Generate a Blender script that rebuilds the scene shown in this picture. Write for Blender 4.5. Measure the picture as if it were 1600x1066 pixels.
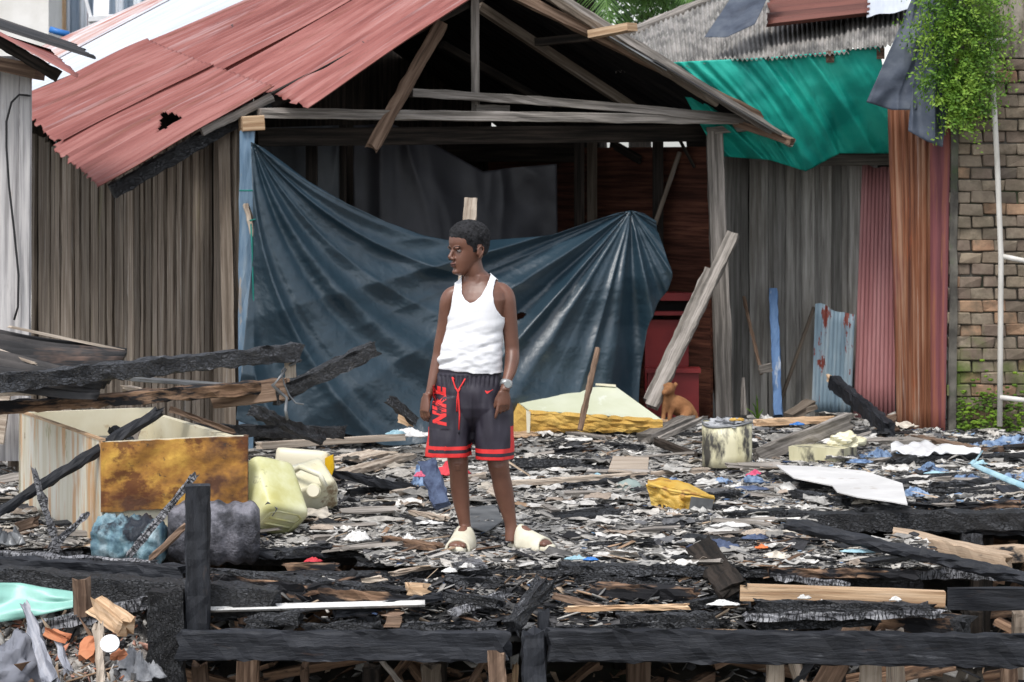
import bpy, bmesh, math, random
from mathutils import Vector, Matrix, noise
from mathutils.bvhtree import BVHTree
random.seed(7)
S = bpy.context.scene
for o in list(bpy.data.objects): bpy.data.objects.remove(o, do_unlink=True)
COL = S.collection
# ---------------------------------------------------------------- camera, sky, sun, exposure
F, HOR, EYE = 4260.0, 250.0, 1.72          # focal length in photo pixels, horizon row, eye height over the deck
cam = bpy.data.objects.new('camera', bpy.data.cameras.new('camera')); COL.objects.link(cam)
cam.location = (0, 0, EYE); cam.rotation_euler = (math.radians(90), 0, 0)
cam.data.sensor_width = 36; cam.data.lens = F / 1600 * 36; cam.data.shift_y = -(533 - HOR) / 1600
cam.data.clip_start = 0.5; cam.data.clip_end = 3000
cam.data.dof.use_dof = True; cam.data.dof.focus_distance = 12.2; cam.data.dof.aperture_fstop = 8
S.camera = cam
W_ = bpy.data.worlds.new('World'); S.world = W_; W_.use_nodes = True
nt = W_.node_tree; nt.nodes.clear()
sky = nt.nodes.new('ShaderNodeTexSky'); sky.sky_type = 'NISHITA'; sky.sun_disc = False
sky.sun_elevation = math.radians(58); sky.sun_rotation = math.radians(205)
sky.air_density = 1.0; sky.dust_density = 1.5; sky.ozone_density = 1.0
hs = nt.nodes.new('ShaderNodeHueSaturation'); hs.inputs['Saturation'].default_value = 0.30
bg = nt.nodes.new('ShaderNodeBackground'); bg.inputs['Strength'].default_value = 0.15
wo = nt.nodes.new('ShaderNodeOutputWorld')
nt.links.new(sky.outputs[0], hs.inputs['Color']); nt.links.new(hs.outputs[0], bg.inputs[0]); nt.links.new(bg.outputs[0], wo.inputs[0])
sl = bpy.data.lights.new('sun', 'SUN'); sl.energy = 1.4; sl.angle = math.radians(16); sl.color = (1, 0.97, 0.93)
sun = bpy.data.objects.new('sun', sl); COL.objects.link(sun)
sun.rotation_euler = Vector((-math.sin(math.radians(25)) * .53, -math.cos(math.radians(25)) * .53, .85)).to_track_quat('Z', 'Y').to_euler()
S.view_settings.view_transform = 'Standard'; S.view_settings.look = 'None'
S.view_settings.exposure = 0.86; S.view_settings.gamma = 1; S.view_settings.use_curve_mapping = False
S.render.resolution_x = 1024; S.render.resolution_y = 682
S.render.engine = 'CYCLES'

# ---------------------------------------------------------------- positions
def P(x, y, d): return Vector(((x - 800) / F * d, d, EYE - (y - HOR) / F * d))
def gd(y, z=0.0): return F * (EYE - z) / (y - HOR)       # distance of a point at height z seen on row y
def G(x, y, z=0.0): return P(x, y, gd(y, z))
def R(a, b): return random.uniform(a, b)
def lerp(a, b, t): return a + (b - a) * t
def pl(t, pts):                                           # piecewise linear
    if t <= pts[0][0]: return pts[0][1]
    for (a, va), (b, vb) in zip(pts, pts[1:]):
        if t <= b:
            k = (t - a) / (b - a); return va + (vb - va) * k
    return pts[-1][1]
def sm(t): t = max(0, min(1, t)); return t * t * (3 - 2 * t)
def N3(x, y=0, z=0): return noise.noise(Vector((x, y, z)))

# ---------------------------------------------------------------- materials
def node(nt, t, **k):
    n = nt.nodes.new(t)
    for a, v in k.items(): setattr(n, a, v)
    return n
def mat(name, cols, scale=(1, 1, 1), ns=5, coord='UV', rough=.75, bump=.3, bs=None, spots=(), metal=0, spec=.4,
        var=.15, crack=None, dist=.01, vcol=False, rr=None, transl=0):
    m = bpy.data.materials.new(name); m.use_nodes = True; nt = m.node_tree; L = nt.links
    b = nt.nodes['Principled BSDF']
    b.inputs['Roughness'].default_value = rough; b.inputs['Metallic'].default_value = metal
    b.inputs['Specular IOR Level'].default_value = spec
    tc = node(nt, 'ShaderNodeTexCoord'); oi = node(nt, 'ShaderNodeObjectInfo')
    mul = node(nt, 'ShaderNodeMath', operation='MULTIPLY'); mul.inputs[1].default_value = 57.3
    L.new(oi.outputs['Random'], mul.inputs[0])
    off = node(nt, 'ShaderNodeVectorMath', operation='ADD'); L.new(tc.outputs[coord], off.inputs[0]); L.new(mul.outputs[0], off.inputs[1])
    def mp(s):
        q = node(nt, 'ShaderNodeMapping'); q.inputs['Scale'].default_value = s; L.new(off.outputs[0], q.inputs[0]); return q.outputs[0]
    def nz(vec, sc, det=6, ro=.6):
        q = node(nt, 'ShaderNodeTexNoise'); q.inputs['Scale'].default_value = sc; q.inputs['Detail'].default_value = det
        q.inputs['Roughness'].default_value = ro; L.new(vec, q.inputs['Vector']); return q.outputs['Fac']
    base = mp(scale)
    n1 = nz(base, ns)
    if vcol:
        at = node(nt, 'ShaderNodeAttribute', attribute_name='Col'); c = at.outputs['Color']
        mr = node(nt, 'ShaderNodeMapRange'); mr.inputs[1].default_value = .3; mr.inputs[2].default_value = .7; mr.inputs[3].default_value = .6; mr.inputs[4].default_value = 1.3
        L.new(n1, mr.inputs[0]); mm = node(nt, 'ShaderNodeVectorMath', operation='MULTIPLY'); L.new(c, mm.inputs[0]); L.new(mr.outputs[0], mm.inputs[1]); c = mm.outputs[0]
    else:
        cr = node(nt, 'ShaderNodeValToRGB'); e = cr.color_ramp.elements
        for i, cc in enumerate(cols):
            p = .37 + .26 * i / max(1, len(cols) - 1)
            if i < 2: e[i].position = p; el = e[i]
            else: el = e.new(p)
            el.color = (*cc, 1)
        if len(cols) == 1: e[1].color = (*cols[0], 1)
        L.new(n1, cr.inputs[0]); c = cr.outputs[0]
    for sp in spots:                                     # (colour, noise scale, threshold, softness, stretch, strength)
        colr, sc, th, so, st = sp[:5]; k = sp[5] if len(sp) > 5 else 1
        f = nz(mp(st), sc, 5, .65)
        r = node(nt, 'ShaderNodeMapRange'); r.inputs[1].default_value = th; r.inputs[2].default_value = th + so; r.inputs[4].default_value = k
        L.new(f, r.inputs[0]); mx = node(nt, 'ShaderNodeMix', data_type='RGBA')
        L.new(r.outputs[0], mx.inputs[0]); L.new(c, mx.inputs[6]); mx.inputs[7].default_value = (*colr, 1); c = mx.outputs[2]
    hgt = nz(mp(bs[0]) if bs else base, bs[1] if bs else ns * 2, 8, .65)
    if crack:                                            # (stretch, scale, width, darkness)
        vo = node(nt, 'ShaderNodeTexVoronoi', feature='DISTANCE_TO_EDGE'); vo.inputs['Scale'].default_value = crack[1]
        wv = node(nt, 'ShaderNodeVectorMath', operation='ADD'); L.new(mp(crack[0]), wv.inputs[0])
        wn = node(nt, 'ShaderNodeTexNoise'); wn.inputs['Scale'].default_value = crack[1] * .7; L.new(mp(crack[0]), wn.inputs['Vector'])
        ws = node(nt, 'ShaderNodeVectorMath', operation='SCALE'); ws.inputs['Scale'].default_value = 2.2 / crack[1]; L.new(wn.outputs['Color'], ws.inputs[0])
        L.new(ws.outputs[0], wv.inputs[1]); L.new(wv.outputs[0], vo.inputs['Vector'])
        r = node(nt, 'ShaderNodeMapRange'); r.inputs[2].default_value = crack[2]; L.new(vo.outputs['Distance'], r.inputs[0])
        mx = node(nt, 'ShaderNodeMix', data_type='RGBA'); L.new(r.outputs[0], mx.inputs[0]); mx.inputs[6].default_value = (*crack[3], 1); L.new(c, mx.inputs[7]); c = mx.outputs[2]
        ad = node(nt, 'ShaderNodeMath', operation='MULTIPLY_ADD'); ad.inputs[1].default_value = .9; L.new(r.outputs[0], ad.inputs[0]); L.new(hgt, ad.inputs[2]); hgt = ad.outputs[0]
    if var:
        h = node(nt, 'ShaderNodeHueSaturation'); r = node(nt, 'ShaderNodeMapRange'); r.inputs[3].default_value = 1 - var; r.inputs[4].default_value = 1 + var
        L.new(oi.outputs['Random'], r.inputs[0]); L.new(r.outputs[0], h.inputs['Value']); L.new(c, h.inputs['Color']); c = h.outputs[0]
    L.new(c, b.inputs['Base Color'])
    if rr:
        r = node(nt, 'ShaderNodeMapRange'); r.inputs[1].default_value = .3; r.inputs[2].default_value = .7; r.inputs[3].default_value = rr[0]; r.inputs[4].default_value = rr[1]
        L.new(n1, r.inputs[0]); L.new(r.outputs[0], b.inputs['Roughness'])
    if bump:
        bp = node(nt, 'ShaderNodeBump'); bp.inputs['Strength'].default_value = bump; bp.inputs['Distance'].default_value = dist
        L.new(hgt, bp.inputs['Height']); L.new(bp.outputs[0], b.inputs['Normal'])
    if transl:
        tr = node(nt, 'ShaderNodeBsdfTranslucent'); L.new(c, tr.inputs[0]); ms = node(nt, 'ShaderNodeMixShader'); ms.inputs[0].default_value = transl
        out = nt.nodes['Material Output']; L.new(b.outputs[0], ms.inputs[1]); L.new(tr.outputs[0], ms.inputs[2]); L.new(ms.outputs[0], out.inputs[0])
    return m
def flat(name, c, rough=.6, **k): return mat(name, [c, tuple(v * .85 for v in c)], coord='Object', ns=12, rough=rough, bump=k.pop('bump', .15), var=k.pop('var', 0), **k)

WD = (1.2, 26, 26)
M = {}
def wood(n, a, b, c, **k):
    k.setdefault('spots', [((c[0] * .35, c[1] * .35, c[2] * .35), 2.2, .60, .06, (1, 45, 45)), ])
    M[n] = mat(n, [a, b, c], scale=WD, ns=1.6, bump=.5, bs=((1.5, 60, 60), 2), rough=.85, spec=.2, **k)
wood('grey_wood', (.10, .09, .08), (.20, .18, .16), (.31, .28, .255), var=.22)
wood('wall_wood', (.095, .074, .056), (.15, .120, .094), (.215, .180, .145), var=.55,
     spots=[((.025, .02, .016), 2, .64, .08, (.9, 24, 24)), ((.16, .14, .07), 1.2, .62, .1, (1.2, 4, 4), .5), ((.33, .31, .29), 1.5, .60, .12, (1, 22, 22), .6)])
wood('green_grey_wood', (.16, .152, .14), (.23, .222, .205), (.31, .30, .28), var=.45,
     spots=[((.07, .055, .035), .8, .52, .2, (.7, 3, 3), .75), ((.05, .045, .04), 2, .62, .06, (1, 40, 40))])
wood('brown_wood', (.08, .05, .035), (.165, .108, .075), (.26, .18, .13), var=.22)
wood('blond_wood', (.34, .21, .12), (.50, .34, .21), (.62, .45, .30), var=.15)
wood('pale_wood', (.26, .20, .155), (.42, .35, .28), (.55, .47, .39), var=.2)
wood('red_board', (.035, .013, .009), (.075, .028, .018), (.12, .048, .030), var=.3)
wood('dark_wood', (.008, .007, .006), (.020, .016, .013), (.040, .031, .025), var=.3)  # dark wood; on the hut's interior walls its tone also stands in for shade
M['scorched'] = mat('scorched_wood', [(.09, .05, .03), (.20, .12, .075), (.30, .19, .12)], scale=WD, ns=1.6, bump=.5, bs=((1.5, 60, 60), 2), rough=.8, spec=.25, var=.15,
                    spots=[((.012, .012, .014), 2.2, .44, .09, (1.3, 5, 5)), ((.30, .29, .28), 6, .66, .05, (1, 6, 6), .5)])
def char(n, lo, hi, ash, th, st=(22, 44, 44), dk=.006, w=.11, rough=.5):
    M[n] = mat(n, [lo, hi], scale=(5, 9, 9), ns=2, bump=.9, bs=((12, 22, 22), 3), dist=.012, rough=rough, spec=.55, var=.3,
               spots=[(ash, 3.5, th, .1, (3, 14, 14), .75)], crack=(st, 2.0, w, (dk, dk, dk)))
char('char', (.012, .013, .016), (.035, .037, .043), (.20, .205, .22), .60)
char('char_ash', (.10, .10, .11), (.22, .22, .235), (.38, .38, .39), .53, w=.10, st=(34, 8, 8))
char('char_black', (.006, .006, .008), (.02, .021, .025), (.12, .125, .14), .66)
M['char_smooth'] = mat('char_smooth', [(.008, .009, .012), (.024, .026, .032)], scale=(3, 20, 20), ns=1.6, bump=.6, bs=((6, 40, 40), 2), rough=.6, spec=.3, var=.2,
                       spots=[((.13, .07, .045), 1.5, .66, .12, (1, 4, 4), .6), ((.16, .165, .18), 3, .64, .1, (2, 14, 14), .5), ((.11, .07, .05), 2, .64, .1, (1, 3, 3), .5)])
ST = (.5, 16, 1)
M['red_sheet'] = mat('red_painted_sheet', [(.17, .046, .038), (.24, .078, .066), (.30, .120, .104)], scale=(.5, 5, 1), ns=2.2, rough=.55, bump=.12, var=.06,
                     spots=[((.42, .31, .31), 2.5, .56, .14, (.35, 9, 1), .5), ((.15, .045, .028), 1.9, .56, .1, (.5, 6, 1), .7), ((.05, .03, .03), 5, .70, .015, (1, 1.3, 1)), ((.22, .07, .04), 14, .68, .03, (1, 1.6, 1), .8)])
M['red_sheet_b'] = mat('red_painted_wall_sheet', [(.34, .14, .14), (.41, .18, .18), (.46, .22, .22)], scale=(.6, 6, 1), ns=2, rough=.6, bump=.1, var=.05,
                       spots=[((.40, .34, .33), 3, .66, .08, (.5, 9, 1), .6)])
M['white_sheet'] = mat('white_sheet', [(.42, .45, .50), (.54, .57, .61)], scale=(.5, 8, 1), ns=2, rough=.5, bump=.1, var=.05,
                       spots=[((.45, .17, .10), 2.0, .63, .1, (.6, 7, 1), .85)])
M['white_edge'] = mat('rusting_white_sheet', [(.60, .60, .62), (.40, .20, .15)], scale=(.5, 8, 1), ns=2, rough=.55, bump=.1, var=.05,
                      spots=[((.36, .13, .10), 2.0, .50, .1, (.6, 10, 1), .9)])
M['rust_sheet'] = mat('rusted_sheet', [(.06, .02, .012), (.17, .062, .028), (.27, .15, .095)], scale=(.45, 14, 1), ns=1.8, rough=.8, bump=.25, var=.05,
                      spots=[((.42, .33, .28), 1.6, .58, .1, (.35, 14, 1), .75), ((.12, .03, .035), 1.1, .56, .1, (.5, 3.2, 1), .8), ((.24, .06, .02), 2.4, .60, .08, (.7, 8, 1), .8)])
M['maroon_sheet'] = mat('maroon_rust_sheet', [(.10, .03, .035), (.16, .05, .055), (.24, .08, .05)], scale=(.4, 8, 1), ns=1.8, rough=.8, bump=.2, var=.05, spots=[((.28, .12, .05), 2, .60, .1, (.5, 7, 1), .7)])
M['blue_sheet'] = mat('blue_grey_sheet', [(.13, .19, .24), (.20, .28, .34), (.30, .36, .40)], scale=(.7, 9, 1), ns=2, rough=.6, bump=.15, var=.05,
                      spots=[((.16, .03, .02), 3.6, .59, .02, (1.3, 5, 1)), ((.30, .28, .25), 2, .62, .1, (.8, 9, 1), .6)])
M['brown_sheet'] = mat('brown_roof_sheet', [(.09, .03, .022), (.16, .055, .040)], scale=(.5, 6, 1), ns=2, rough=.6, bump=.15, var=.05, spots=[((.05, .03, .03), 2, .6, .1, (.5, 6, 1), .7)])
M['cement_sheet'] = mat('fibre_cement', [(.10, .095, .09), (.22, .21, .195), (.32, .30, .28)], scale=(1.2, 3, 1), ns=2.6, rough=.9, bump=.4, var=.05,
                        spots=[((.055, .055, .055), 2.4, .53, .15, (.8, 1.6, 1), .85), ((.46, .44, .41), 3.4, .62, .08, (.9, 7, 1), .7)])
M['burnt_sheet'] = mat('burnt_sheet_metal', [(.012, .012, .013), (.032, .030, .030), (.075, .066, .062)], scale=(.8, 3, 1), ns=2.2, rough=.55, bump=.25, var=.1, metal=.2,
                       spots=[((.24, .15, .11), 1.4, .58, .14, (1, 3, 1), .8)])
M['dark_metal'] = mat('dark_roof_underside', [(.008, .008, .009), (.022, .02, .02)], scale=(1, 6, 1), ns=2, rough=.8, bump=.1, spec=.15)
M['tarp_blue'] = mat('blue_tarp', [(.009, .026, .040), (.012, .031, .047), (.015, .037, .055)], scale=(1, 1, 1), ns=2.5, rough=.36, spec=.7, bump=.28, bs=((1.4, 1, 1), 13), dist=.014, var=0,
                     rr=(.36, .46))
M['tarp_green'] = mat('green_tarp', [(.012, .34, .28), (.02, .50, .40), (.05, .60, .48)], ns=2.5, rough=.5, bump=.4, bs=((2, 1, 1), 6), dist=.02, var=0, transl=.35, spots=[((.012, .15, .13), 2.5, .58, .15, (3, .8, 1), .6)])
M['tarp_navy'] = mat('navy_cloth', [(.028, .036, .055), (.055, .068, .095), (.085, .10, .125)], ns=4, rough=.65, bump=.4, bs=((1, 1, 1), 14), var=.1)
M['sheet_black'] = mat('black_plastic', [(.012, .012, .015), (.022, .022, .027)], ns=3, rough=.55, bump=.25, bs=((1, 1, 1), 6), var=.05)
M['sheet_grey'] = mat('grey_plastic', [(.045, .05, .055), (.07, .075, .08)], ns=3, rough=.7, bump=.3, var=.05)
M['blue_paint'] = mat('blue_painted_post', [(.10, .17, .25), (.15, .23, .32), (.22, .29, .36)], scale=(1.5, 10, 10), ns=2, rough=.8, bump=.4, var=.05,
                      spots=[((.33, .30, .27), 2.2, .62, .05, (1.4, 6, 6)), ((.07, .07, .08), 1.5, .62, .12, (2, 7, 7), .6)])
M['bright_blue'] = mat('bright_blue_paint', [(.07, .14, .28), (.11, .20, .36)], scale=(2, 12, 12), ns=2, rough=.7, bump=.3, spots=[((.30, .34, .40), 2, .62, .05, (2, 9, 9))])
M['enamel'] = mat('rust_streaked_enamel', [(.50, .44, .32), (.62, .58, .47), (.68, .66, .58)], scale=(8, .8, 1), ns=1.5, rough=.45, bump=.1, var=0,
                  spots=[((.52, .25, .08), 2.0, .50, .10, (7, .8, 1), .75), ((.30, .26, .10), 2.2, .60, .08, (4, 1.5, 1), .7), ((.14, .07, .03), 9, .66, .04, (1, .6, 1), .8)])
M['foam_rust'] = mat('rusty_foam', [(.10, .045, .025), (.38, .18, .04), (.62, .36, .07)], scale=(1, 1.3, 1), ns=4.5, rough=.9, bump=.5, bs=((1, 1, 1), 30), var=0,
                     spots=[((.11, .035, .015), 5.0, .53, .08, (1, 1.4, 1), .85), ((.045, .035, .03), 26, .63, .05, (1, 1, 1), .7)])
M['foam'] = mat('yellow_foam', [(.42, .24, .05), (.58, .38, .10)], ns=5, rough=.9, bump=.7, bs=((1, 2, 1), 14), dist=.02, var=0, spots=[((.25, .12, .03), 5, .6, .08, (1, 3, 1), .7)])
M['liner'] = mat('cream_liner', [(.62, .56, .40), (.72, .68, .54)], ns=3, rough=.4, bump=.05, var=0, spots=[((.35, .20, .08), 4, .56, .08, (1, 1, 1), .75), ((.07, .05, .04), 7, .64, .04, (1, 1, 1), .8)])
M['timber'] = mat('scorched_light_timber', [(.30, .21, .14), (.46, .35, .25)], scale=WD, ns=1.6, bump=.5, bs=((1.5, 50, 50), 2), rough=.8, var=0, spots=[((.02, .02, .022), 1.6, .58, .06, (2, 3, 3))])
M['liner_g'] = mat('pale_green_liner', [(.56, .58, .42), (.66, .68, .54)], ns=3, rough=.4, bump=.05, var=0, spots=[((.76, .78, .72), 3, .60, .05, (2, 1, 1), .6)])
M['yellow_plastic'] = mat('yellow_plastic', [(.48, .45, .17), (.58, .57, .30), (.68, .67, .46)], coord='Object', ns=4, rough=.4, bump=.1, var=0, spots=[((.12, .11, .07), 7, .62, .06, (1, 1, 1), .7)])
M['cream_plastic'] = mat('scorched_cream_plastic', [(.60, .56, .38), (.70, .68, .55)], coord='Object', ns=5, rough=.45, bump=.3, var=0, spots=[((.20, .12, .06), 9, .57, .08, (1, 1, 1), .85)])
M['melted'] = mat('melted_drum', [(.025, .025, .03), (.085, .085, .10), (.22, .215, .245)], coord='Object', ns=11, rough=.6, bump=1, bs=((1, 1, 1), 24), dist=.03, var=0, spots=[((.12, .06, .03), 4, .64, .06, (1, 1, 1)), ((.30, .42, .46), 3.5, .66, .06, (1, 1, 1))])
M['melted_blue'] = mat('melted_blue_drum', [(.04, .09, .14), (.15, .26, .31), (.34, .44, .48)], coord='Object', ns=8, rough=.45, bump=.9, bs=((1, 1, 1), 20), dist=.02, var=0, spots=[((.015, .02, .03), 4.5, .52, .08, (1, 1, 1))])
M['plaster'] = mat('white_render', [(.62, .60, .56), (.74, .72, .69)], coord='Object', ns=3, rough=.85, bump=.3, var=0)
M['old_plaster'] = mat('old_brown_render', [(.10, .085, .065), (.22, .19, .15), (.34, .30, .25)], coord='Object', scale=(3, 3, 1), ns=4, rough=.95, bump=.8, bs=((3, 3, 1), 12), dist=.02, var=0)
M['mortar'] = mat('old_mortar', [(.05, .046, .04), (.14, .13, .11)], coord='Object', ns=6, rough=.95, bump=.6, var=0, spots=[((.05, .08, .03), 2.5, .55, .1, (1, 1, 1), .7)])
M['paper'] = mat('stained_paper', [(.50, .49, .47), (.72, .71, .69)], coord='Object', ns=14, rough=.8, bump=.4, var=.1, spots=[((.14, .13, .13), 18, .62, .06, (1, 1, 1), .8)])
M['mud'] = mat('dark_mud', [(.022, .019, .015), (.05, .042, .032)], coord='Object', ns=2.0, rough=.8, bump=.6, bs=((1, 1, 1), 7), dist=.05, var=0, spots=[((.035, .06, .018), 1.1, .56, .12, (1, 1, 1), .8)])
M['white_board'] = mat('white_board', [(.52, .51, .50), (.66, .65, .64)], coord='Object', ns=3, rough=.6, bump=.1, var=0, spots=[((.30, .25, .20), 6, .60, .08, (1, 1, 1), .6)])
M['white_plastic'] = mat('white_plastic', [(.58, .58, .59), (.72, .72, .73)], coord='Object', ns=6, rough=.4, bump=.25, var=.05)
M['rag_blue'] = mat('blue_rag', [(.06, .10, .19), (.16, .24, .38), (.28, .36, .48)], coord='Object', ns=22, rough=.9, bump=.6, var=.15, spots=[((.02, .025, .04), 12, .58, .05, (1, 1, 1))])
M['rag_light'] = mat('light_blue_cloth', [(.25, .42, .50), (.38, .56, .62)], coord='Object', ns=14, rough=.8, bump=.4, var=.1)
M['rag_navy'] = mat('navy_rag', [(.03, .04, .08), (.09, .12, .20)], coord='Object', ns=16, rough=.9, bump=.5, var=.1)
M['red_cloth'] = mat('red_cloth', [(.45, .03, .04), (.60, .05, .07)], coord='Object', ns=8, rough=.7, bump=.3, var=.05)
M['pink_cloth'] = mat('pink_cloth', [(.50, .06, .14), (.62, .14, .22)], coord='Object', ns=8, rough=.8, bump=.3, var=.05)
M['orange'] = mat('orange_plastic', [(.60, .12, .03), (.70, .2, .06)], coord='Object', ns=8, rough=.6, bump=.3, var=.05)
M['crate'] = mat('torn_yellow_crate', [(.58, .33, .04), (.62, .42, .10)], coord='Object', ns=7, rough=.5, bump=.4, var=0, spots=[((.28, .12, .03), 9, .55, .07, (1, 1, 1), .8)])
M['steel'] = mat('grey_steel', [(.12, .125, .13), (.25, .255, .26)], coord='Object', ns=6, rough=.45, bump=.2, metal=.4, var=.1)
M['can'] = mat('scorched_cream_tin', [(.52, .48, .30), (.64, .60, .42)], coord='Object', scale=(4, 4, .8), ns=2, rough=.4, bump=.1, var=0, spots=[((.03, .028, .03), 3.6, .50, .10, (2, 2, .9), .95)])
M['ash'] = mat('ash', [(.22, .225, .24), (.45, .455, .47)], coord='Object', ns=18, rough=.95, bump=.8, var=.1)
M['red_paint'] = mat('dark_red_paint', [(.16, .012, .015), (.24, .022, .022)], coord='Object', ns=3, rough=.5, bump=.1, var=.1)
M['turquoise'] = flat('turquoise_plastic', (.26, .52, .45), .35)
M['black_rubber'] = flat('black_rubber', (.012, .012, .013), .5)
M['teal_cord'] = flat('teal_cord', (.01, .18, .15), .6)
M['blue_plastic'] = flat('blue_plastic', (.03, .17, .50), .4)
M['pipe_white'] = mat('stained_white_pipe', [(.42, .40, .36), (.60, .58, .54)], coord='Object', scale=(1, 1, .3), ns=8, rough=.5, bump=.1, var=0)
M['leaf'] = mat('fern_leaf', [(.05, .13, .012), (.14, .27, .03), (.28, .42, .06)], coord='Object', ns=7, rough=.6, bump=0, var=0, transl=.3, vcol=False)
M['leaf_dark'] = mat('dark_leaf', [(.02, .055, .015), (.045, .10, .025)], coord='Object', ns=3, rough=.6, bump=0, var=.2, transl=.25)
M['palm'] = mat('palm_leaflet', [(.035, .10, .015), (.10, .20, .04)], coord='Object', ns=2, rough=.45, bump=0, var=.1, transl=.3)
M['moss'] = mat('moss', [(.035, .07, .01), (.08, .15, .012), (.16, .26, .02)], coord='Object', ns=8, rough=.95, bump=.6, var=0)
M['fur'] = mat('ginger_fur', [(.18, .075, .028), (.31, .145, .06)], coord='Object', ns=12, rough=.9, bump=.5, bs=((1, 1, 1), 60), var=0)
M['driftwood'] = mat('grey_driftwood', [(.12, .125, .15), (.28, .29, .33), (.38, .38, .41)], scale=(1.5, 14, 14), ns=2, rough=.8, bump=.6, var=.1)
M['terracotta'] = mat('terracotta', [(.36, .12, .055), (.48, .2, .1)], coord='Object', ns=8, rough=.85, bump=.4, var=.2)

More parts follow.
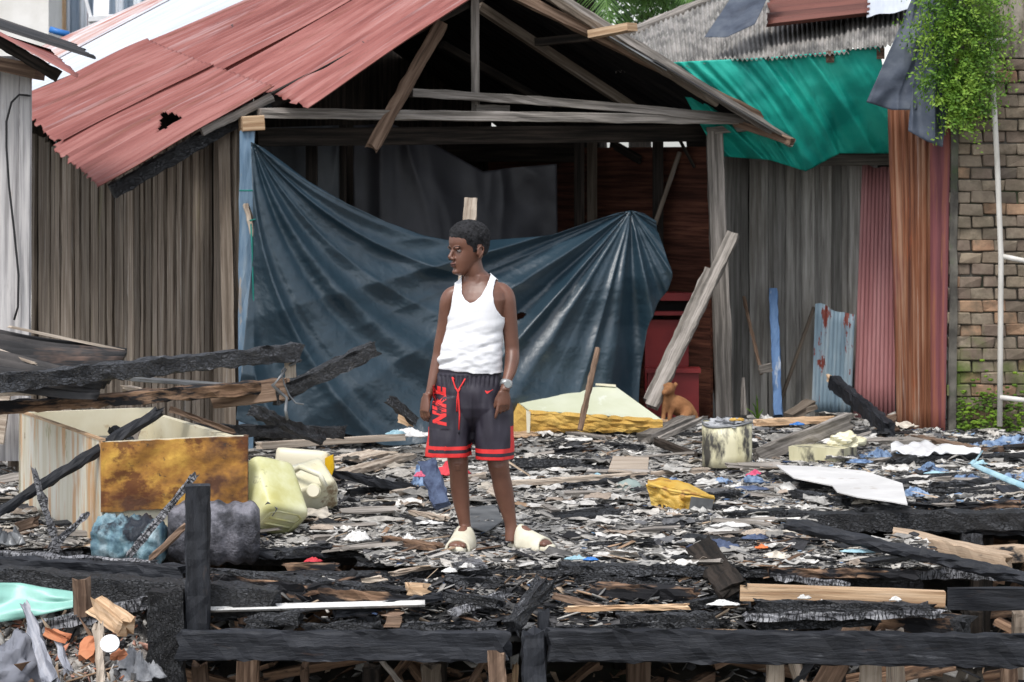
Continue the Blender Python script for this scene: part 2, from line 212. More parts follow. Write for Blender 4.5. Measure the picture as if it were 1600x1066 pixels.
# ---------------------------------------------------------------- mesh building
ORG = {}
class MB:
    def __init__(s): s.v = []; s.f = []; s.uv = []; s.mi = []; s.col = []
    def face(s, idx, uv=None, mi=0): s.f.append(tuple(idx)); s.uv.append(uv or [(0, 0)] * len(idx)); s.mi.append(mi)
    def grid(s, fn, nu, nv, keep=None, uvs=(1, 1), mi=0, wrap=False):
        b = len(s.v)
        for j in range(nv + 1):
            for i in range(nu + (0 if wrap else 1)): s.v.append(Vector(fn(i / nu, j / nv)))
        w = nu if wrap else nu + 1
        for j in range(nv):
            for i in range(nu):
                if keep and not keep((i + .5) / nu, (j + .5) / nv): continue
                i2 = (i + 1) % w if wrap else i + 1
                s.face((b + j * w + i, b + j * w + i2, b + (j + 1) * w + i2, b + (j + 1) * w + i),
                       [(i / nu * uvs[0], j / nv * uvs[1]), ((i + 1) / nu * uvs[0], j / nv * uvs[1]), ((i + 1) / nu * uvs[0], (j + 1) / nv * uvs[1]), (i / nu * uvs[0], (j + 1) / nv * uvs[1])], mi)
    def beam(s, p0, p1, w, t, seg=None, jit=0, j0=0, j1=0, up=None, bow=0, taper=1, round_=False, roll=0, chew=0, mi=0):
        p0 = Vector(p0); p1 = Vector(p1); D = p1 - p0; Ln = D.length
        if Ln < 1e-6: return
        D /= Ln
        up = Vector(up) if up else (Vector((0, 0, 1)) if abs(D.z) < .75 else Vector((0, -1, 0)))
        sd = D.cross(up).normalized(); u2 = sd.cross(D).normalized()
        if roll: q = Matrix.Rotation(roll, 3, D); sd = q @ sd; u2 = q @ u2
        seg = seg or (max(2, min(48, int(Ln / .035))) if jit > .0025 else 4)
        if round_: cs = [(math.cos(a * math.tau / 12) * .5, math.sin(a * math.tau / 12) * .5) for a in range(12)]
        elif jit > .0025:
            c = .42; cs = [(-.5, -c), (-.5, 0), (-.5, c), (-c, .5), (0, .5), (c, .5), (.5, c), (.5, 0), (.5, -c), (c, -.5), (0, -.5), (-c, -.5)]
        else:
            c = .46; cs = [(-.5, -c), (-.5, c), (-c, .5), (c, .5), (.5, c), (.5, -c), (c, -.5), (-c, -.5)]
        n = len(cs); b = len(s.v); per = [0]
        for k in range(n):
            a_, b_ = cs[k], cs[(k + 1) % n]; per.append(per[-1] + math.hypot((a_[0] - b_[0]) * w, (a_[1] - b_[1]) * t))
        rs = R(0, 99); e0 = [R(0, j0) for _ in cs]; e1 = [R(0, j1) for _ in cs]
        for i in range(seg + 1):
            q = i / seg; c0 = p0 + D * (Ln * q) + u2 * (bow * 4 * q * (1 - q)); sc = lerp(1, taper, q)
            ch = 1 - chew * max(0, N3(q * Ln * 6, rs)) * 1.6
            for k, (a_, b_) in enumerate(cs):
                o = sd * (a_ * w * sc * lerp(1, ch, .5)) + u2 * (b_ * t * sc * ch)
                if jit: o += Vector((R(-1, 1), R(-1, 1), R(-1, 1))) * jit * .6 + (sd * a_ + u2 * b_) * (N3(q * Ln * 14 + rs, k * .9) * jit * 5)
                if i == 0: o += D * e0[k]
                if i == seg: o -= D * e1[k]
                s.v.append(c0 + o)
        for i in range(seg):
            for k in range(n):
                k2 = (k + 1) % n; u0, u1 = i / seg * Ln, (i + 1) / seg * Ln
                s.face((b + i * n + k, b + (i + 1) * n + k, b + (i + 1) * n + k2, b + i * n + k2), [(u0, per[k]), (u1, per[k]), (u1, per[k + 1]), (u0, per[k + 1])], mi)
        for i, off, rev, sg in ((0, j0, True, 1), (seg, j1, False, -1)):
            c0 = len(s.v); base = b + i * n
            s.v.append(sum((s.v[base + k] for k in range(n)), Vector()) / n + D * sg * R(0, off * .6))
            for k in range(n):
                k2 = (k + 1) % n; t3 = (base + k, base + k2, c0) if rev is False else (base + k2, base + k, c0)
                s.face(t3[::-1] if False else t3, [(cs[k][0] * w, cs[k][1] * t), (cs[k2][0] * w, cs[k2][1] * t), (0, 0)], mi)
    def tube(s, pts, rad, n=10, cap=True, flat_=1, mi=0, jit=0):
        pts = [Vector(p) for p in pts]; b = len(s.v); m = len(pts); prev = None; Lc = 0; ls = []
        if not hasattr(rad, '__len__'): rad = [rad] * m
        for i, p in enumerate(pts):
            d = (pts[min(i + 1, m - 1)] - pts[max(i - 1, 0)]).normalized()
            if prev is None: a = d.orthogonal().normalized()
            else: a = (prev - d * prev.dot(d)).normalized()
            prev = a; c = d.cross(a)
            if i: Lc += (p - pts[i - 1]).length
            ls.append(Lc)
            for k in range(n):
                t = k * math.tau / n; s.v.append(p + (a * math.cos(t) + c * math.sin(t) * flat_) * rad[i] * (1 + R(-jit, jit)))
        for i in range(m - 1):
            for k in range(n):
                k2 = (k + 1) % n; u0, u1 = ls[i], ls[i + 1]; v0, v1 = k / n * math.tau * rad[i], (k + 1) / n * math.tau * rad[i]
                s.face((b + i * n + k, b + i * n + k2, b + (i + 1) * n + k2, b + (i + 1) * n + k), [(u0, v0), (u0, v1), (u1, v1), (u1, v0)], mi)
        if cap:
            s.face(tuple(b + k for k in reversed(range(n))), mi=mi); s.face(tuple(b + (m - 1) * n + k for k in range(n)), mi=mi)
    def rings(s, rs, cap=True, mi=0):                     # rs: list of rings (lists of points)
        b = len(s.v); n = len(rs[0])
        for r in rs: s.v += [Vector(p) for p in r]
        for i in range(len(rs) - 1):
            for k in range(n):
                k2 = (k + 1) % n; s.face((b + i * n + k, b + i * n + k2, b + (i + 1) * n + k2, b + (i + 1) * n + k), mi=mi)
        if cap:
            s.face(tuple(b + k for k in reversed(range(n))), mi=mi); s.face(tuple(b + (len(rs) - 1) * n + k for k in range(n)), mi=mi)
    def ell(s, c, r, rot=None, nu=16, nv=10, mi=0):
        c = Vector(c); rot = rot or Matrix.Identity(3); rs = []
        for j in range(1, nv):
            ph = math.pi * j / nv - math.pi / 2
            rs.append([c + rot @ Vector((math.cos(ph) * math.cos(t * math.tau / nu) * r[0], math.cos(ph) * math.sin(t * math.tau / nu) * r[1], math.sin(ph) * r[2])) for t in range(nu)])
        s.rings(rs, mi=mi)
    def hexa(s, c8, mi=0, uvm=True):                      # 8 corners: bottom 0-3, top 4-7
        b = len(s.v); c8 = [Vector(c) for c in c8]; s.v += c8
        for f in ((3, 2, 1, 0), (4, 5, 6, 7), (0, 1, 5, 4), (1, 2, 6, 5), (2, 3, 7, 6), (3, 0, 4, 7)):
            a, b_, c_, d_ = (c8[i] for i in f); l1 = (b_ - a).length; l2 = (c_ - b_).length
            s.face([b + i for i in f], [(0, 0), (l1, 0), (l1, l2), (0, l2)], mi)
    def box(s, lo, hi, mi=0):
        x0, y0, z0 = lo; x1, y1, z1 = hi
        s.hexa([(x0, y0, z0), (x1, y0, z0), (x1, y1, z0), (x0, y1, z0), (x0, y0, z1), (x1, y0, z1), (x1, y1, z1), (x0, y1, z1)], mi)
    def slab(s, pts, nrm, th, mi=0):                      # polygon extruded along nrm
        b = len(s.v); n = len(pts); nrm = Vector(nrm).normalized() * th; pts = [Vector(p) for p in pts]
        s.v += pts + [p + nrm for p in pts]; o = pts[0]; e = (pts[1] - pts[0]).normalized(); g = nrm.normalized().cross(e)
        uv = [((p - o).dot(e), (p - o).dot(g)) for p in pts]
        s.face([b + i for i in reversed(range(n))], uv[::-1], mi); s.face([b + n + i for i in range(n)], uv, mi)
        for i in range(n):
            j = (i + 1) % n; s.face((b + i, b + j, b + n + j, b + n + i), [uv[i], uv[j], uv[j], uv[i]], mi)
def link(o, parent=None):
    COL.objects.link(o)
    if parent: o.parent = parent
    return o
def obj(name, mb, m, parent=None, smooth=False, solid=0, origin=None, fix=True):
    base = ORG[parent.name] if parent else None
    if base is None:
        if origin is not None: base = Vector(origin)
        else:
            xs = [p.x for p in mb.v]; ys = [p.y for p in mb.v]; base = Vector(((min(xs) + max(xs)) / 2, (min(ys) + max(ys)) / 2, min(p.z for p in mb.v)))
    me = bpy.data.meshes.new(name); me.from_pydata([p - base for p in mb.v], [], mb.f)
    uv = me.uv_layers.new(name='UVMap'); flatuv = []
    for u in mb.uv:
        for a in u: flatuv += [a[0], a[1]]
    uv.data.foreach_set('uv', flatuv)
    if mb.col:
        ca = me.color_attributes.new('Col', 'FLOAT_COLOR', 'POINT'); ca.data.foreach_set('color', [c for q in mb.col for c in (*q, 1)])
    for x in (m if isinstance(m, (list, tuple)) else [m]): me.materials.append(M[x] if isinstance(x, str) else x)
    me.polygons.foreach_set('material_index', mb.mi)
    if fix:
        bm = bmesh.new(); bm.from_mesh(me); bmesh.ops.recalc_face_normals(bm, faces=bm.faces); bm.to_mesh(me); bm.free()
    if smooth: me.polygons.foreach_set('use_smooth', [True] * len(me.polygons))
    me.update(); o = bpy.data.objects.new(name, me); link(o, parent)
    if not parent: o.location = base
    ORG[o.name] = base
    if solid:
        k = o.modifiers.new('thickness', 'SOLIDIFY'); k.thickness = solid; k.offset = 0
    return o
def tag(o, label=None, cat=None, group=None, kind=None):
    if label: o['label'] = label
    if cat: o['category'] = cat
    if group: o['group'] = group
    if kind: o['kind'] = kind
    return o
def thing(name, label, cat, loc, group=None, kind=None):
    o = bpy.data.objects.new(name, None); o.empty_display_size = .1; link(o); o.location = loc; ORG[o.name] = Vector(loc)
    return tag(o, label, cat, group, kind)
def sheet(name, m, parent, P00, P10, P11, P01, wave=.085, amp=.010, nu=14, jag=.03, keep=None, warp=0, solid=.002, per=6, jag2=.0, seed=None):
    """corrugated sheet: u runs along the ribs (P00->P10), v across them (P00->P01)"""
    P00, P10, P11, P01 = map(Vector, (P00, P10, P11, P01)); Lu = (P10 - P00).length; Lv = max((P01 - P00).length, (P11 - P10).length)
    nw = max(1, round(Lv / wave)); nv = nw * per; nrm = (P10 - P00).cross(P01 - P00).normalized(); sd = R(0, 99) if seed is None else seed
    mb = MB()
    def fn(u, v):
        u0 = u; e = jag * (N3(v * Lv * 9, sd) + .6 * N3(v * Lv * 31, sd)) / Lu
        if u0 < .5: u = u + (e - jag * .3 / Lu) * (1 - 2 * u0)
        else: u = u + jag2 * N3(v * Lv * 9, sd + 5) / Lu * (2 * u0 - 1)
        p = P00.lerp(P10, u).lerp(P01.lerp(P11, u), v)
        return p + nrm * (amp * math.cos(v * nw * math.tau) + warp * N3(u * 1.7 + sd, v * 2.2))
    mb.grid(fn, nu, nv, keep, (Lu, Lv))
    return obj(name, mb, m, parent, smooth=True, solid=solid, fix=False)
def cloth(name, m, parent, A, B, nu=60, nv=40, disp=None, solid=.002, keep=None, nrm=(0, -1, 0)):
    """surface between polyline A (top) and B (bottom), both lists of world points at equal parameters"""
    A = [Vector(a) for a in A]; B = [Vector(b) for b in B]; nrm = Vector(nrm)
    def at(L, t):
        k = t * (len(L) - 1); i = min(int(k), len(L) - 2); return L[i].lerp(L[i + 1], k - i)
    mb = MB(); Lu = sum((a - b).length for a, b in zip(A, A[1:])); Lv = (A[0] - B[0]).length
    def fn(u, v):
        p = at(A, u).lerp(at(B, u), v)
        return p + nrm * (disp(u, v, p) if disp else 0)
    mb.grid(fn, nu, nv, keep, (Lu, Lv))
    return obj(name, mb, m, parent, smooth=True, solid=solid, fix=False)
def rmesh(mb, vox, smooth=4, fac=.5):                     # fuse overlapping closed shapes into one skin
    me = bpy.data.meshes.new('tmp'); me.from_pydata(mb.v, [], mb.f)
    bm = bmesh.new(); bm.from_mesh(me); bmesh.ops.recalc_face_normals(bm, faces=bm.faces); bm.to_mesh(me); bm.free()
    o = bpy.data.objects.new('tmp', me); COL.objects.link(o)
    r = o.modifiers.new('r', 'REMESH'); r.mode = 'VOXEL'; r.voxel_size = vox; r.use_smooth_shade = True
    if smooth: q = o.modifiers.new('s', 'SMOOTH'); q.iterations = smooth; q.factor = fac
    dg = bpy.context.evaluated_depsgraph_get(); me2 = bpy.data.meshes.new_from_object(o.evaluated_get(dg))
    bpy.data.objects.remove(o); bpy.data.meshes.remove(me)
    return me2
def from_mesh(name, me, m, parent, loc=None, smooth=True):
    me.name = name
    for x in (m if isinstance(m, (list, tuple)) else [m]): me.materials.append(M[x] if isinstance(x, str) else x)
    if smooth: me.polygons.foreach_set('use_smooth', [True] * len(me.polygons))
    o = bpy.data.objects.new(name, me); link(o, parent)
    if loc is not None: o.location = loc
    return o
# ================================================================= SETTING: ground
def gz(x, y):
    z = pl(y, [(3, -1.35), (11.4, -1.25), (12.5, -1.0), (15.3, -.30), (16.2, -.06), (17, -.03), (40, -.03), (120, -.6), (3000, -3)])
    return z + (.06 * N3(x * 1.3, y * 1.3) + .03 * N3(x * 4, y * 4) if y < 60 else 0)
mb = MB()
ys = [-40, 3, 8, 10] + [10.5 + .18 * i for i in range(45)] + [19, 20, 22, 25, 30, 40, 60, 120, 400, 2500]
xs_ = [-1500, -300, -60, -15, -8] + [-5 + .2 * i for i in range(51)] + [8, 15, 60, 300, 1500]
mb.v = [Vector((x, y, gz(x, y))) for y in ys for x in xs_]; w = len(xs_)
for j in range(len(ys) - 1):
    for i in range(w - 1): mb.face((j * w + i, j * w + i + 1, (j + 1) * w + i + 1, (j + 1) * w + i))
tag(obj('ground', mb, 'mud', smooth=True, origin=(0, 0, 0)), kind='structure')

# ================================================================= burnt deck: planks run across the picture
deck = thing('burnt_deck', 'scorched plank deck buried under ash, the boy stands on it', 'deck', (0, 14, 0), kind=None)
def deck_front(x):                                        # nearest row of the deck at world x
    px = 800 + x / 12 * F
    return pl(px, [(-400, 12.0), (330, 12.0), (345, 11.95), (560, 11.95), (600, 11.55), (700, 11.45), (1440, 11.45), (1455, 13.25), (2400, 13.25)])
def in_hole(x, y):
    px = 800 + x / y * F; return 12.22 < y < 13.2 and px > 1245 + (y - 12.22) * 40
y = 11.45; rowi = 0
while y < 17.6:
    x = -3.6 + R(-.5, .3)
    while x < 3.7:
        L = R(1.3, 2.6); xe = x + L
        n = 8; inside = [deck_front(lerp(x, xe, (k + .5) / n)) <= y + .01 and not in_hole(lerp(x, xe, (k + .5) / n), y + .07) for k in range(n)]
        k = 0
        while k < n:
            if inside[k]:
                k2 = k
                while k2 < n and inside[k2]: k2 += 1
                a, b_ = lerp(x, xe, k / n), lerp(x, xe, k2 / n)
                mb = MB(); mb.beam((a + .006, y + .07, -.0165 + R(-.004, .002)), (b_ - .006, y + .07, -.0165 + R(-.004, .002)), .132, .03, seg=12, jit=.003 if y < 13.4 else .001, j0=.03 if k else 0, j1=.05)
                obj('plank', mb, 'char' if (y < 12.2 and R(0, 1) < .75) else R(0, 1) < .5 and 'scorched' or 'char_ash', deck)
                k = k2
            else: k += 1
        x = xe
    y += .14; rowi += 1
for jy in [11.62, 12.5, 13.6, 14.8, 16.0]:                # joists under the planks
    for a, b_ in ((-3.4, -1.3), (-1.3, 1.0), (1.0, 3.6)):
        if a >= 1.0 and jy < 13.3: b_ = 1.75 if jy < 12 else 1.3
        if a < -1.31 and jy < 12: continue
        mb = MB(); mb.beam((a, jy, -.085), (b_, jy, -.085), .07, .1, seg=16, jit=.004, j1=.06); obj('joist', mb, 'char', deck)
for jx in [-3.0, -2.1, -1.2, -.35, .55, 1.45, 2.3, 3.1]:
    for jy in ([12.2, 13.45, 15.0] if jx < 1.5 else [13.45, 15.0]):
        mb = MB(); mb.beam((jx, jy, gz(jx, jy) - .05), (jx + R(-.05, .05), jy, -.14), .1, .1, seg=8, jit=.004); obj('stilt', mb, 'dark_wood' if R(0, 1) < .6 else 'brown_wood', deck)

# ================================================================= main hut
hut = thing('gable_hut', 'damaged wooden hut with red corrugated roof, open front and black interior', 'hut', (-.1, 17, 0))
def part(name, p0, p1, w, t, m, parent=None, **k):
    mb = MB(); mb.beam(p0, p1, w, t, **k); return obj(name, mb, m, parent or hut)
LF, LB = P(383, 700, 16.0), P(50, 636, 19.0)              # side wall foot, front and back
LF.z = LB.z = 0
# side wall of upright planks
n = 50; tt = 0  # solid dark block between top and shelf stands in for a shaded recess
while tt < .985:
    wd = R(.045, .115) * (1.25 if tt > .6 else .9); dt = wd / 3.48
    a = LF.lerp(LB, tt + dt / 2); d = a.y; px = a.x / d * F + 800
    ytop = pl(px, [(40, 190), (75, 215), (160, 235), (300, 190), (345, 170), (420, 150)])
    ztop = EYE - (ytop - HOR) / F * d
    ztop = min(ztop, pl(tt, [(0, 2.02), (.5, 1.92), (1, 2.0)]))
    dirv = (LB - LF).normalized(); nv_ = Vector((-dirv.y, dirv.x, 0)); nv_ = nv_ if nv_.y < 0 else -nv_
    o_ = nv_ * R(-.014, .014); ln = dirv * R(-.025, .025)
    mb = MB(); mb.beam(a + o_ + Vector((0, 0, -.1)), a + o_ + ln + Vector((0, 0, ztop - R(0, .03))), .020, wd * R(.9, 1.0) * .96, seg=7, jit=.0024, up=dirv, taper=R(.93, 1.0), j0=.01, j1=.04)
    obj('plank', mb, 'wall_wood', hut); tt += dt + R(.0004, .0045) * (2.2 if R(0, 1) < .3 else 1)
for zz in (.45, 1.75):
    part('wall_rail', LF + Vector((.03, .06, zz)), LB + Vector((.05, .04, zz)), .04, .06, 'dark_wood')
# inner lining that keeps the light out behind the plank gaps
# posts and beams of the front
part('corner_post', P(362, 720, 15.98), P(350, 190, 16.1), .07, .07, 'wall_wood', jit=.002, seg=8)
part('blue_post', P(385, 712, 15.95), P(386, 205, 15.95), .085, .085, 'blue_paint', jit=.0035, seg=14)
part('post_head', P(376, 194, 15.93), P(410, 192, 15.97), .12, .088, 'blond_wood', seg=3)
part('shelf_stub', P(384, 316, 15.88), P(398, 374, 15.87), .03, .075, 'pale_wood', jit=.004, j0=.04, j1=.04)
part('right_post', P(1133, 672, 17.72), P(1116, 205, 17.72), .11, .115, 'grey_wood', jit=.004, seg=14, chew=.06)
part('tie_beam', P(405, 177, 15.97), P(1208, 188, 17.7), .07, .060, 'grey_wood', jit=.003, seg=30)
part('upper_tie_beam', P(642, 145, 16.5), P(1212, 192, 17.66), .06, .052, 'grey_wood', jit=.003, seg=24, bow=.015)
part('inner_plate', P(400, 215, 16.25), P(1110, 208, 17.9), .06, .11, 'dark_wood', seg=6)
part('king_post', P(742, -28, 16.75), P(743, 178, 16.8), .05, .068, 'grey_wood', jit=.002, seg=10)
part('beam_block', P(742, 170, 16.76), P(794, 172, 16.86), .05, .05, 'grey_wood', jit=.003, seg=4)
part('broken_rafter', P(578, 236, 16.25), P(690, 36, 16.6), .045, .078, 'brown_wood', jit=.003, seg=14, j0=.06, up=(1, .2, .3))
part('left_rake_board', P(315, 206, 15.82), P(425, 152, 16.05), .03, .05, 'grey_wood', jit=.003)
part('left_lower_rafter', P(175, 300, 15.65), P(420, 158, 16.1), .05, .085, 'char_black', jit=.006)
part('left_rafter', P(420, 160, 16.12), P(790, -30, 16.9), .05, .09, 'dark_wood', seg=6)
# left slope: red sheets
rake = [P(160, 290, 15.5), P(430, 135, 15.98)]; back = [P(5, 162, 17.4), P(232, 66, 18.35)]
bounds = [0, .46, 1.0]
HOLE = [(.485, .30), (.60, .12), (.66, .34), (.55, .52), (.50, .60)]
def inpoly(x, y, p):
    c = False; j = len(p) - 1
    for i in range(len(p)):
        if (p[i][1] > y) != (p[j][1] > y) and x < (p[j][0] - p[i][0]) * (y - p[i][1]) / (p[j][1] - p[i][1]) + p[i][0]: c = not c
        j = i
    return c
def px_of(p): return (p.x / p.y * F + 800, HOR - (p.z - EYE) / p.y * F)
HP = [(254, 172), (285, 186), (268, 194), (262, 203), (247, 208), (250, 195)]
for i in range(2):
    a, b_ = bounds[i], bounds[i + 1]; o_ = Vector((0, 0, .005 * (i % 2)))
    lo0 = rake[0].lerp(back[0], a - (.012 if i else 0)); lo1 = rake[0].lerp(back[0], b_); hi0 = rake[1].lerp(back[1], a - (.012 if i else 0)); hi1 = rake[1].lerp(back[1], b_)
    dd = (hi0 - lo0).normalized() * [0, .05][i]
    A = [lo0 + o_ - dd * 0, hi0 + o_, hi1 + o_, lo1 + o_]; A[0] = A[0] + dd; A[3] = A[3] + dd
    kf = None
    if i in (0, 1):
        def kf(u, v, A=A):
            x, y = px_of(A[0].lerp(A[1], u).lerp(A[3].lerp(A[2], u), v)); return not inpoly(x, y, HP)
    sheet('roof_sheet', 'red_sheet', hut, *A, wave=.088, amp=.0085, nu=60 if kf else 16, jag=.05, keep=kf, warp=.03)
UA, UB, UC, UD = P(487, 168, 15.62), P(805, -45, 16.55), P(470, -32, 19.3), P(222, 74, 18.3)
for i in range(2):
    a, b_ = i / 2, (i + 1) / 2; o_ = Vector((0, 0, .02 + .005 * (i % 2)))
    A = [UA.lerp(UD, max(0, a - .015)) + o_, UB.lerp(UC, max(0, a - .015)) + o_, UB.lerp(UC, b_) + o_, UA.lerp(UD, b_) + o_]
    if i == 0: A[0] = P(487, 168, 15.62); 
    if i: 
        dl = (A[0] - A[1]).normalized() * .08; A[0] += dl; A[3] += dl
    sheet('roof_sheet', 'red_sheet', hut, *A, wave=.09, amp=.0095, nu=20, jag=.04, warp=.02)
# white sheets and the last red strip beyond them
WA, WB, WC, WD_ = P(5, 160, 17.45), P(470, -36, 19.4), P(372, -40, 20.3), P(-30, 150, 18.0)
sheet('white_roof_sheet', 'white_sheet', hut, P(-10, 168, 17.4), P(475, -33, 19.35), P(330, -38, 20.3), P(-60, 172, 18.5), wave=.1, amp=.006, nu=14, jag=.03)
sheet('rusty_roof_strip', 'white_edge', hut, P(-60, 172, 18.45), P(335, -36, 20.25), P(255, -10, 20.9), P(-60, 130, 19.2), wave=.1, amp=.008, nu=14, jag=.03)
# right slope seen from below
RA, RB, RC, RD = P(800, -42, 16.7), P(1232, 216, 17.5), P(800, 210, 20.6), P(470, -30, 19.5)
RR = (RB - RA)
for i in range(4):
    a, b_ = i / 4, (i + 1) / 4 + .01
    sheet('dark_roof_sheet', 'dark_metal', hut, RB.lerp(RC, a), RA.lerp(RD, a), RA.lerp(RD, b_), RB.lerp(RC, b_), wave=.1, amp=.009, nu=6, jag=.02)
part('outer_rake_board', P(868, -8, 16.85), P(1238, 224, 17.45), .05, .055, 'grey_wood', jit=.003, seg=20)
part('front_rafter', P(798, -12, 16.7), P(1188, 184, 17.55), .06, .062, 'brown_wood', jit=.003, seg=20)
part('second_rafter', P(846, -12, 16.75), P(1120, 162, 17.35), .04, .045, 'wall_wood', jit=.003, seg=20)
part('inner_rafter', P(748, 10, 17.2), P(1000, 176, 18.0), .05, .06, 'wall_wood', seg=10)
part('rafter_brace', P(690, 70, 17.6), P(860, 165, 18.2), .05, .05, 'dark_wood', seg=10)
part('purlin_stub', P(926, 54, 16.9), P(988, 42, 16.7), .10, .05, 'blond_wood', seg=3)
part('purlin_stub', P(840, 66, 17.2), P(925, 58, 17.0), .08, .05, 'dark_wood', seg=3)
part('eave_board', P(1105, 205, 17.7), P(1200, 196, 17.6), .05, .05, 'grey_wood', jit=.003, seg=6)
part('eave_board', P(1150, 192, 17.58), P(1238, 222, 17.3), .05, .045, 'brown_wood', jit=.003, seg=6)
sheet('roof_edge_sheet', 'steel', hut, P(1040, 108, 17.02), P(838, -12, 16.8), P(862, -20, 17.5), P(1062, 104, 17.7), wave=.3, amp=.006, nu=6)
sheet('roof_edge_sheet', 'burnt_sheet', hut, P(1232, 218, 17.3), P(1020, 92, 17.0), P(1050, 96, 17.7), P(1235, 208, 18.0), wave=.3, amp=.006, nu=6)
# inner right wall: horizontal red-brown boards
IR0, IR1 = P(1112, 663, 17.85), P(1112, 663, 17.85) + Vector((-.51, .857, 0)) * 2.9; IR0.z = IR1.z = 0
zz = 0.0
while zz < EYE - .03:
    hgt = R(.10, .135); mb = MB(); mb.beam(IR0 + Vector((0, 0, zz + hgt / 2)), IR1 + Vector((0, 0, zz + hgt / 2)), .02, hgt + .006, seg=6, jit=.0015)
    obj('wall_board', mb, 'red_board', hut); zz += hgt
# back wall and right interior posts; narrow gaps let the light through as in the picture
BW0, BW1 = LB.copy(), IR1.copy(); dirb = (BW1 - BW0).normalized(); Lb = (BW1 - BW0).length; t_ = 0
gaps = {}
while t_ < Lb:
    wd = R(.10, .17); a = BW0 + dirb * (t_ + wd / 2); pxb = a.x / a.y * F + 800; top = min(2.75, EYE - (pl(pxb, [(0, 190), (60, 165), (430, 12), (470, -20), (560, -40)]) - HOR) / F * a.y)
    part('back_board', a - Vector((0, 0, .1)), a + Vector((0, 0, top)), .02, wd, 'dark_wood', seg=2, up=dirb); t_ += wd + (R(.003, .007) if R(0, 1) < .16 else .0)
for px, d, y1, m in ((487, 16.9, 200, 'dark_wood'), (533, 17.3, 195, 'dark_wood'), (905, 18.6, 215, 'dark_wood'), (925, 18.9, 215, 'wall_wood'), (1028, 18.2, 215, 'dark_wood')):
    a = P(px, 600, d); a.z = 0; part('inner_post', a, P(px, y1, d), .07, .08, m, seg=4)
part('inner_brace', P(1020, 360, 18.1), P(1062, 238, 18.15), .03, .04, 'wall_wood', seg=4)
part('gap_cover', P(700, 236, 20.2), P(936, 236, 19.1), .02, .16, 'dark_wood', seg=3)  # added board, only there to cover the bright sky gap
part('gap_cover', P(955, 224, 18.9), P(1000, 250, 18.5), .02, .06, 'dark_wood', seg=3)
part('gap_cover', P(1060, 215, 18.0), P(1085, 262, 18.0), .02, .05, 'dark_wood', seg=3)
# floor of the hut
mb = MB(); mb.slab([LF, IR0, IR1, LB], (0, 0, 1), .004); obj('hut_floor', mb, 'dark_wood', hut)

# ---------------------------------------------------------------- sheets hanging in and before the hut
def tdisp(u, v, p):
    return 0
topx = [(392, 222), (412, 232), (445, 256), (480, 283), (540, 318), (600, 346), (660, 368), (720, 379), (790, 373), (860, 367), (920, 346), (962, 333), (985, 329), (1005, 334), (1022, 345)]
def tarp_pt(u, v):
    xl = pl(v, [(0, 392), (.4, 396), (1, 368)]); xr = sum(pl(v + k * .02, [(0, 1022), (.16, 1036), (.33, 1054), (.5, 1012), (.8, 1003), (1, 998)]) for k in (-4, -3, -2, -1, 0, 1, 2, 3, 4)) / 9
    x = lerp(xl, xr, u); xt = lerp(392, 1022, u)
    yt = pl(xt, topx); yb = pl(xt, [(392, 655), (470, 672), (620, 690), (800, 680), (900, 660), (1022, 640)]) + 6 * math.sin(u * 19)
    y = lerp(yt, yb, v); d = lerp(15.86, 17.32, u) - .22 * math.sin(math.pi * min(1, u * 1.02)) * v - .16 * v
    # swags hang between the two pins; q counts folds and bunches up near each pin
    r1 = math.hypot(x - 395, y - 222); r2 = math.hypot(x - 985, y - 328)
    q1 = math.atan2(y - 222, max(1, x - 395)) + .0009 * r1; q2 = math.atan2(y - 328, 985 - x)
    w1 = 1 / (r1 + 30) ** 1.3; w2 = 1 / (r2 * 1.35 + 30) ** 1.3; k1 = w1 / (w1 + w2)
    def folds(q, k, sd):
        s_ = 0
        for a, f in ((1, 2.7), (.45, 5.6)):
            t = N3(q * f * k + sd, sd); s_ += a * (1 - 3.2 * math.sqrt(t * t + .0004))
        return s_
    amp1 = .016 + .062 * sm(r1 / 420); amp2 = .012 + .05 * sm(r2 / 260)
    h = (k1 ** 1.6) * folds(q1, 1.35, 3.3) * amp1 * 2.1 + ((1 - k1) ** 1.6) * folds(q2, 1.25, 9.1) * amp2 * 1.9
    yy = (y - yt) / 260; h += .035 * math.exp(-((yy - .12) / .08) ** 2) * math.sin(math.pi * u)
    h += .010 * N3(x * .014, y * .016, 2) + .0016 * (1 - 3 * abs(N3(x * .05, y * .06, 5))) + .0008 * (1 - 3 * abs(N3(x * .13, y * .15, 6)))
    h += .05 * sm((v - .75) * 4) * N3(x * .013, 4.4)
    return P(x, y, d) + Vector((.15, -1, 0)) * h
mb = MB(); mb.grid(tarp_pt, 420, 220, lambda u, v: (lambda q: (q[0] - 812) ** 2 / 90 + (q[1] - 494 + .3 * (q[0] - 812)) ** 2 / 22 > 1)(px_of(tarp_pt(u, v))) if .6 < u < .75 and .3 < v < .5 else True, (2.6, 1.8)); o = obj('hanging_tarp', mb, 'tarp_blue', smooth=True, solid=.002, fix=False)
tag(o, 'large creased dark blue tarp hung across the open hut front behind the boy', 'tarp')
def fl(f, a, sd): return lambda u, v, p: a * (1 - 3 * abs(N3(u * f + sd, v * 1.2, sd))) + a * .4 * N3(p.x * 9, p.z * 9, sd)
def crl(sd): return lambda u, v, p: .07 * N3(u * 1.6 + v * .8 + sd, v * 1.1, sd) + .035 * (1 - 3 * abs(N3(u * 2.2 - v * 1.3 + sd, v * 1.6, sd + 3))) + .012 * N3(p.x * 14, p.z * 11, sd)
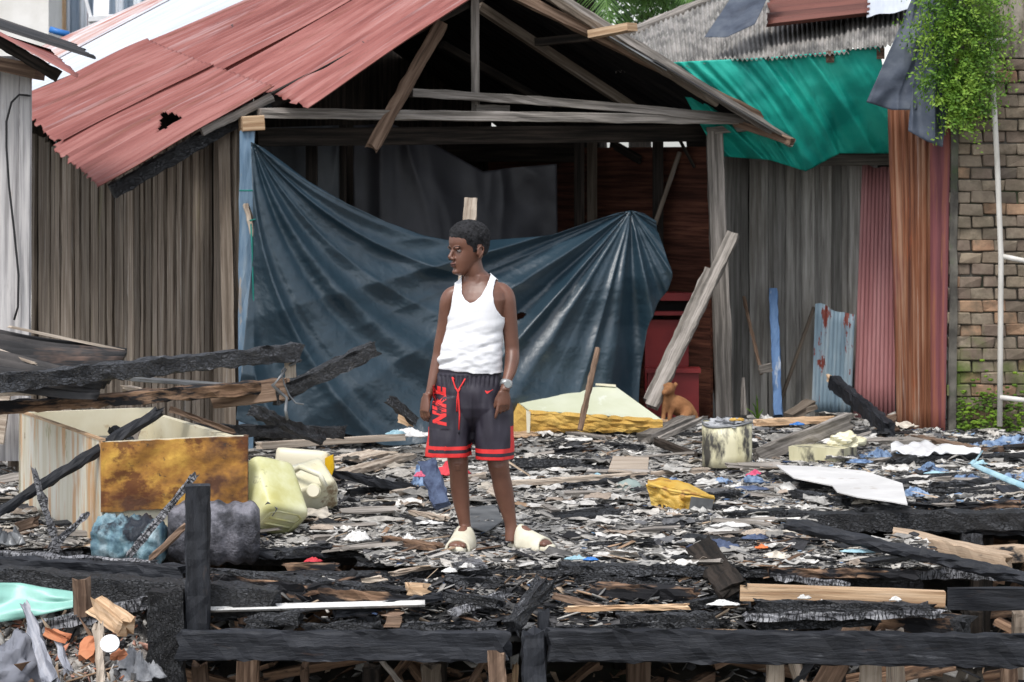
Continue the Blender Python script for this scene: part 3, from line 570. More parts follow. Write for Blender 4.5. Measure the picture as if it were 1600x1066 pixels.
o = cloth('black_sheet', 'sheet_black', None, [P(552, 196, 17.3), P(612, 193, 17.3), P(660, 215, 17.4), P(755, 268, 17.6), P(800, 262, 17.7), P(870, 256, 17.8)],
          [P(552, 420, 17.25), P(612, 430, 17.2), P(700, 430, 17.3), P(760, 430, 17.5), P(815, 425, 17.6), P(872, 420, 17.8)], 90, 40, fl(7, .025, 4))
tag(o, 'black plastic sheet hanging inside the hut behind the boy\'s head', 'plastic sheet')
o = cloth('grey_sheet', 'sheet_grey', None, [P(398, 200, 16.9), P(530, 196, 17.2)], [P(398, 420, 16.85), P(530, 420, 17.1)], 40, 30, fl(5, .02, 8))
tag(o, 'dull grey sheet hanging inside the hut beside the blue post', 'plastic sheet')

# ================================================================= shed at the left edge
shed = thing('weathered_shed', 'weathered pale wooden shed cut by the left edge of the photo, black cable on it', 'shed', P(0, 560, 14.6))
def spart(name, p0, p1, w, t, m, **k):
    mb = MB(); mb.beam(p0, p1, w, t, **k); return obj(name, mb, m, shed)
M['shed_wood'] = mat('whitewashed_wood', [(.26, .25, .25), (.40, .385, .385), (.50, .48, .47)], scale=WD, ns=1.6, bump=.35, bs=((1.5, 40, 40), 2), rough=.85, spec=.2, var=.06,
                     spots=[((.10, .085, .085), 1.1, .58, .1, (1.2, 4, 4), .75), ((.28, .18, .12), 1.3, .62, .08, (1.5, 7, 7), .6)])
for x0, w_, dz in ((-95, .17, 0), (-45, .17, .003), (6, .17, 0)):
    spart('wall_plank', P(x0, 720, 14.6), P(x0, 88, 14.6), .03, w_ - .004, 'shed_wood', up=(1, 0, 0), seg=8, jit=.0015)
spart('corner_post', P(38, 720, 14.57), P(40, 100, 14.57), .06, .058, 'shed_wood', up=(1, 0, 0), seg=8, jit=.002)
for k, xx in enumerate(range(5)):
    spart('side_plank', P(40, 720, 14.7 + .3 * k) if k == 0 else Vector((P(34, 0, 14.65).x - .05 * k, 14.7 + .16 * k, -.1)), Vector((P(34, 0, 14.65).x - .05 * k, 14.7 + .16 * k, 2.15)), .15, .02, 'wall_wood', up=(1, 0, 0), seg=4)
spart('post_cap', P(24, 104, 14.45), P(44, 104, 14.45), .08, .06, 'grey_wood', seg=3)
spart('lower_board', P(-60, 640, 14.4), P(12, 650, 14.4), .04, .3, 'pale_wood', seg=6)
spart('roof_fascia', P(-60, 30, 14.3), P(92, 120, 14.3), .03, .06, 'dark_wood', jit=.003)
mb = MB(); mb.tube([P(x, y, 14.5) for x, y in ((48, 150), (30, 148), (18, 160), (10, 190), (10, 230), (14, 290), (22, 360), (29, 430), (28, 480), (22, 500))], .006, 6); obj('cable', mb, 'black_rubber', shed, smooth=True)
sheet('red_roof_sheet', 'red_sheet', shed, P(120, 118, 14.0), P(-60, 20, 14.2), P(-50, 40, 15.0), P(70, 76, 14.9), wave=.09, amp=.009, nu=10, jag=.05)
sheet('dark_roof_sheet', 'burnt_sheet', shed, P(142, 88, 14.6), P(-60, 24, 14.8), P(-60, 10, 15.6), P(110, 68, 15.4), wave=.09, amp=.009, nu=10, jag=.06)
mb = MB(); mb.slab([P(-60, 78, 14.35), P(57, 100, 14.35), P(54, 124, 14.35), P(-60, 98, 14.35)], (0, 1, 0), .3); obj('eave_board', mb, 'brown_wood', shed)

# ================================================================= buildings beyond, top left
wb = thing('white_building', 'white rendered building beyond the red roof at the top left corner', 'building', P(20, 200, 26))
mb = MB(); mb.box((P(-300, 0, 26).x, 26, -.2), (P(76, 0, 26).x, 29, P(0, -150, 26).z)); obj('wall', mb, 'plaster', wb)
bb = thing('blue_building', 'pale blue corrugated building front beyond the red roof, with an orange door frame', 'building', P(180, 200, 27))
for k in range(12):
    x0 = 96 + k * 14; x1 = x0 + 13
    sheet('wall_sheet', 'blue_light' if False else 'white_sheet', bb, P(x0, 260, 27), P(x0, -90, 27), P(x1, -90, 27), P(x1, 260, 27), wave=.045, amp=.012, nu=2) if k % 2 == 0 else None
M['pale_blue'] = mat('pale_blue_board', [(.30, .38, .48), (.42, .50, .60)], scale=(1, 8, 8), ns=2, rough=.7, bump=.2)
for k in range(24):
    x0 = 100 + k * 8; mb = MB(); mb.beam(P(x0, 260, 27.2 + .02 * (k % 2)), P(x0, -95, 27.2 + .02 * (k % 2)), .02, .052, seg=2, up=(1, 0, 0)); obj('board', mb, 'pale_blue', bb)
for x0, m in ((82, 'dark_wood'), (92, 'dark_wood'), (99, 'blond_wood')):
    mb = MB(); mb.beam(P(x0, 260, 26.8), P(x0, -90, 26.8), .05, .05 if m == 'blond_wood' else .07, seg=2, up=(1, 0, 0)); obj('door_frame', mb, m, bb)
mb = MB(); mb.tube([P(78, 46, 23), P(90, 50, 23), P(108, 54, 23)], .028, 10); tag(obj('blue_pipe', mb, 'blue_plastic', smooth=True), 'short bright blue pipe poking out beside the white building', 'pipe')
ch = thing('white_chair', 'white plastic chair behind the red roof near the pale blue wall', 'chair', P(160, 90, 22.5))
def cb(nm, a, b_, w, t): mb = MB(); mb.beam(a, b_, w, t, seg=6, bow=0); obj(nm, mb, 'white_plastic', ch)
cb('leg', P(143, 110, 22.4), P(141, 30, 22.4), .03, .03); cb('leg', P(171, 110, 22.4), P(172, 26, 22.4), .03, .03)
cb('leg', P(148, 100, 22.9), P(147, 30, 22.9), .03, .03); cb('leg', P(175, 100, 22.9), P(176, 26, 22.9), .03, .03)
mb = MB(); mb.hexa([P(138, 34, 22.35), P(176, 30, 22.35), P(180, 28, 22.9), P(142, 31, 22.9), P(138, 26, 22.35), P(176, 24, 22.35), P(180, 22, 22.9), P(142, 25, 22.9)]); obj('seat', mb, 'white_plastic', ch)
mb = MB(); mb.beam(P(158, 28, 22.95), P(160, -50, 23.05), .02, .13, seg=6, up=(1, 0, 0)); obj('backrest', mb, 'white_plastic', ch)
cb('arm', P(132, -10, 22.4), P(142, 28, 22.4), .025, .03)

# ================================================================= back right hut
rh = thing('cement_roof_hut', 'grey plank hut with fibre cement roof and rusty metal wall sheets at right', 'hut', P(1290, 660, 18.2))
def rpart(name, p0, p1, w, t, m, **k):
    mb = MB(); mb.beam(p0, p1, w, t, **k); return obj(name, mb, m, rh)
x = 1118
while x < 1345:
    w_ = R(18, 30); d = 18.3 + R(-.02, .02); a = P(x + w_ / 2, 665, d); b_ = P(x + w_ / 2 + R(-2, 2), 240, d)
    rpart('plank', a, b_ , .022, w_ / F * d - .004, 'green_grey_wood', up=(1, 0, 0), seg=8, jit=.0022, j1=.01) if True else None
    if R(0, 1) < .35: rpart('batten', P(x, 665, d - .03), P(x, 240, d - .03), .015, .035, 'green_grey_wood', up=(1, 0, 0), seg=6, jit=.0015)
    x += w_
rpart('top_board', P(1276, 248, 18.15), P(1402, 246, 18.15), .03, .10, 'grey_wood', seg=5, jit=.002)
rpart('top_board', P(1176, 243, 18.2), P(1232, 243, 18.2), .03, .07, 'green_grey_wood', seg=3, jit=.002)
rpart('wall_brace', P(1208, 660, 18.1), P(1272, 480, 18.15), .02, .045, 'wall_wood', seg=5)
sheet('red_wall_sheet', 'red_sheet_b', rh, P(1333, 668, 18.12), P(1347, 262, 18.12), P(1404, 262, 18.12), P(1402, 668, 18.12), wave=.03, amp=.004, nu=6, jag=.02, jag2=.05)
sheet('blue_wall_patch', 'blue_sheet', rh, P(1268, 640, 18.08), P(1274, 474, 18.08), P(1336, 488, 18.07), P(1330, 645, 18.07), wave=.028, amp=.0022, nu=8, jag=.03, jag2=.05)
sheet('rusty_wall_sheet', 'rust_sheet', rh, P(1402, 690, 16.95), P(1386, 150, 16.95), P(1462, 150, 16.9), P(1458, 690, 16.9), wave=.040, amp=.008, nu=10, jag=.03)
sheet('maroon_wall_sheet', 'maroon_sheet', rh, P(1454, 690, 16.87), P(1452, 150, 16.87), P(1486, 150, 16.8), P(1476, 690, 16.8), wave=.09, amp=.004, nu=10, jag=.03)
mb = MB(); mb.hexa([P(1402, 690, 16.97), P(1400, 690, 18.2), P(1398, 690, 18.2), P(1400, 690, 16.97), P(1402, 150, 16.97), P(1400, 150, 18.2), P(1398, 150, 18.2), P(1400, 150, 16.97)]); obj('side_wall', mb, 'dark_wood', rh)
# roof
c0, c1, c2, c3 = P(962, 113, 17.75), P(1446, 70, 17.05), P(1446, -112, 21.0), P(940, 56, 20.4)
for i in range(4):
    a, b_ = i / 4, (i + 1) / 4 + (.01 if i < 3 else 0); o_ = Vector((0, 0, .012 * (i % 2)))
    sheet('roof_sheet', 'cement_sheet', rh, c0.lerp(c1, a) + o_, c3.lerp(c2, a) + o_, c3.lerp(c2, b_) + o_, c0.lerp(c1, b_) + o_, wave=.042, amp=.010, nu=14, jag=.02, warp=.02)
rpart('ridge_board', P(985, 52, 19.9), P(1130, -8, 20.6), .12, .06, 'grey_wood', seg=10, jit=.004)
for x_, d in ((1130, 17.55), (1222, 17.45), (1297, 17.3), (1376, 17.2)): rpart('rafter_end', P(x_, 103 - (x_ - 1100) * .07, d), P(x_ - 4, 92 - (x_ - 1100) * .07, d + 1.0), .05, .07, 'brown_wood', seg=3)
rpart('wall_plate', P(1060, 130, 18.2), P(1400, 110, 18.2), .05, .06, 'dark_wood', seg=3)
mb = MB(); mb.slab([P(1060, 108, 18.5), P(1420, 108, 18.5), P(1420, 660, 18.5), P(1120, 660, 18.5)], (0, 1, 0), .02); obj('backing_wall', mb, 'dark_wood', rh)  # wall behind the tarp; lower part added to block light between planks
for i in range(2):
    A = [P(1196, 40, 17.9).lerp(P(1362, 26, 17.9), i / 2), P(1206, -50, 19.5).lerp(P(1372, -60, 19.5), i / 2), P(1206, -50, 19.5).lerp(P(1372, -60, 19.5), i / 2 + .5), P(1196, 40, 17.9).lerp(P(1362, 26, 17.9), i / 2 + .5)]
    A = [p + Vector((0, 0, .04)) for p in A]
# the brown sheet lies with its ribs across the roof
q = [P(1200, 42, 17.75), P(1358, 24, 17.75), P(1366, -40, 19.2), P(1206, -30, 19.2)]
sheet('brown_roof_sheet', 'brown_sheet', rh, q[0], q[1], q[2], q[3], wave=.16, amp=.02, nu=14, jag=.02)
sheet('light_roof_sheet', 'white_sheet', rh, P(1354, 26, 17.7), P(1358, -50, 19.2), P(1440, -60, 19.2), P(1440, 12, 17.6), wave=.2, amp=.006, nu=6, jag=.02)
# green tarp under the eave
def gdisp(u, v, p): return .06 * math.sin(math.pi * v) + .05 * (1 - 3.4 * abs(N3(u * 6 - v * 1.4, .6 + v * .35, 3))) * (.35 + v) + .02 * (1 - 3 * abs(N3(u * 15 - v * 3, 8 + v * .6, 5))) + .012 * N3(p.x * 9, p.z * 9, 3)
o = cloth('green_tarp', 'tarp_green', None, [P(1040, 98, 17.62), P(1120, 94, 17.52), P(1200, 90, 17.44), P(1290, 82, 17.34), P(1372, 72, 17.22)],
          [P(1120, 244, 17.8), P(1200, 250, 17.75), P(1258, 268, 17.7), P(1310, 240, 17.7), P(1402, 240, 17.6)], 140, 60, gdisp)
tag(o, 'bright green tarp tucked under the fibre cement roof above the plank wall', 'tarp')
o = cloth('draped_cloth', 'tarp_navy', None, [P(1432, -20, 16.75), P(1470, -25, 16.7), P(1500, -20, 16.7)], [P(1352, 160, 16.7), P(1395, 172, 16.62), P(1432, 172, 16.65)], 60, 60, crl(2))
tag(o, 'torn navy cloth draped over the roof edge, the wider flap left of the fern', 'cloth')
o = cloth('draped_cloth', 'tarp_navy', None, [P(1438, 0, 16.72), P(1480, -20, 16.65), P(1500, -20, 16.62)], [P(1418, 205, 16.6), P(1450, 222, 16.55), P(1474, 230, 16.58)], 60, 60, crl(6))
tag(o, 'narrow navy cloth strip hanging lower, in front of the rusty metal and against the fern', 'cloth')
o = cloth('draped_cloth', 'tarp_navy', None, [P(1165, -30, 18.2), P(1190, -30, 18.1), P(1215, -30, 18.0)], [P(1100, 66, 17.6), P(1135, 66, 17.5), P(1180, 45, 17.55)], 40, 40, crl(11))
o.location.z += .03
tag(o, 'dark plastic strip lying down the fibre cement roof beside the brown sheet', 'cloth')

# ================================================================= brick wall at the right
bw = thing('brick_wall', 'old mossy brick wall at the right edge of the photo', 'wall', P(1560, 690, 16.8))
mb = MB(); mb.box((P(1492, 0, 16.84).x, 16.84, -.15), (P(1840, 0, 16.84).x, 17.05, 2.75)); obj('mortar_core', mb, 'mortar', bw)
M['brick'] = m = mat('old_brick', [(.20, .17, .145), (.30, .27, .23)], coord='Object', scale=(1, 1, 1), ns=9, rough=.95, bump=.6, var=0, bs=((1, 1, 1), 40))
nt = m.node_tree; b_ = nt.nodes['Principled BSDF']; L_ = nt.links; cin = b_.inputs['Base Color'].links[0].from_socket
oi = node(nt, 'ShaderNodeObjectInfo'); cr = node(nt, 'ShaderNodeValToRGB'); cr.color_ramp.interpolation = 'CONSTANT'
e = cr.color_ramp.elements; e[0].color = (.9, .82, .72, 1); e[1].position = .30; e[1].color = (1.15, .82, .60, 1)
for p_, c_ in ((.42, (.72, .62, .56)), (.60, (1.0, .90, .76)), (.78, (.42, .38, .36)), (.90, (1.25, .85, .62))): el = e.new(p_); el.color = (*c_, 1)
L_.new(oi.outputs['Random'], cr.inputs[0]); vm = node(nt, 'ShaderNodeVectorMath', operation='MULTIPLY'); L_.new(cin, vm.inputs[0]); L_.new(cr.outputs[0], vm.inputs[1])
ge = node(nt, 'ShaderNodeNewGeometry'); nn = node(nt, 'ShaderNodeTexNoise'); nn.inputs['Scale'].default_value = 3.2; nn.inputs['Detail'].default_value = 6; L_.new(ge.outputs['Position'], nn.inputs['Vector'])
sx = node(nt, 'ShaderNodeSeparateXYZ'); L_.new(ge.outputs['Position'], sx.inputs[0])
ma = node(nt, 'ShaderNodeMath', operation='MULTIPLY_ADD'); ma.inputs[1].default_value = -.22; L_.new(sx.outputs['Z'], ma.inputs[0]); L_.new(nn.outputs['Fac'], ma.inputs[2])
mr = node(nt, 'ShaderNodeMapRange'); mr.inputs[1].default_value = .36; mr.inputs[2].default_value = .50; L_.new(ma.outputs[0], mr.inputs[0])
mx = node(nt, 'ShaderNodeMix', data_type='RGBA'); n5 = node(nt, 'ShaderNodeTexNoise'); n5.inputs['Scale'].default_value = 5; n5.inputs['Detail'].default_value = 8; n5.inputs['Roughness'].default_value = .75; L_.new(ge.outputs['Position'], n5.inputs['Vector'])
m5 = node(nt, 'ShaderNodeMapRange'); m5.inputs[1].default_value = .46; m5.inputs[2].default_value = .60; m5.inputs[4].default_value = .75; L_.new(n5.outputs['Fac'], m5.inputs[0])
x5 = node(nt, 'ShaderNodeMix', data_type='RGBA'); L_.new(m5.outputs[0], x5.inputs[0]); L_.new(vm.outputs[0], x5.inputs[6]); x5.inputs[7].default_value = (.12, .10, .07, 1)
L_.new(mr.outputs[0], mx.inputs[0]); L_.new(x5.outputs[2], mx.inputs[6]); mx.inputs[7].default_value = (.085, .12, .025, 1); L_.new(mx.outputs[2], b_.inputs['Base Color'])
variants = []
for k in range(6):
    mb = MB(); lx, lz = .0695, .0345
    c8 = [(-lx, 0, -lz), (lx, 0, -lz), (lx, .09, -lz), (-lx, .09, -lz), (-lx, 0, lz), (lx, 0, lz), (lx, .09, lz), (-lx, .09, lz)]
    c8 = [Vector(c) + Vector((R(-.009, .006), R(-.010, .012), R(-.006, .005))) for c in c8]; mb.hexa(c8)
    me = bpy.data.meshes.new('brick'); me.from_pydata(mb.v, [], mb.f); me.materials.append(M['brick'])
    bm = bmesh.new(); bm.from_mesh(me); bmesh.ops.bevel(bm, geom=bm.edges[:], offset=.006, segments=1, affect='EDGES'); bmesh.ops.recalc_face_normals(bm, faces=bm.faces); bm.to_mesh(me); bm.free(); variants.append(me)
row = 0; z = .0
while z < 2.34:
    x = P(1500, 0, 16.8).x + (.07 if row % 2 else 0)
    if row % 2:
        o = bpy.data.objects.new('brick', variants[row % 6]); link(o, bw); o.location = Vector((x - .10, 16.80 + R(0, .01), z)) - ORG[bw.name]; o.scale.x = .48
    while x < P(1700, 0, 16.8).x:
        o = bpy.data.objects.new('brick', random.choice(variants)); link(o, bw); o.location = Vector((x + R(-.004, .004), 16.80 + R(-.008, .022), z + R(-.004, .004))) - ORG[bw.name]
        o.rotation_euler.y = R(-.03, .03); x += .143
    z += .0745; row += 1
mb = MB(); mb.slab([P(1560, 90, 16.8), P(1840, 90, 16.8), P(1840, -120, 16.8), P(1556, -120, 16.8), P(1552, 20, 16.8)], (0, 1, 0), .045); obj('render_patch', mb, 'old_plaster', bw)
mb = MB(); mb.beam(P(1487, 700, 16.82), P(1491, 150, 16.82), .08, .045, up=(1, 0, 0), seg=14, jit=.004); obj('cement_edge', mb, 'mortar', bw)
# moss clumps on the wall foot
mb = MB()
for i in range(500):
    x_ = R(1495, 1600); yy = 690 - abs(random.gauss(0, 38)) - (20 if 1520 < x_ < 1570 else 0) * R(0, 1)
    c = P(x_, yy, 16.785 - R(0, .03)); r_ = R(.004, .014); mb.ell(c, (r_ * 1.3, r_ * .6, r_ * .8), nu=6, nv=4)
tag(obj('moss_cover', mb, 'moss', bw, smooth=True), kind='stuff')
pp = thing('water_pipe', 'thin stained white pipe with a tee on top climbing the brick wall', 'pipe', P(1562, 665, 16.6))
mb = MB(); mb.tube([P(1548, 72, 16.62), P(1552, 140, 16.62), P(1558, 250, 16.62), P(1564, 400, 16.64), P(1563, 560, 16.66), P(1562, 666, 16.68)], .0175, 10); obj('riser', mb, 'pipe_white', pp, smooth=True)
mb = MB(); mb.tube([P(1524, 66, 16.62), P(1572, 64, 16.62)], .02, 10); mb.tube([P(1540, 60, 16.62), P(1540, 70, 16.62)], .022, 10); obj('tee', mb, 'pipe_white', pp, smooth=True)
mb = MB(); mb.ell(P(1539, 56, 16.62), (.018, .018, .015)); obj('valve_knob', mb, 'blue_plastic', pp, smooth=True)
mb = MB(); mb.tube([P(1564, 400, 16.64), P(1640, 416, 16.64)], .016, 8); obj('branch', mb, 'pipe_white', pp, smooth=True)
mb = MB(); mb.tube([P(1562, 621, 16.66), P(1640, 630, 16.66)], .016, 8); obj('branch', mb, 'pipe_white', pp, smooth=True)
# fern hanging off the wall
fern = thing('fern_bush', 'bright green feathery fern bush growing from the top of the brick wall', 'plant', P(1500, 205, 16.6))
mb = MB(); stems = MB(); random.seed(3)
for i in range(1250):
    yy = R(-40, 186); hw = pl(yy, [(-40, 50), (20, 50), (90, 50), (130, 44), (155, 32), (180, 24), (205, 10)]); cx = pl(yy, [(-40, 1508), (60, 1500), (120, 1496), (205, 1512)])
    c = P(cx + max(-1, min(1, random.gauss(0, .5))) * hw, yy, 16.62 + R(-.16, .12)); out = Vector(((c.x - P(cx, 0, 16.6).x) * 2.2, -.22 + R(-.2, .2), R(-.25, .30))).normalized()
    Ls = R(.08, .22); pts = [c + out * Ls * k / 3 + Vector((0, 0, -.03 * (k / 3) ** 2)) for k in range(4)]
    if i % 4 == 0: stems.tube(pts, [.002, .0018, .0015, .001], 4)
    for k in range(9):
        q = pts[0].lerp(pts[3], k / 8); s_ = (1 if k % 2 else -1)
        sd = out.cross(Vector((R(-.4, .4), -1, R(-.4, .4)))).normalized() * s_
        t2 = (sd + out * .7 + Vector((R(-.3, .3), R(-.3, .3), R(-.3, .3)))).normalized(); l2 = R(.016, .034); w2 = t2.orthogonal().normalized() * l2 * .28
        b0 = len(mb.v); mb.v += [q, q + t2 * l2 * .5 + w2, q + t2 * l2, q + t2 * l2 * .5 - w2]; mb.face((b0, b0 + 1, b0 + 2, b0 + 3))
obj('foliage', mb, 'leaf', fern, fix=False); tag(obj('stems', stems, 'leaf_dark', fern), kind='stuff')
tag(fern.children[0], kind='stuff')
random.seed(11)
# ================================================================= greenery beyond the roofs
palm = thing('palm_tree', 'palm with long drooping green fronds behind the roof at the top of the photo', 'palm tree', Vector((P(940, 0, 24).x, 24, -.1)))
mb = MB(); tp = P(905, -75, 23.5); ft = Vector((P(940, 0, 24).x, 24, -.1)); mb.tube([ft, ft.lerp(tp, .5) + Vector((.05, 0, 0)), tp], [.14, .11, .09], 12); obj('trunk', mb, 'dark_wood', palm, smooth=True)
for k in range(16):
    ang = k / 16 * math.tau + R(-.15, .15); Lf = R(1.7, 2.3); h = Vector((math.cos(ang), math.sin(ang), 0)); mb = MB(); pts = []
    for j in range(9):
        t = j / 8; pts.append(tp + h * Lf * t + Vector((0, 0, .75 * t - (1.5 if k % 2 else 2.2) * t * t)))
    mb.tube(pts, [.018 * (1 - .1 * j) for j in range(9)], 5)
    for j in range(90):
        t = .08 + .92 * j / 90; i0 = min(7, int(t * 8)); p = pts[i0].lerp(pts[i0 + 1], t * 8 - i0); D = (pts[i0 + 1] - pts[i0]).normalized()
        for s_ in (1, -1):
            sd = D.cross(Vector((0, 0, 1))).normalized() * s_; dr = (sd + D * .8 + Vector((0, 0, -.5 - R(0, .3)))).normalized(); l_ = .5 * math.sin(math.pi * min(1, t * .85 + .12)) + .08
            w_ = D * .012; b0 = len(mb.v); mb.v += [p - w_, p + w_, p + dr * l_ * .6 + w_ * .8 + Vector((0, 0, .02)), p + dr * l_]; mb.face((b0, b0 + 1, b0 + 2, b0 + 3))
    obj('frond', mb, 'palm', palm, fix=False)
tree = thing('dark_tree', 'dark leafy tree behind the palm fronds above the fibre cement roof', 'tree', Vector((P(1000, 0, 30).x, 30, -.1)))
mb = MB(); mb.tube([Vector((P(1000, 0, 30).x, 30, -.1)), P(1000, 120, 30), P(1010, 20, 30)], [.15, .12, .06], 10); obj('trunk', mb, 'dark_wood', tree)
mb = MB()
for i in range(9000):
    a = R(0, math.tau); r_ = R(0, 1) ** .4; zz = R(-1, 1); q = Vector((math.cos(a) * r_ * 1.5, math.sin(a) * r_ * 1.0, zz * .95)) * (1 + .3 * N3(a * 2, zz * 3))
    c = P(1010, 10, 30) + q; t2 = Vector((R(-1, 1), R(-1, 1), R(-1, 1))).normalized(); u2 = t2.orthogonal().normalized(); l2 = R(.03, .07)
    b0 = len(mb.v); mb.v += [c, c + t2 * l2 + u2 * l2 * .5, c + t2 * l2 * 2, c + t2 * l2 - u2 * l2 * .5]; mb.face((b0, b0 + 1, b0 + 2, b0 + 3))
tag(obj('crown', mb, 'leaf_dark', tree, fix=False), kind='stuff')
# ================================================================= the boy
PD = 12.0
def B(x, y, dy=0.0): return P(x, y, PD) + Vector((0, dy, 0))       # on the boy's plane, dy towards (-) or away from (+) the camera
boy = thing('person', 'boy in white tank top and dark red banded shorts standing on the burnt deck', 'person', (B(762, 860).x, PD, 0.0))
BO = ORG[boy.name]; S1 = 1 / 355.0
M['skin'] = mat('brown_skin', [(.120, .052, .033), (.165, .074, .048)], coord='Object', ns=9, rough=.42, spec=.5, bump=.08, bs=((1, 1, 1), 60), var=0)
M['skin'].node_tree.nodes['Principled BSDF'].inputs['Subsurface Weight'].default_value = .06
M['skin'].node_tree.nodes['Principled BSDF'].inputs['Subsurface Radius'].default_value = (.02, .008, .004)
M['lips'] = flat('lips', (.16, .065, .055), .45); M['brow'] = flat('eyebrow', (.012, .009, .008), .9); M['eye_white'] = flat('eye_white', (.28, .25, .24), .3, bump=0); M['iris'] = flat('iris', (.012, .008, .006), .2, bump=0)
M['hair'] = mat('short_black_hair', [(.012, .012, .013), (.030, .030, .033)], coord='Object', ns=60, rough=.9, spec=.2, bump=1, bs=((1, 1, 1), 110), dist=.006, var=0)
M['shirt'] = mat('white_rib_cotton', [(.70, .70, .72), (.76, .76, .78)], coord='Object', ns=10, rough=.9, bump=.25, bs=((1, 1, 1), 25), dist=.006, spec=.2, var=0)
M['shorts'] = mat('dark_purple_mesh', [(.018, .015, .024), (.028, .024, .036)], coord='Object', ns=8, rough=.55, bump=.1, spec=.4, var=0)
M['waistband'] = flat('waistband', (.022, .019, .030), .7)
M['red_print'] = flat('red_print', (.72, .035, .035), .6, bump=0); M['slide'] = mat('cream_foam', [(.56, .52, .40), (.66, .62, .50)], coord='Object', ns=14, rough=.6, bump=.1, var=0, spots=[((.38, .32, .22), 10, .62, .08, (1, 1, 1), .7)])
M['watch'] = flat('watch_steel', (.55, .56, .56), .3, metal=.6); M['dial'] = flat('watch_dial', (.30, .33, .33), .3)

def ring(c, rx, ry, n=28, pw=1.0, rot=0):                 # horizontal ring
    o = []
    for k in range(n):
        t = k * math.tau / n; cx, sy = math.cos(t), math.sin(t)
        ex = math.copysign(abs(cx) ** pw, cx) * rx; ey = math.copysign(abs(sy) ** pw, sy) * ry
        if rot: ex, ey = ex * math.cos(rot) - ey * math.sin(rot), ex * math.sin(rot) + ey * math.cos(rot)
        o.append(c + Vector((ex, ey, 0)))
    return o
TOR = [  # row, centre column, half width px, half depth m, depth offset
    (628, 737, 50, .095, .01), (605, 736, 50, .093, .01), (585, 735, 46, .088, .0), (562, 735, 43.5, .082, -.005), (540, 737, 41.5, .080, -.008), (520, 741, 41, .083, -.006),
    (500, 744, 42, .088, -.004), (482, 746, 43, .090, 0), (468, 747, 46, .088, .004), (456, 747, 45, .078, .01), (447, 747, 37, .066, .014), (439, 746, 27, .055, .014), (430, 745, 20, .050, .010)]
TROT = math.radians(-14)
def torso(mb, g=0, gf=lambda y: 0, rows=TOR):
    mb.rings([ring(B(c, y, dy), (hw + g + gf(y)) * S1, dh + (g + gf(y)) * S1, 40, .88, TROT) for y, c, hw, dh, dy in rows])
def limb(mb, pts, n=20): mb.tube([B(x, y, d) for x, y, d, r in pts], [r * S1 for x, y, d, r in pts], n)
def dense(pts, k=4):                                      # smooth the chain (Catmull-Rom) so that limbs taper evenly
    out = []
    for i in range(len(pts) - 1):
        p0, p1, p2, p3 = pts[max(0, i - 1)], pts[i], pts[i + 1], pts[min(len(pts) - 1, i + 2)]
        for j in range(k):
            t = j / k; out.append(tuple(.5 * (2 * b_ + (c_ - a) * t + (2 * a - 5 * b_ + 4 * c_ - d) * t * t + (3 * b_ - a - 3 * c_ + d) * t ** 3) for a, b_, c_, d in zip(p0, p1, p2, p3)))
    return out + [pts[-1]]
body = MB(); torso(body)
# shoulders and arms (column, row, depth, radius px)
armL = [(716, 458, .0, 12), (706, 461, .0, 12.6), (700, 470, .0, 12.6), (697, 490, .006, 11.8), (693, 515, .012, 10.8), (688, 538, .018, 10.2), (685, 556, .020, 9.6), (682, 572, .012, 9.8), (678, 590, .0, 8.8), (674, 605, -.012, 7.2), (671, 615, -.018, 6.2), (668, 624, -.022, 6.4)]
armR = [(774, 452, .0, 12), (785, 456, .0, 13.4), (791, 466, -.004, 14.2), (794, 485, -.006, 13.2), (797, 510, -.006, 12.0), (799, 532, -.006, 11.6), (800, 548, -.008, 11.4), (800, 562, -.030, 11.4), (797, 578, -.056, 9.8), (793, 590, -.078, 8.0), (790, 600, -.094, 7.2), (789, 608, -.104, 7.6)]
limb(body, dense(armL)); limb(body, dense(armR))
limb(body, [(746, 440, .014, 22), (770, 450, .012, 13), (786, 457, .0, 10)]); limb(body, [(744, 440, .014, 20), (722, 452, .010, 12), (706, 460, 0, 10)])   # trapezius
limb(body, dense([(747, 452, .018, 21), (747, 440, .012, 17.5), (743, 430, .004, 15.5), (739, 418, .0, 15.5), (736, 405, 0, 16)]))
pass
# legs
legL = [(712, 600, .005, 25), (710, 640, .0, 24), (711, 680, -.012, 20), (714, 705, -.02, 17.0), (716, 722, -.022, 16.2), (717, 738, -.012, 14.6), (718, 758, .004, 15.0), (720, 778, .010, 13.8), (723, 800, .012, 11.0), (726, 818, .014, 9.2), (728, 832, .014, 9.6), (729, 842, .010, 9.6)]
legR = [(760, 600, .005, 25), (765, 640, -.005, 24), (771, 680, -.018, 20), (776, 708, -.026, 17.5), (779, 726, -.03, 16.8), (782, 742, -.018, 15.2), (786, 762, -.004, 15.4), (790, 782, .004, 14.0), (795, 804, .008, 11.0), (798, 820, .010, 9.4), (799, 834, .010, 10), (799, 846, .008, 10)]
limb(body, dense(legL)); limb(body, dense(legR))
limb(body, [(715, 722, -.055, 8), (716, 732, -.05, 6)]); limb(body, [(779, 725, -.062, 8), (781, 736, -.056, 6)])    # knee caps
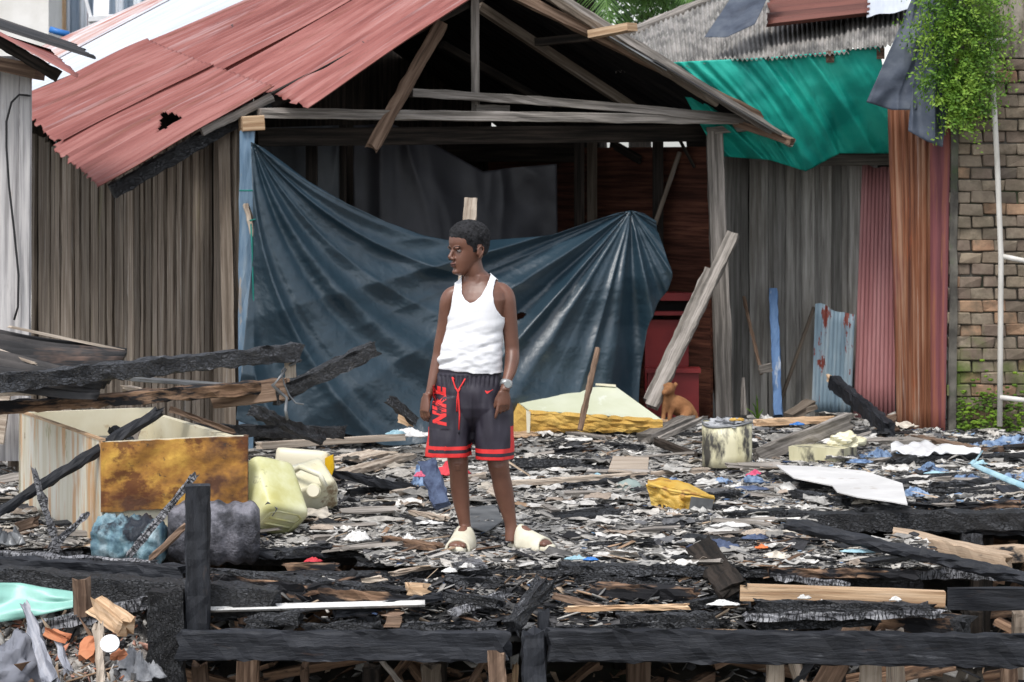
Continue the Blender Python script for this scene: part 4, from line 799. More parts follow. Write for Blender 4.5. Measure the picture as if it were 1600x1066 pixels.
def foot(ank, heel, toe, w):
    a, h, t = B(*ank), Vector(heel), Vector(toe); d = (t - h); L = d.length; d.normalize(); s_ = Vector((-d.y, d.x, 0))
    rs = []
    for q, hw, hh in ((0.0, .014, .016), (.06, .024, .030), (.18, .030, .042), (.34, .031, .043), (.52, .036, .031), (.70, .043, .021), (.84, .044, .016), (.93, .036, .012)):
        c = h + d * L * q; rs.append([c + s_ * math.cos(k * math.tau / 16) * hw * w + Vector((0, 0, hh + math.sin(k * math.tau / 16) * hh)) for k in range(16)])
    body.rings(rs); body.tube([a, h + d * L * .20 + Vector((0, 0, .05))], [.027, .031], 16)
    for k, (o_, l_, r_) in enumerate(((.032, .985, .0125), (.012, .965, .0085), (-.006, .945, .008), (-.022, .92, .0075), (-.036, .89, .007))):
        b_ = h + d * L * .80 + s_ * o_ * w * FS; body.tube([b_ + Vector((0, 0, .016)), h + d * L * (l_ - .04) + s_ * o_ * w * FS + Vector((0, 0, .016)), h + d * L * l_ + s_ * o_ * w * FS + Vector((0, 0, .010))], [r_, r_, r_ * .7], 8)
SOLE = .026
HL = B(729, 842, .055); TL = HL + Vector((math.sin(math.radians(-12)) * .215, -math.cos(math.radians(-12)) * .215, 0)); HL.z = TL.z = SOLE
HR = B(800, 846, .045); TR = HR + Vector((math.sin(math.radians(52)) * .215, -math.cos(math.radians(52)) * .215, 0)); HR.z = SOLE; TR.z = SOLE
FS = 1; foot((729, 840, .012), HL, TL, .92)
FS = -1; foot((799, 844, .008), HR, TR, .92)
# hands: palm, four fingers, thumb
def hand(w, pd, nd, side, curl, L=.072, wd=.062, spread=.16, thumb=(.7, .5)):
    """w wrist, pd palm direction, nd normal of the back of the hand, side: thumb side"""
    pd = Vector(pd).normalized(); nd = Vector(nd).normalized(); sd = pd.cross(nd).normalized() * side; nd = sd.cross(pd).normalized() * side
    rs = []
    for q, hw, hh in ((-.15, .019, .017), (.1, .022, .015), (.4, .029, .014), (.75, .032, .013), (1.0, .031, .011)):
        c = w + pd * L * q; rs.append([c + sd * math.cos(k * math.tau / 16) * hw + nd * math.sin(k * math.tau / 16) * hh for k in range(16)])
    body.rings(rs)
    for k in range(4):
        o_ = (1.5 - k) * .0155; ln = (.066, .074, .069, .054)[k]; c = curl[k]; d = (pd + sd * (1.5 - k) * spread * .5).normalized()
        p = w + pd * L * .92 + sd * o_; pts = [p]; r_ = (.0082, .0084, .0080, .0070)[k]
        for j, f in enumerate((.45, .32, .23)):
            a = c * (j + .6) * .6; dd = (d * math.cos(a) - nd * math.sin(a)).normalized(); p = p + dd * ln * f; pts.append(p)
        body.tube(pts, [r_, r_, r_ * .92, r_ * .72], 10); body.ell(pts[-1], (r_ * .72,) * 3, nu=8, nv=6)
    b_ = w + pd * L * .25 + sd * .018; m_ = b_ + (pd * thumb[0] + sd * thumb[1] - nd * .3).normalized() * .034; e_ = m_ + (pd * 1.0 + sd * .05 - nd * .35).normalized() * .034
    body.tube([b_ - pd * .01, b_, m_, e_], [.011, .012, .0095, .0075], 10); body.ell(e_, (.0072,) * 3, nu=8, nv=6)
hand(B(667, 618, -.030), (-.14, -.12, -1), (-.75, -.62, .1), 1, (1.05, 1.15, 1.25, 1.3), L=.070)
hand(B(788.5, 606, -.104), (-.06, -.04, -1), (.35, -.93, .1), 1, (.25, .9, 1.3, 1.4), L=.068, thumb=(.8, .35))

# head, modelled facing -Y with the chin at z = 0, then turned
HY, HP_ = math.radians(-57), math.radians(5)
HM = Matrix.Translation(B(730, 426, -.006)) @ Matrix.Rotation(HY, 4, 'Z') @ Matrix.Rotation(HP_, 4, 'X') @ Matrix.Translation((0, .012, -.004)) @ Matrix.Scale(1.0, 4)
PROF = [(-.004, -.060, -.030, .016), (.004, -.074, -.022, .026), (.014, -.077, -.005, .034), (.028, -.076, .012, .042), (.044, -.078, .034, .049), (.060, -.079, .056, .055), (.078, -.077, .074, .060),
        (.095, -.076, .086, .064), (.110, -.076, .092, .067), (.125, -.080, .095, .069), (.140, -.082, .097, .071), (.155, -.080, .097, .072), (.172, -.075, .094, .070), (.188, -.064, .085, .064), (.203, -.047, .069, .053), (.215, -.026, .046, .037), (.223, .0, .020, .016)]
def head_rings():
    rs = []
    for z, f, bk, hw in PROF:
        r = []; cy = (f + bk) / 2; hy = (bk - f) / 2
        for k in range(44):
            t = k * math.tau / 44; x = math.cos(t); y_ = math.sin(t); px = math.copysign(abs(x) ** .86, x) * hw; py = cy + math.copysign(abs(y_) ** .92, y_) * hy
            if y_ < 0:                                   # face: narrower muzzle, eye sockets, cheeks
                px *= 1 - .10 * (-y_) * sm((.09 - z) / .08)
                for sx_ in (1, -1): py += .011 * math.exp(-((px - sx_ * .031) ** 2 / .00022 + (z - .107) ** 2 / .00012))
            r.append(Vector((px, py, z)))
        rs.append(r)
    return rs
def hv(p): return HM @ Vector(p)
body.rings([[HM @ p for p in r] for r in head_rings()])
HR3 = HM.to_3x3()
def he(c, r, rot=None): body.ell(hv(c), r, HR3 @ (rot or Matrix.Identity(3)), 16, 10)
body.tube([hv((0, -.074, .116)), hv((0, -.084, .100)), hv((0, -.094, .084)), hv((0, -.098, .078))], [.006, .0075, .0095, .0095], 12)
he((0, -.092, .077), (.0105, .010, .0085)); he((.0115, -.086, .074), (.0085, .010, .0075)); he((-.0115, -.086, .074), (.0085, .010, .0075))
he((0, -.083, .052), (.019, .0085, .0055)); he((0, -.0815, .041), (.017, .0085, .0058))          # lips
he((0, -.074, .014), (.017, .012, .012)); he((.026, -.0745, .121), (.021, .009, .007)); he((-.026, -.0745, .121), (.019, .008, .007))
pass
for s_ in (1, -1):                                        # ears
    rt = Matrix.Rotation(s_ * .35, 3, 'Z') @ Matrix.Rotation(-.15, 3, 'X')
    he((s_ * .072, .016, .096), (.006, .016, .026), rt); he((s_ * .073, .014, .074), (.006, .009, .011), rt)
    body.tube([hv((s_ * .074, .000, .085)), hv((s_ * .077, .004, .108)), hv((s_ * .080, .020, .122)), hv((s_ * .082, .033, .112)), hv((s_ * .079, .030, .092)), hv((s_ * .074, .014, .070))], [.003, .0035, .004, .004, .0035, .004], 8)
bmesh_body = rmesh(body, .0036, 3, .45)
for v in bmesh_body.vertices: v.co -= BO
ob = from_mesh('body', bmesh_body, 'skin', boy)
HI = HM.inverted()
# lips get their own colour, everything else is skin
bmesh_body.materials.append(M['lips'])
for p in bmesh_body.polygons:
    q = HI @ (p.center + BO)
    if q.y < -.082 and abs(q.x) < .020 and .036 < q.z < .057: p.material_index = 1
def sub(nm, fn, m, smooth=True): mb = MB(); fn(mb); return obj(nm, mb, m, boy, smooth=smooth)
for s_ in (1, -1):
    e_ = sub('eye', lambda mb: mb.ell(hv((s_ * .030, -.0640, .107)), (.0128, .0100, .0066), HR3, 16, 10), 'eye_white')
    mb = MB(); mb.ell(hv((s_ * .030 - .001, -.0705, .1065)), (.0055, .0038, .0055), HR3); ORG['eye'] = BO; ORG[e_.name] = BO; o = obj('iris', mb, 'iris', e_)
    sub('eyelid', lambda mb: mb.tube([hv((s_ * .017, -.069, .109)), hv((s_ * .024, -.0725, .1125)), hv((s_ * .033, -.0715, .1130)), hv((s_ * .043, -.064, .109))], [.002, .0026, .0026, .002], 8), 'skin')
    sub('eyebrow', lambda mb: mb.tube([hv((s_ * .012, -.0790, .119)), hv((s_ * .022, -.0800, .1235)), hv((s_ * .035, -.0750, .1270)), hv((s_ * .046, -.0655, .1250))], [.003, .0046, .0042, .002], 8, flat_=.7), 'brow')
    sub('nostril', lambda mb: mb.ell(hv((s_ * .0075, -.0925, .0685)), (.0038, .0045, .0022), HR3), 'brow')
sub('mouth_line', lambda mb: mb.tube([hv((-.020, -.0815, .0462)), hv((-.009, -.0898, .0468)), hv((0, -.0908, .0465)), (hv((.009, -.0898, .0468))), hv((.020, -.0815, .0462))], .0014, 6), 'brow')
# hair: a curly cap grown from the scalp part of the head
def hairline(y, z=0): return pl(y, [(-.09, .170), (-.062, .166), (-.045, .158), (-.040, .132), (-.018, .124), (-.012, .098), (.002, .096), (.006, .128), (.034, .130), (.040, .082), (.07, .055), (.12, .045)])
def grow(nm, test, off, m, thick=0, relax=3):
    me = bmesh_body.copy(); bm = bmesh.new(); bm.from_mesh(me); bm.faces.ensure_lookup_table()
    bmesh.ops.delete(bm, geom=[f for f in bm.faces if not test(f.calc_center_median() + BO, f.normal)], context='FACES')
    for _ in range(relax):
        nw = {}
        for e in bm.edges:
            if e.is_boundary:
                for a, b_ in ((e.verts[0], e.verts[1]), (e.verts[1], e.verts[0])): nw.setdefault(a, []).append(b_.co.copy())
        for v, l in nw.items():
            if len(l) == 2: v.co = v.co * .4 + (l[0] + l[1]) * .3
    bm.normal_update()
    for v, c in [(v, v.co + v.normal * off(v.co + BO, v)) for v in bm.verts]: v.co = c
    bm.to_mesh(me); bm.free(); me.materials.clear(); o = from_mesh(nm, me, m, boy)
    if thick: k = o.modifiers.new('t', 'SOLIDIFY'); k.thickness = thick; k.offset = -1
    return o
def is_hair(p, n):
    q = HI @ p
    return -.12 < q.x < .12 and q.z < .24 and q.z > hairline(q.y) + .004 * N3(q.x * 90, q.y * 90, q.z * 60) and not (abs(q.x) > .0745 and q.z < .128)
def hair_off(p, v):
    q = HI @ p; e = sm((q.z - hairline(q.y)) / .035); return .0012 + e * (.0055 + .006 * sm((q.z - .12) / .08)) + e * .0042 * N3(q.x * 170, q.y * 170, q.z * 170)
grow('hair', is_hair, hair_off, 'hair', .004, 2)
# tank top
shirt = MB()
def sgf(y): return pl(y, [(470, .3), (500, 1.0), (520, 2.2), (545, 4.2), (565, 4.6), (575, 3.6), (590, 3)])
torso(shirt, 1.5, sgf, [(588, 735, 45, .088, 0)] + TOR[3:])
shirt.tube([B(746, 440, .014), B(770, 450, .012), B(786, 457, .0)], [23.5 * S1, 14.5 * S1, 11.5 * S1], 20); shirt.tube([B(744, 440, .014), B(722, 452, .010), B(706, 460, 0)], [21.5 * S1, 13.5 * S1, 11.5 * S1], 20)
shm = rmesh(shirt, .0036, 4, .5)
FR = [(722, 428), (722, 458), (727, 467), (735, 472.5), (743, 470), (752, 462), (760, 448), (768, 425), (780, 424), (773, 440), (770, 455), (771, 470), (775, 482), (783, 493), (792, 499), (830, 505), (830, 600), (650, 600), (650, 515), (697, 503), (703, 492), (706, 478), (708, 462), (712, 440), (713, 428)]
BK = [(724, 428), (726, 446), (745, 462), (762, 446), (766, 425), (779, 425), (776, 450), (777, 475), (800, 505), (830, 505), (830, 600), (650, 600), (650, 500), (700, 500), (712, 475), (710, 450), (712, 428)]
bm = bmesh.new(); bm.from_mesh(shm)
def hem(x): return 577 + 4.5 * sm((x - 690) / 60) + 2 * N3(x * .05)
def keep_shirt(f):
    c = f.calc_center_median(); x, y = c.x / PD * F + 800, HOR - (c.z - EYE) / PD * F
    if y > hem(x): return False
    return inpoly(x, y, FR if c.y < PD + .006 + (.0 if y > 480 else 0) else BK)
bmesh.ops.delete(bm, geom=[f for f in bm.faces if not keep_shirt(f)], context='FACES')
for _ in range(6):
    nw = {}
    for e in bm.edges:
        if e.is_boundary:
            for a, b_ in ((e.verts[0], e.verts[1]), (e.verts[1], e.verts[0])): nw.setdefault(a, []).append(b_.co.copy())
    for v, l in nw.items():
        if len(l) == 2: v.co = v.co * .4 + (l[0] + l[1]) * .3
bm.normal_update()
for v in bm.verts:
    x, y = v.co.x / PD * F + 800, HOR - (v.co.z - EYE) / PD * F
    fo = .0065 * N3(x * .028 + y * .03, y * .085 + x * .02, 3) * sm((y - 470) / 50) + .0034 * N3(x * .09, y * .16, 7) * sm((y - 500) / 40)
    fo += .004 * math.sin((y - 8 * N3(x * .03, 1)) * .42) * sm((y - 540) / 18) * sm((722 - x) / 25)
    v.co = v.co + v.normal * (.0012 + fo) - BO
bm.to_mesh(shm); bm.free(); o = from_mesh('tank_top', shm, 'shirt', boy); k = o.modifiers.new('t', 'SOLIDIFY'); k.thickness = .0022; k.offset = 1
# shorts
sh = MB()
def hr(y, c, hw, dh, dy=0, pw=.85): return ring(B(c, y, dy), hw * S1, dh, 40, pw, TROT * .6)
sh.rings([hr(566, 733, 45, .090), hr(576, 733, 46.5, .093), hr(590, 733, 51, .098), hr(610, 734, 56, .106), hr(635, 736, 58, .108), hr(650, 737, 54, .096), hr(664, 738, 44, .070), hr(674, 738, 28, .04)])
sh.rings([hr(618, 708, 28, .098), hr(645, 706, 33.5, .108), hr(680, 704, 34.5, .108, -.006), hr(706, 703, 35.0, .106, -.010), hr(712, 703, 34.8, .105, -.010), hr(725, 703, 34.4, .104, -.010)])
sh.rings([hr(618, 764, 28, .098), hr(645, 768, 33, .108), hr(680, 771, 31.0, .106, -.010), hr(708, 772.5, 30, .104, -.014), hr(716, 772.5, 29.5, .102, -.014), hr(728, 772.5, 29.2, .10, -.014)])
shm = rmesh(sh, .0038, 5, .5)
bm = bmesh.new(); bm.from_mesh(shm)
def ypx(c): return HOR - (c.z - EYE) / PD * F
def hemy(x): return 711 if x < 739 else 716
def bisect(no, lo):
    pass
dele = []
for f in bm.faces:
    c = f.calc_center_median(); x, y = c.x / PD * F + 800, ypx(c)
    if y > hemy(x) or y < 571: dele.append(f)
bmesh.ops.delete(bm, geom=dele, context='FACES'); bm.normal_update()
bm.faces.ensure_lookup_table()
for f in bm.faces:
    c = f.calc_center_median(); x, y = c.x / PD * F + 800, ypx(c); h = hemy(x); mi = 0
    yy = y + .0 * x
    if h - 6.0 < yy or (h - 17.5 < yy < h - 11.0): mi = 1
    if y < 586: mi = 2
    if c.y < PD + .03 and 664 < y < h - 11 and x > 796.5 + (y - 664) * .05: mi = 1
    if x < 672 and 666 < y and c.y < PD + .02: mi = 1
    f.material_index = mi
for v in bm.verts:
    x, y = v.co.x / PD * F + 800, ypx(v.co)
    fo = .010 * N3(x * .045 + (y - 600) * .012 * (1 if x < 738 else -1), y * .016, 12) * sm((y - 585) / 30) + .006 * N3(x * .11, y * .03, 5) * sm((y - 590) / 20)
    fo *= lerp(.25, 1, sm((x - 698) / 10)) if y < 668 else 1
    fo += .0035 * math.sin(x * .9) * sm((605 - y) / 12) * sm((y - 582) / 6)
    fo += -.0015 * math.sin((y - 571) * .8) * sm((588 - y) / 4)
    fo -= .012 * math.exp(-((x - 738) / 7) ** 2) * sm((y - 630) / 40)
    v.co = v.co + v.normal * fo
bv = BVHTree.FromBMesh(bm)
for v in bm.verts: v.co = v.co - BO
bm.to_mesh(shm); bm.free(); shorts = from_mesh('shorts', shm, ['shorts', 'red_print', 'waistband'], boy); k = shorts.modifiers.new('t', 'SOLIDIFY'); k.thickness = .0025; k.offset = 1
ORG[shorts.name] = BO
def on_shorts(x, y, lift=.004):
    p = B(x, y, -.6); h = bv.ray_cast(p, Vector((0, 1, 0))); return (h[0] + h[1] * lift) if h[0] else B(x, y, -.1)
# drawstring
sub('drawstring', lambda mb: [mb.tube([on_shorts(x, y, .006) for x, y in pts], .0034, 8) for pts in (
    [(708, 587), (710, 595), (713, 604), (717, 609), (715, 622), (714, 640)], [(728, 589), (723, 598), (717, 607), (718, 622), (718, 645), (717, 668)], [(709, 588), (711, 591)], [(714, 604), (717, 611), (720, 604)])], 'red_print')
sub('cord_tip', lambda mb: mb.tube([on_shorts(717, 668, .006), on_shorts(717, 674, .006)], .0038, 8), 'waistband')
# lettering up the side of the shorts
cu = bpy.data.curves.new('lettering', 'FONT'); cu.body = 'NIKE'; cu.size = 1; cu.space_character = 1.06; cu.offset = .055; cu.shear = .2; cu.extrude = 0; cu.resolution_u = 3
to = bpy.data.objects.new('t', cu); COL.objects.link(to); dg = bpy.context.evaluated_depsgraph_get(); tm = bpy.data.meshes.new_from_object(to.evaluated_get(dg)); bpy.data.objects.remove(to)
bm = bmesh.new(); bm.from_mesh(tm); bmesh.ops.triangulate(bm, faces=bm.faces); bmesh.ops.subdivide_edges(bm, edges=bm.edges, cuts=3, use_grid_fill=False)
xs = [v.co.x for v in bm.verts]; ys_ = [v.co.y for v in bm.verts]; x0, x1, y0, y1 = min(xs), max(xs), min(ys_), max(ys_)
for v in bm.verts:
    a = (v.co.x - x0) / (x1 - x0); h_ = (v.co.y - y0) / (y1 - y0)
    px = lerp(699, 678, h_) - 1 * a; py = lerp(662, 600, a)
    v.co = on_shorts(px, py, .0042) - BO
bm.to_mesh(tm); bm.free(); lt = from_mesh('side_lettering', tm, 'red_print', shorts, smooth=False)
sub('side_emblem', lambda mb: mb.grid(lambda u, v: on_shorts(lerp(758, 770, u), 609.5 - 3.5 * u * u + (4.2 * math.sin(math.pi * min(1, u * 1.15 + .1)) ** 1.2 * (1 - u) + .8) * (v - .2) - (2.0 * (1 - u * 4) if u < .25 else 0), .0045), 12, 2), 'red_print')
# watch
wc = B(791, 597, -.089); wd_ = (B(789, 606, -.103) - B(793, 590, -.078)).normalized()
def wr(mb):
    mb.tube([wc - wd_ * .011, wc + wd_ * .011], .0265, 24, cap=True)
w_ = sub('watch', wr, 'watch'); ORG[w_.name] = BO
mb = MB(); n_ = Vector((.25, -1, 0)).normalized(); mb.tube([wc + n_ * .022, wc + n_ * .032], [.017, .0155], 20); obj('watch_case', mb, 'watch', w_, smooth=False)
mb = MB(); mb.tube([wc + n_ * .0321, wc + n_ * .0332], .0125, 20); obj('watch_dial', mb, 'dial', w_)
# slides
for H, T, sd_ in ((HL, TL, 1), (HR, TR, -1)):
    d = (T - H).normalized(); s_ = Vector((-d.y, d.x, 0)); L_s = .245; o0 = H - d * .016
    outl = []
    for k in range(40):
        t = k / 40 * math.tau; q = (1 - math.cos(t)) / 2; wv = (.038 + .012 * sm((q - .3) / .45)) * (abs(math.sin(t)) ** .55)
        outl.append(o0 + d * L_s * q + s_ * wv * (1 if t < math.pi else -1) * (1.0))
    mb = MB(); lv = []
    for z_, g in ((.0, .94), (.006, 1), (.018, 1.0), (.026, .97), (.029, .9)):
        c_ = o0 + d * L_s / 2; lv.append([c_ + (p - c_) * g + Vector((0, 0, z_ - p.z + (0.010 * sm(((p - o0).dot(d) / L_s - .82) / .18)))) for p in outl])
    mb.rings(lv); sl_ = obj('slide_sandal', mb, 'slide', boy, smooth=True); ORG[sl_.name] = BO
    mb = MB()
    def strap(u, v):
        q = lerp(.30, .84, v); c = o0 + d * L_s * q; a = math.pi * u; hw = .0495 + .003 * math.sin(q * 3); hh = lerp(.116, .058, v ** .8)
        return Vector((c.x, c.y, 0)) + s_ * math.cos(a) * hw + Vector((0, 0, .012 + math.sin(a) ** .8 * hh * .86)) - d * .012 * math.sin(a) * (1 - v)+ d * .010 * math.sin(a) * v * -1
    mb.grid(strap, 24, 10); k = obj('strap', mb, 'slide', sl_, smooth=True, fix=False); q = k.modifiers.new('t', 'SOLIDIFY'); q.thickness = .011; q.offset = 0
# ================================================================= debris bed on the deck
import numpy as np
random.seed(21); rng = np.random.default_rng(5)
def fb(x, y): return .5 * N3(x * 1.7, y * 1.7, 1) + .3 * N3(x * 4.3, y * 4.3, 2) + .2 * N3(x * 11, y * 11, 3)
def bedz(x, y):
    px = 800 + x / y * F; e = sm((y - deck_front(x)) / .35) * (1 - .85 * math.exp(-(((x + .10) / .30) ** 2 + ((y - 11.95) / .30) ** 2) ** 2))
    return .004 + e * (.018 + .05 * max(-.25, fb(x, y)) + .03 * sm((y - 15.6) / 1.2)) + .010 * N3(x * 14, y * 30, 8) + .006 * N3(x * 40, y * 60, 3)
mb = MB(); nx, ny = 420, 380
for j in range(ny + 1):
    for i in range(nx + 1):
        y = 11.45 + 6.1 * (j / ny) ** 1.15; x = -3.5 + 7.1 * i / nx; mb.v.append(Vector((x, y, bedz(x, y))))
for j in range(ny):
    for i in range(nx):
        a = mb.v[j * (nx + 1) + i]
        if a.y < deck_front(a.x) + .02 or in_hole(a.x, a.y) or (N3(a.x * 2.2, a.y * 2.2, 9) < -.26 and a.y < 13.5): continue
        k = j * (nx + 1) + i; mb.face((k, k + 1, k + nx + 2, k + nx + 1))
M['bed'] = mat('ash_and_charcoal', [(.09, .088, .085), (.26, .25, .235), (.44, .42, .39)], coord='Object', scale=(1, 2.2, 1), ns=5.5, rough=.95, spec=.2, bump=1, bs=((1, 1, 1), 34), dist=.02, var=0,
               spots=[((.46, .45, .43), 11, .57, .05, (1, 2.4, 1), .9), ((.02, .02, .022), 13, .60, .04, (1, 2.2, 1), .9), ((.20, .13, .09), 9, .66, .04, (1, 3, 1), .8)])
tag(obj('ash_layer', mb, 'bed', origin=(0, 14, 0), fix=False), 'thick layer of grey ash and charcoal crumbs covering the deck boards', 'ash', kind='stuff')
M['flake'] = mat('burnt_flakes', [], vcol=True, coord='Object', ns=30, rough=.85, spec=.25, bump=.3, var=0)
PAL = dict(pale=[(.46, .445, .42), (.36, .345, .32), (.54, .52, .49), (.28, .265, .245), (.40, .375, .34)], mid=[(.17, .165, .16), (.25, .24, .225), (.13, .125, .12)], char=[(.02, .02, .022), (.045, .045, .048), (.075, .073, .075)],
           brown=[(.22, .14, .09), (.30, .20, .13), (.14, .085, .055), (.42, .32, .23)], blue=[(.10, .16, .28), (.20, .30, .44), (.05, .08, .16)], tile=[(.38, .16, .10), (.46, .26, .2)])
def flakes(name, label, n, where, mix, size, origin, tilt=.35, cat='debris'):
    """thin broken shards; where() gives a point and a local scale, mix(point) the palette name"""
    vs = np.zeros((n, 8, 3), np.float32); cs = np.zeros((n, 8, 4), np.float32); fs = []
    base = np.array([(-1, -1, -1), (1, -1, -1), (1, 1, -1), (-1, 1, -1), (-1, -1, 1), (1, -1, 1), (1, 1, 1), (-1, 1, 1)], np.float32)
    F6 = ((3, 2, 1, 0), (4, 5, 6, 7), (0, 1, 5, 4), (1, 2, 6, 5), (2, 3, 7, 6), (3, 0, 4, 7))
    for i in range(n):
        p, ang = where(); kind = mix(p); L = size(kind); W = L * R(.25, .8) if kind != 'brown' else L * R(.08, .3); T = R(.0008, .003)
        q = base * (1 + rng.uniform(-.5, .28, (8, 1))) * np.array([L / 2, W / 2, T]); q[4:, :2] = q[:4, :2] * rng.uniform(.85, 1.05)
        a, b_, c_ = ang, random.gauss(0, tilt), random.gauss(0, tilt * .8)
        rot = np.array((Matrix.Rotation(a, 3, 'Z') @ Matrix.Rotation(b_, 3, 'Y') @ Matrix.Rotation(c_, 3, 'X')), np.float32)
        vs[i] = q @ rot.T + np.array(p) - np.array(origin); vs[i, :, 2] += abs(math.sin(b_)) * L * .3 + .002
        c = random.choice(PAL[kind]); k = R(.75, 1.2); cs[i, :, :3] = np.array(c) * k; cs[i, :, 3] = 1
    me = bpy.data.meshes.new(name); nf = n * 6
    me.vertices.add(n * 8); me.vertices.foreach_set('co', vs.ravel()); me.loops.add(nf * 4); me.polygons.add(nf)
    idx = (np.array(F6)[None] + (np.arange(n) * 8)[:, None, None]).astype(np.int32); me.loops.foreach_set('vertex_index', idx.ravel())
    me.polygons.foreach_set('loop_start', np.arange(nf, dtype=np.int32) * 4); me.update(calc_edges=True)
    me.uv_layers.new(name='UVMap'); ca = me.color_attributes.new('Col', 'FLOAT_COLOR', 'POINT'); ca.data.foreach_set('color', cs.ravel()); me.materials.append(M['flake'])
    o = bpy.data.objects.new(name, me); link(o); o.location = origin; return tag(o, label, cat, kind='stuff')
def pick(w):
    t = R(0, sum(w.values()))
    for k, v in w.items():
        t -= v
        if t <= 0: return k
    return k
def on_deck():
    while True:
        y = 11.45 + 6.0 * R(0, 1) ** 1.25; px = R(-60, 1660); x = (px - 800) / F * y
        if y > deck_front(x) + .01 and not in_hole(x, y) and not in_hole(x + .03, y): return Vector((x, y, bedz(x, y) + R(-.003, .008))), (random.gauss(0, .45) + (math.pi if R(0, 1) < .5 else 0))
def mixd(p):
    px = 800 + p.x / p.y * F; py = HOR + EYE / p.y * F; g = N3(p.x * 1.6, p.y * 1.6, 31)
    pale = .95 + g * 1.3
    if px > 1160 and py < 810: pale -= .22
    if px < 560: pale -= .22
    if 560 < px < 1100 and py > 690: pale += .14
    if py < 700: pale += .12
    return pick({'pale': max(.06, pale), 'mid': .30, 'char': .27 - g * .3, 'brown': .04, 'blue': .10 if px > 1150 and py < 800 else (.02 if px > 900 else .006)})
def fs(k): return {'pale': R(.010, .045), 'mid': R(.012, .05), 'char': R(.012, .06), 'brown': R(.03, .11), 'blue': R(.012, .035), 'tile': R(.015, .04)}[k] * (2.4 if R(0, 1) < .09 else 1)
flakes('burnt_flakes', 'countless pale and black burnt flakes and splinters strewn all over the deck', 38000, on_deck, mixd, fs, (0, 14, 0), .20)
# flattened sheets, scraps of lining and curled paper among the flakes
def patches(name, label, n, where, cols, size, origin):
    mb = MB()
    for i in range(n):
        p, ang = where(); L = size(); W = L * R(.3, .8); sd = R(0, 99); ca_, sa_ = math.cos(ang), math.sin(ang); b0 = len(mb.v); nu, nv = 6, 4; c = random.choice(cols); k = R(.7, 1.2); hh = R(.006, .03)
        tl = random.gauss(0, .12)
        for j in range(nv + 1):
            for q in range(nu + 1):
                a, b_ = (q / nu - .5), (j / nv - .5); r_ = 1 + .35 * N3(a * 4 + sd, b_ * 4, sd); X, Y = a * L * r_, b_ * W * r_
                mb.v.append(Vector((p.x + X * ca_ - Y * sa_, p.y + X * sa_ + Y * ca_, p.z + .012 + abs(tl) * L * .5 + tl * Y + hh * (N3(a * 3 + sd, b_ * 3) + .5 * abs(N3(a * 7, b_ * 7, sd))))))
                mb.col.append(tuple(v * k for v in c))
        for j in range(nv):
            for q in range(nu):
                if (q in (0, nu - 1) and j in (0, nv - 1)) and R(0, 1) < .6: continue
                s_ = b0 + j * (nu + 1) + q; mb.face((s_, s_ + 1, s_ + nu + 2, s_ + nu + 1))
    return tag(obj(name, mb, 'flake', origin=origin, solid=.002, fix=False), label, 'debris', kind='stuff')
def off_feet():
    while True:
        q = on_deck()
        if abs(q[0].x + .1) > .5 or q[0].y > 12.3 + .4: return q
PC = PAL['pale'] * 2 + [(.55, .53, .50), (.50, .45, .38), (.33, .27, .22), (.12, .12, .125), (.05, .05, .055)]
patches('flattened_scraps', 'flattened pale scraps, sheets and curled paper spread through the ash of the deck', 950, off_feet, PC, lambda: R(.05, .15) * (1.7 if R(0, 1) < .15 else 1), (0, 14, 0))
mb = MB()
for i in range(80):
    p, ang = off_feet(); L = R(.12, .5); a = random.gauss(0, .5); v = Vector((math.cos(a), math.sin(a), random.gauss(0, .06))) * L / 2; q = p + Vector((0, 0, .022))
    mb.beam(q - v, q + v, R(.015, .06), R(.008, .022), seg=3, jit=.0022, j0=.02, j1=.03, roll=random.gauss(0, .3))
tag(obj('broken_laths', mb, 'char'), 'short charred laths and chips strewn among the ash', 'wood', kind='stuff')
mb = MB()
for i in range(75):
    p, ang = off_feet(); L = R(.12, .42); a = random.gauss(0, .5); v = Vector((math.cos(a), math.sin(a), random.gauss(0, .06))) * L / 2; q = p + Vector((0, 0, .026))
    mb.beam(q - v, q + v, R(.015, .07), R(.006, .018), seg=3, jit=.0022, j0=.02, j1=.03, roll=random.gauss(0, .3))
tag(obj('broken_laths', mb, 'grey_wood'), 'short grey and tan laths and chips strewn among the ash', 'wood', kind='stuff')
# rubble on the lower ledge in front of the deck
def ledz(x, y): return lerp(-.21, -.06, sm((y - 11.0) / .45)) + .02 * N3(x * 5, y * 5, 4) + .01 * N3(x * 17, y * 17)
mb = MB(); nx, ny = 220, 20; LX0, LX1 = P(320, 0, 11.2).x, P(1175, 0, 11.2).x
for j in range(ny + 1):
    for i in range(nx + 1):
        y = 10.98 + .5 * j / ny; x = lerp(LX0, LX1, i / nx); mb.v.append(Vector((x, y, ledz(x, y) + .008 * N3(x * 30, y * 30))))
for j in range(ny):
    for i in range(nx):
        a = mb.v[j * (nx + 1) + i]; px = 800 + a.x / a.y * F
        if (px < 600 and N3(a.x * 3, a.y * 3, 5) < .12) or N3(a.x * 3.1, a.y * 3.1, 15) < -.22 or (px > 1150 and N3(a.x * 3, a.y * 3, 5) < .1): continue
        k = j * (nx + 1) + i; mb.face((k, k + 1, k + nx + 2, k + nx + 1))
o = obj('ledge_rubble', mb, 'char', origin=(0, 11.2, -.2), fix=False, solid=.02); tag(o, 'black crumbled char crust along the lower front ledge of the deck', 'rubble', kind='stuff')
def on_ledge():
    while True:
        y = R(11.0, 11.5); x = R(LX0, LX1); px = 800 + x / y * F
        if (px < 620 and R(0, 1) < .72) or (px > 1150 and R(0, 1) < .6): continue
        return Vector((x, y, ledz(x, y) + R(0, .02))), random.gauss(0, .5)
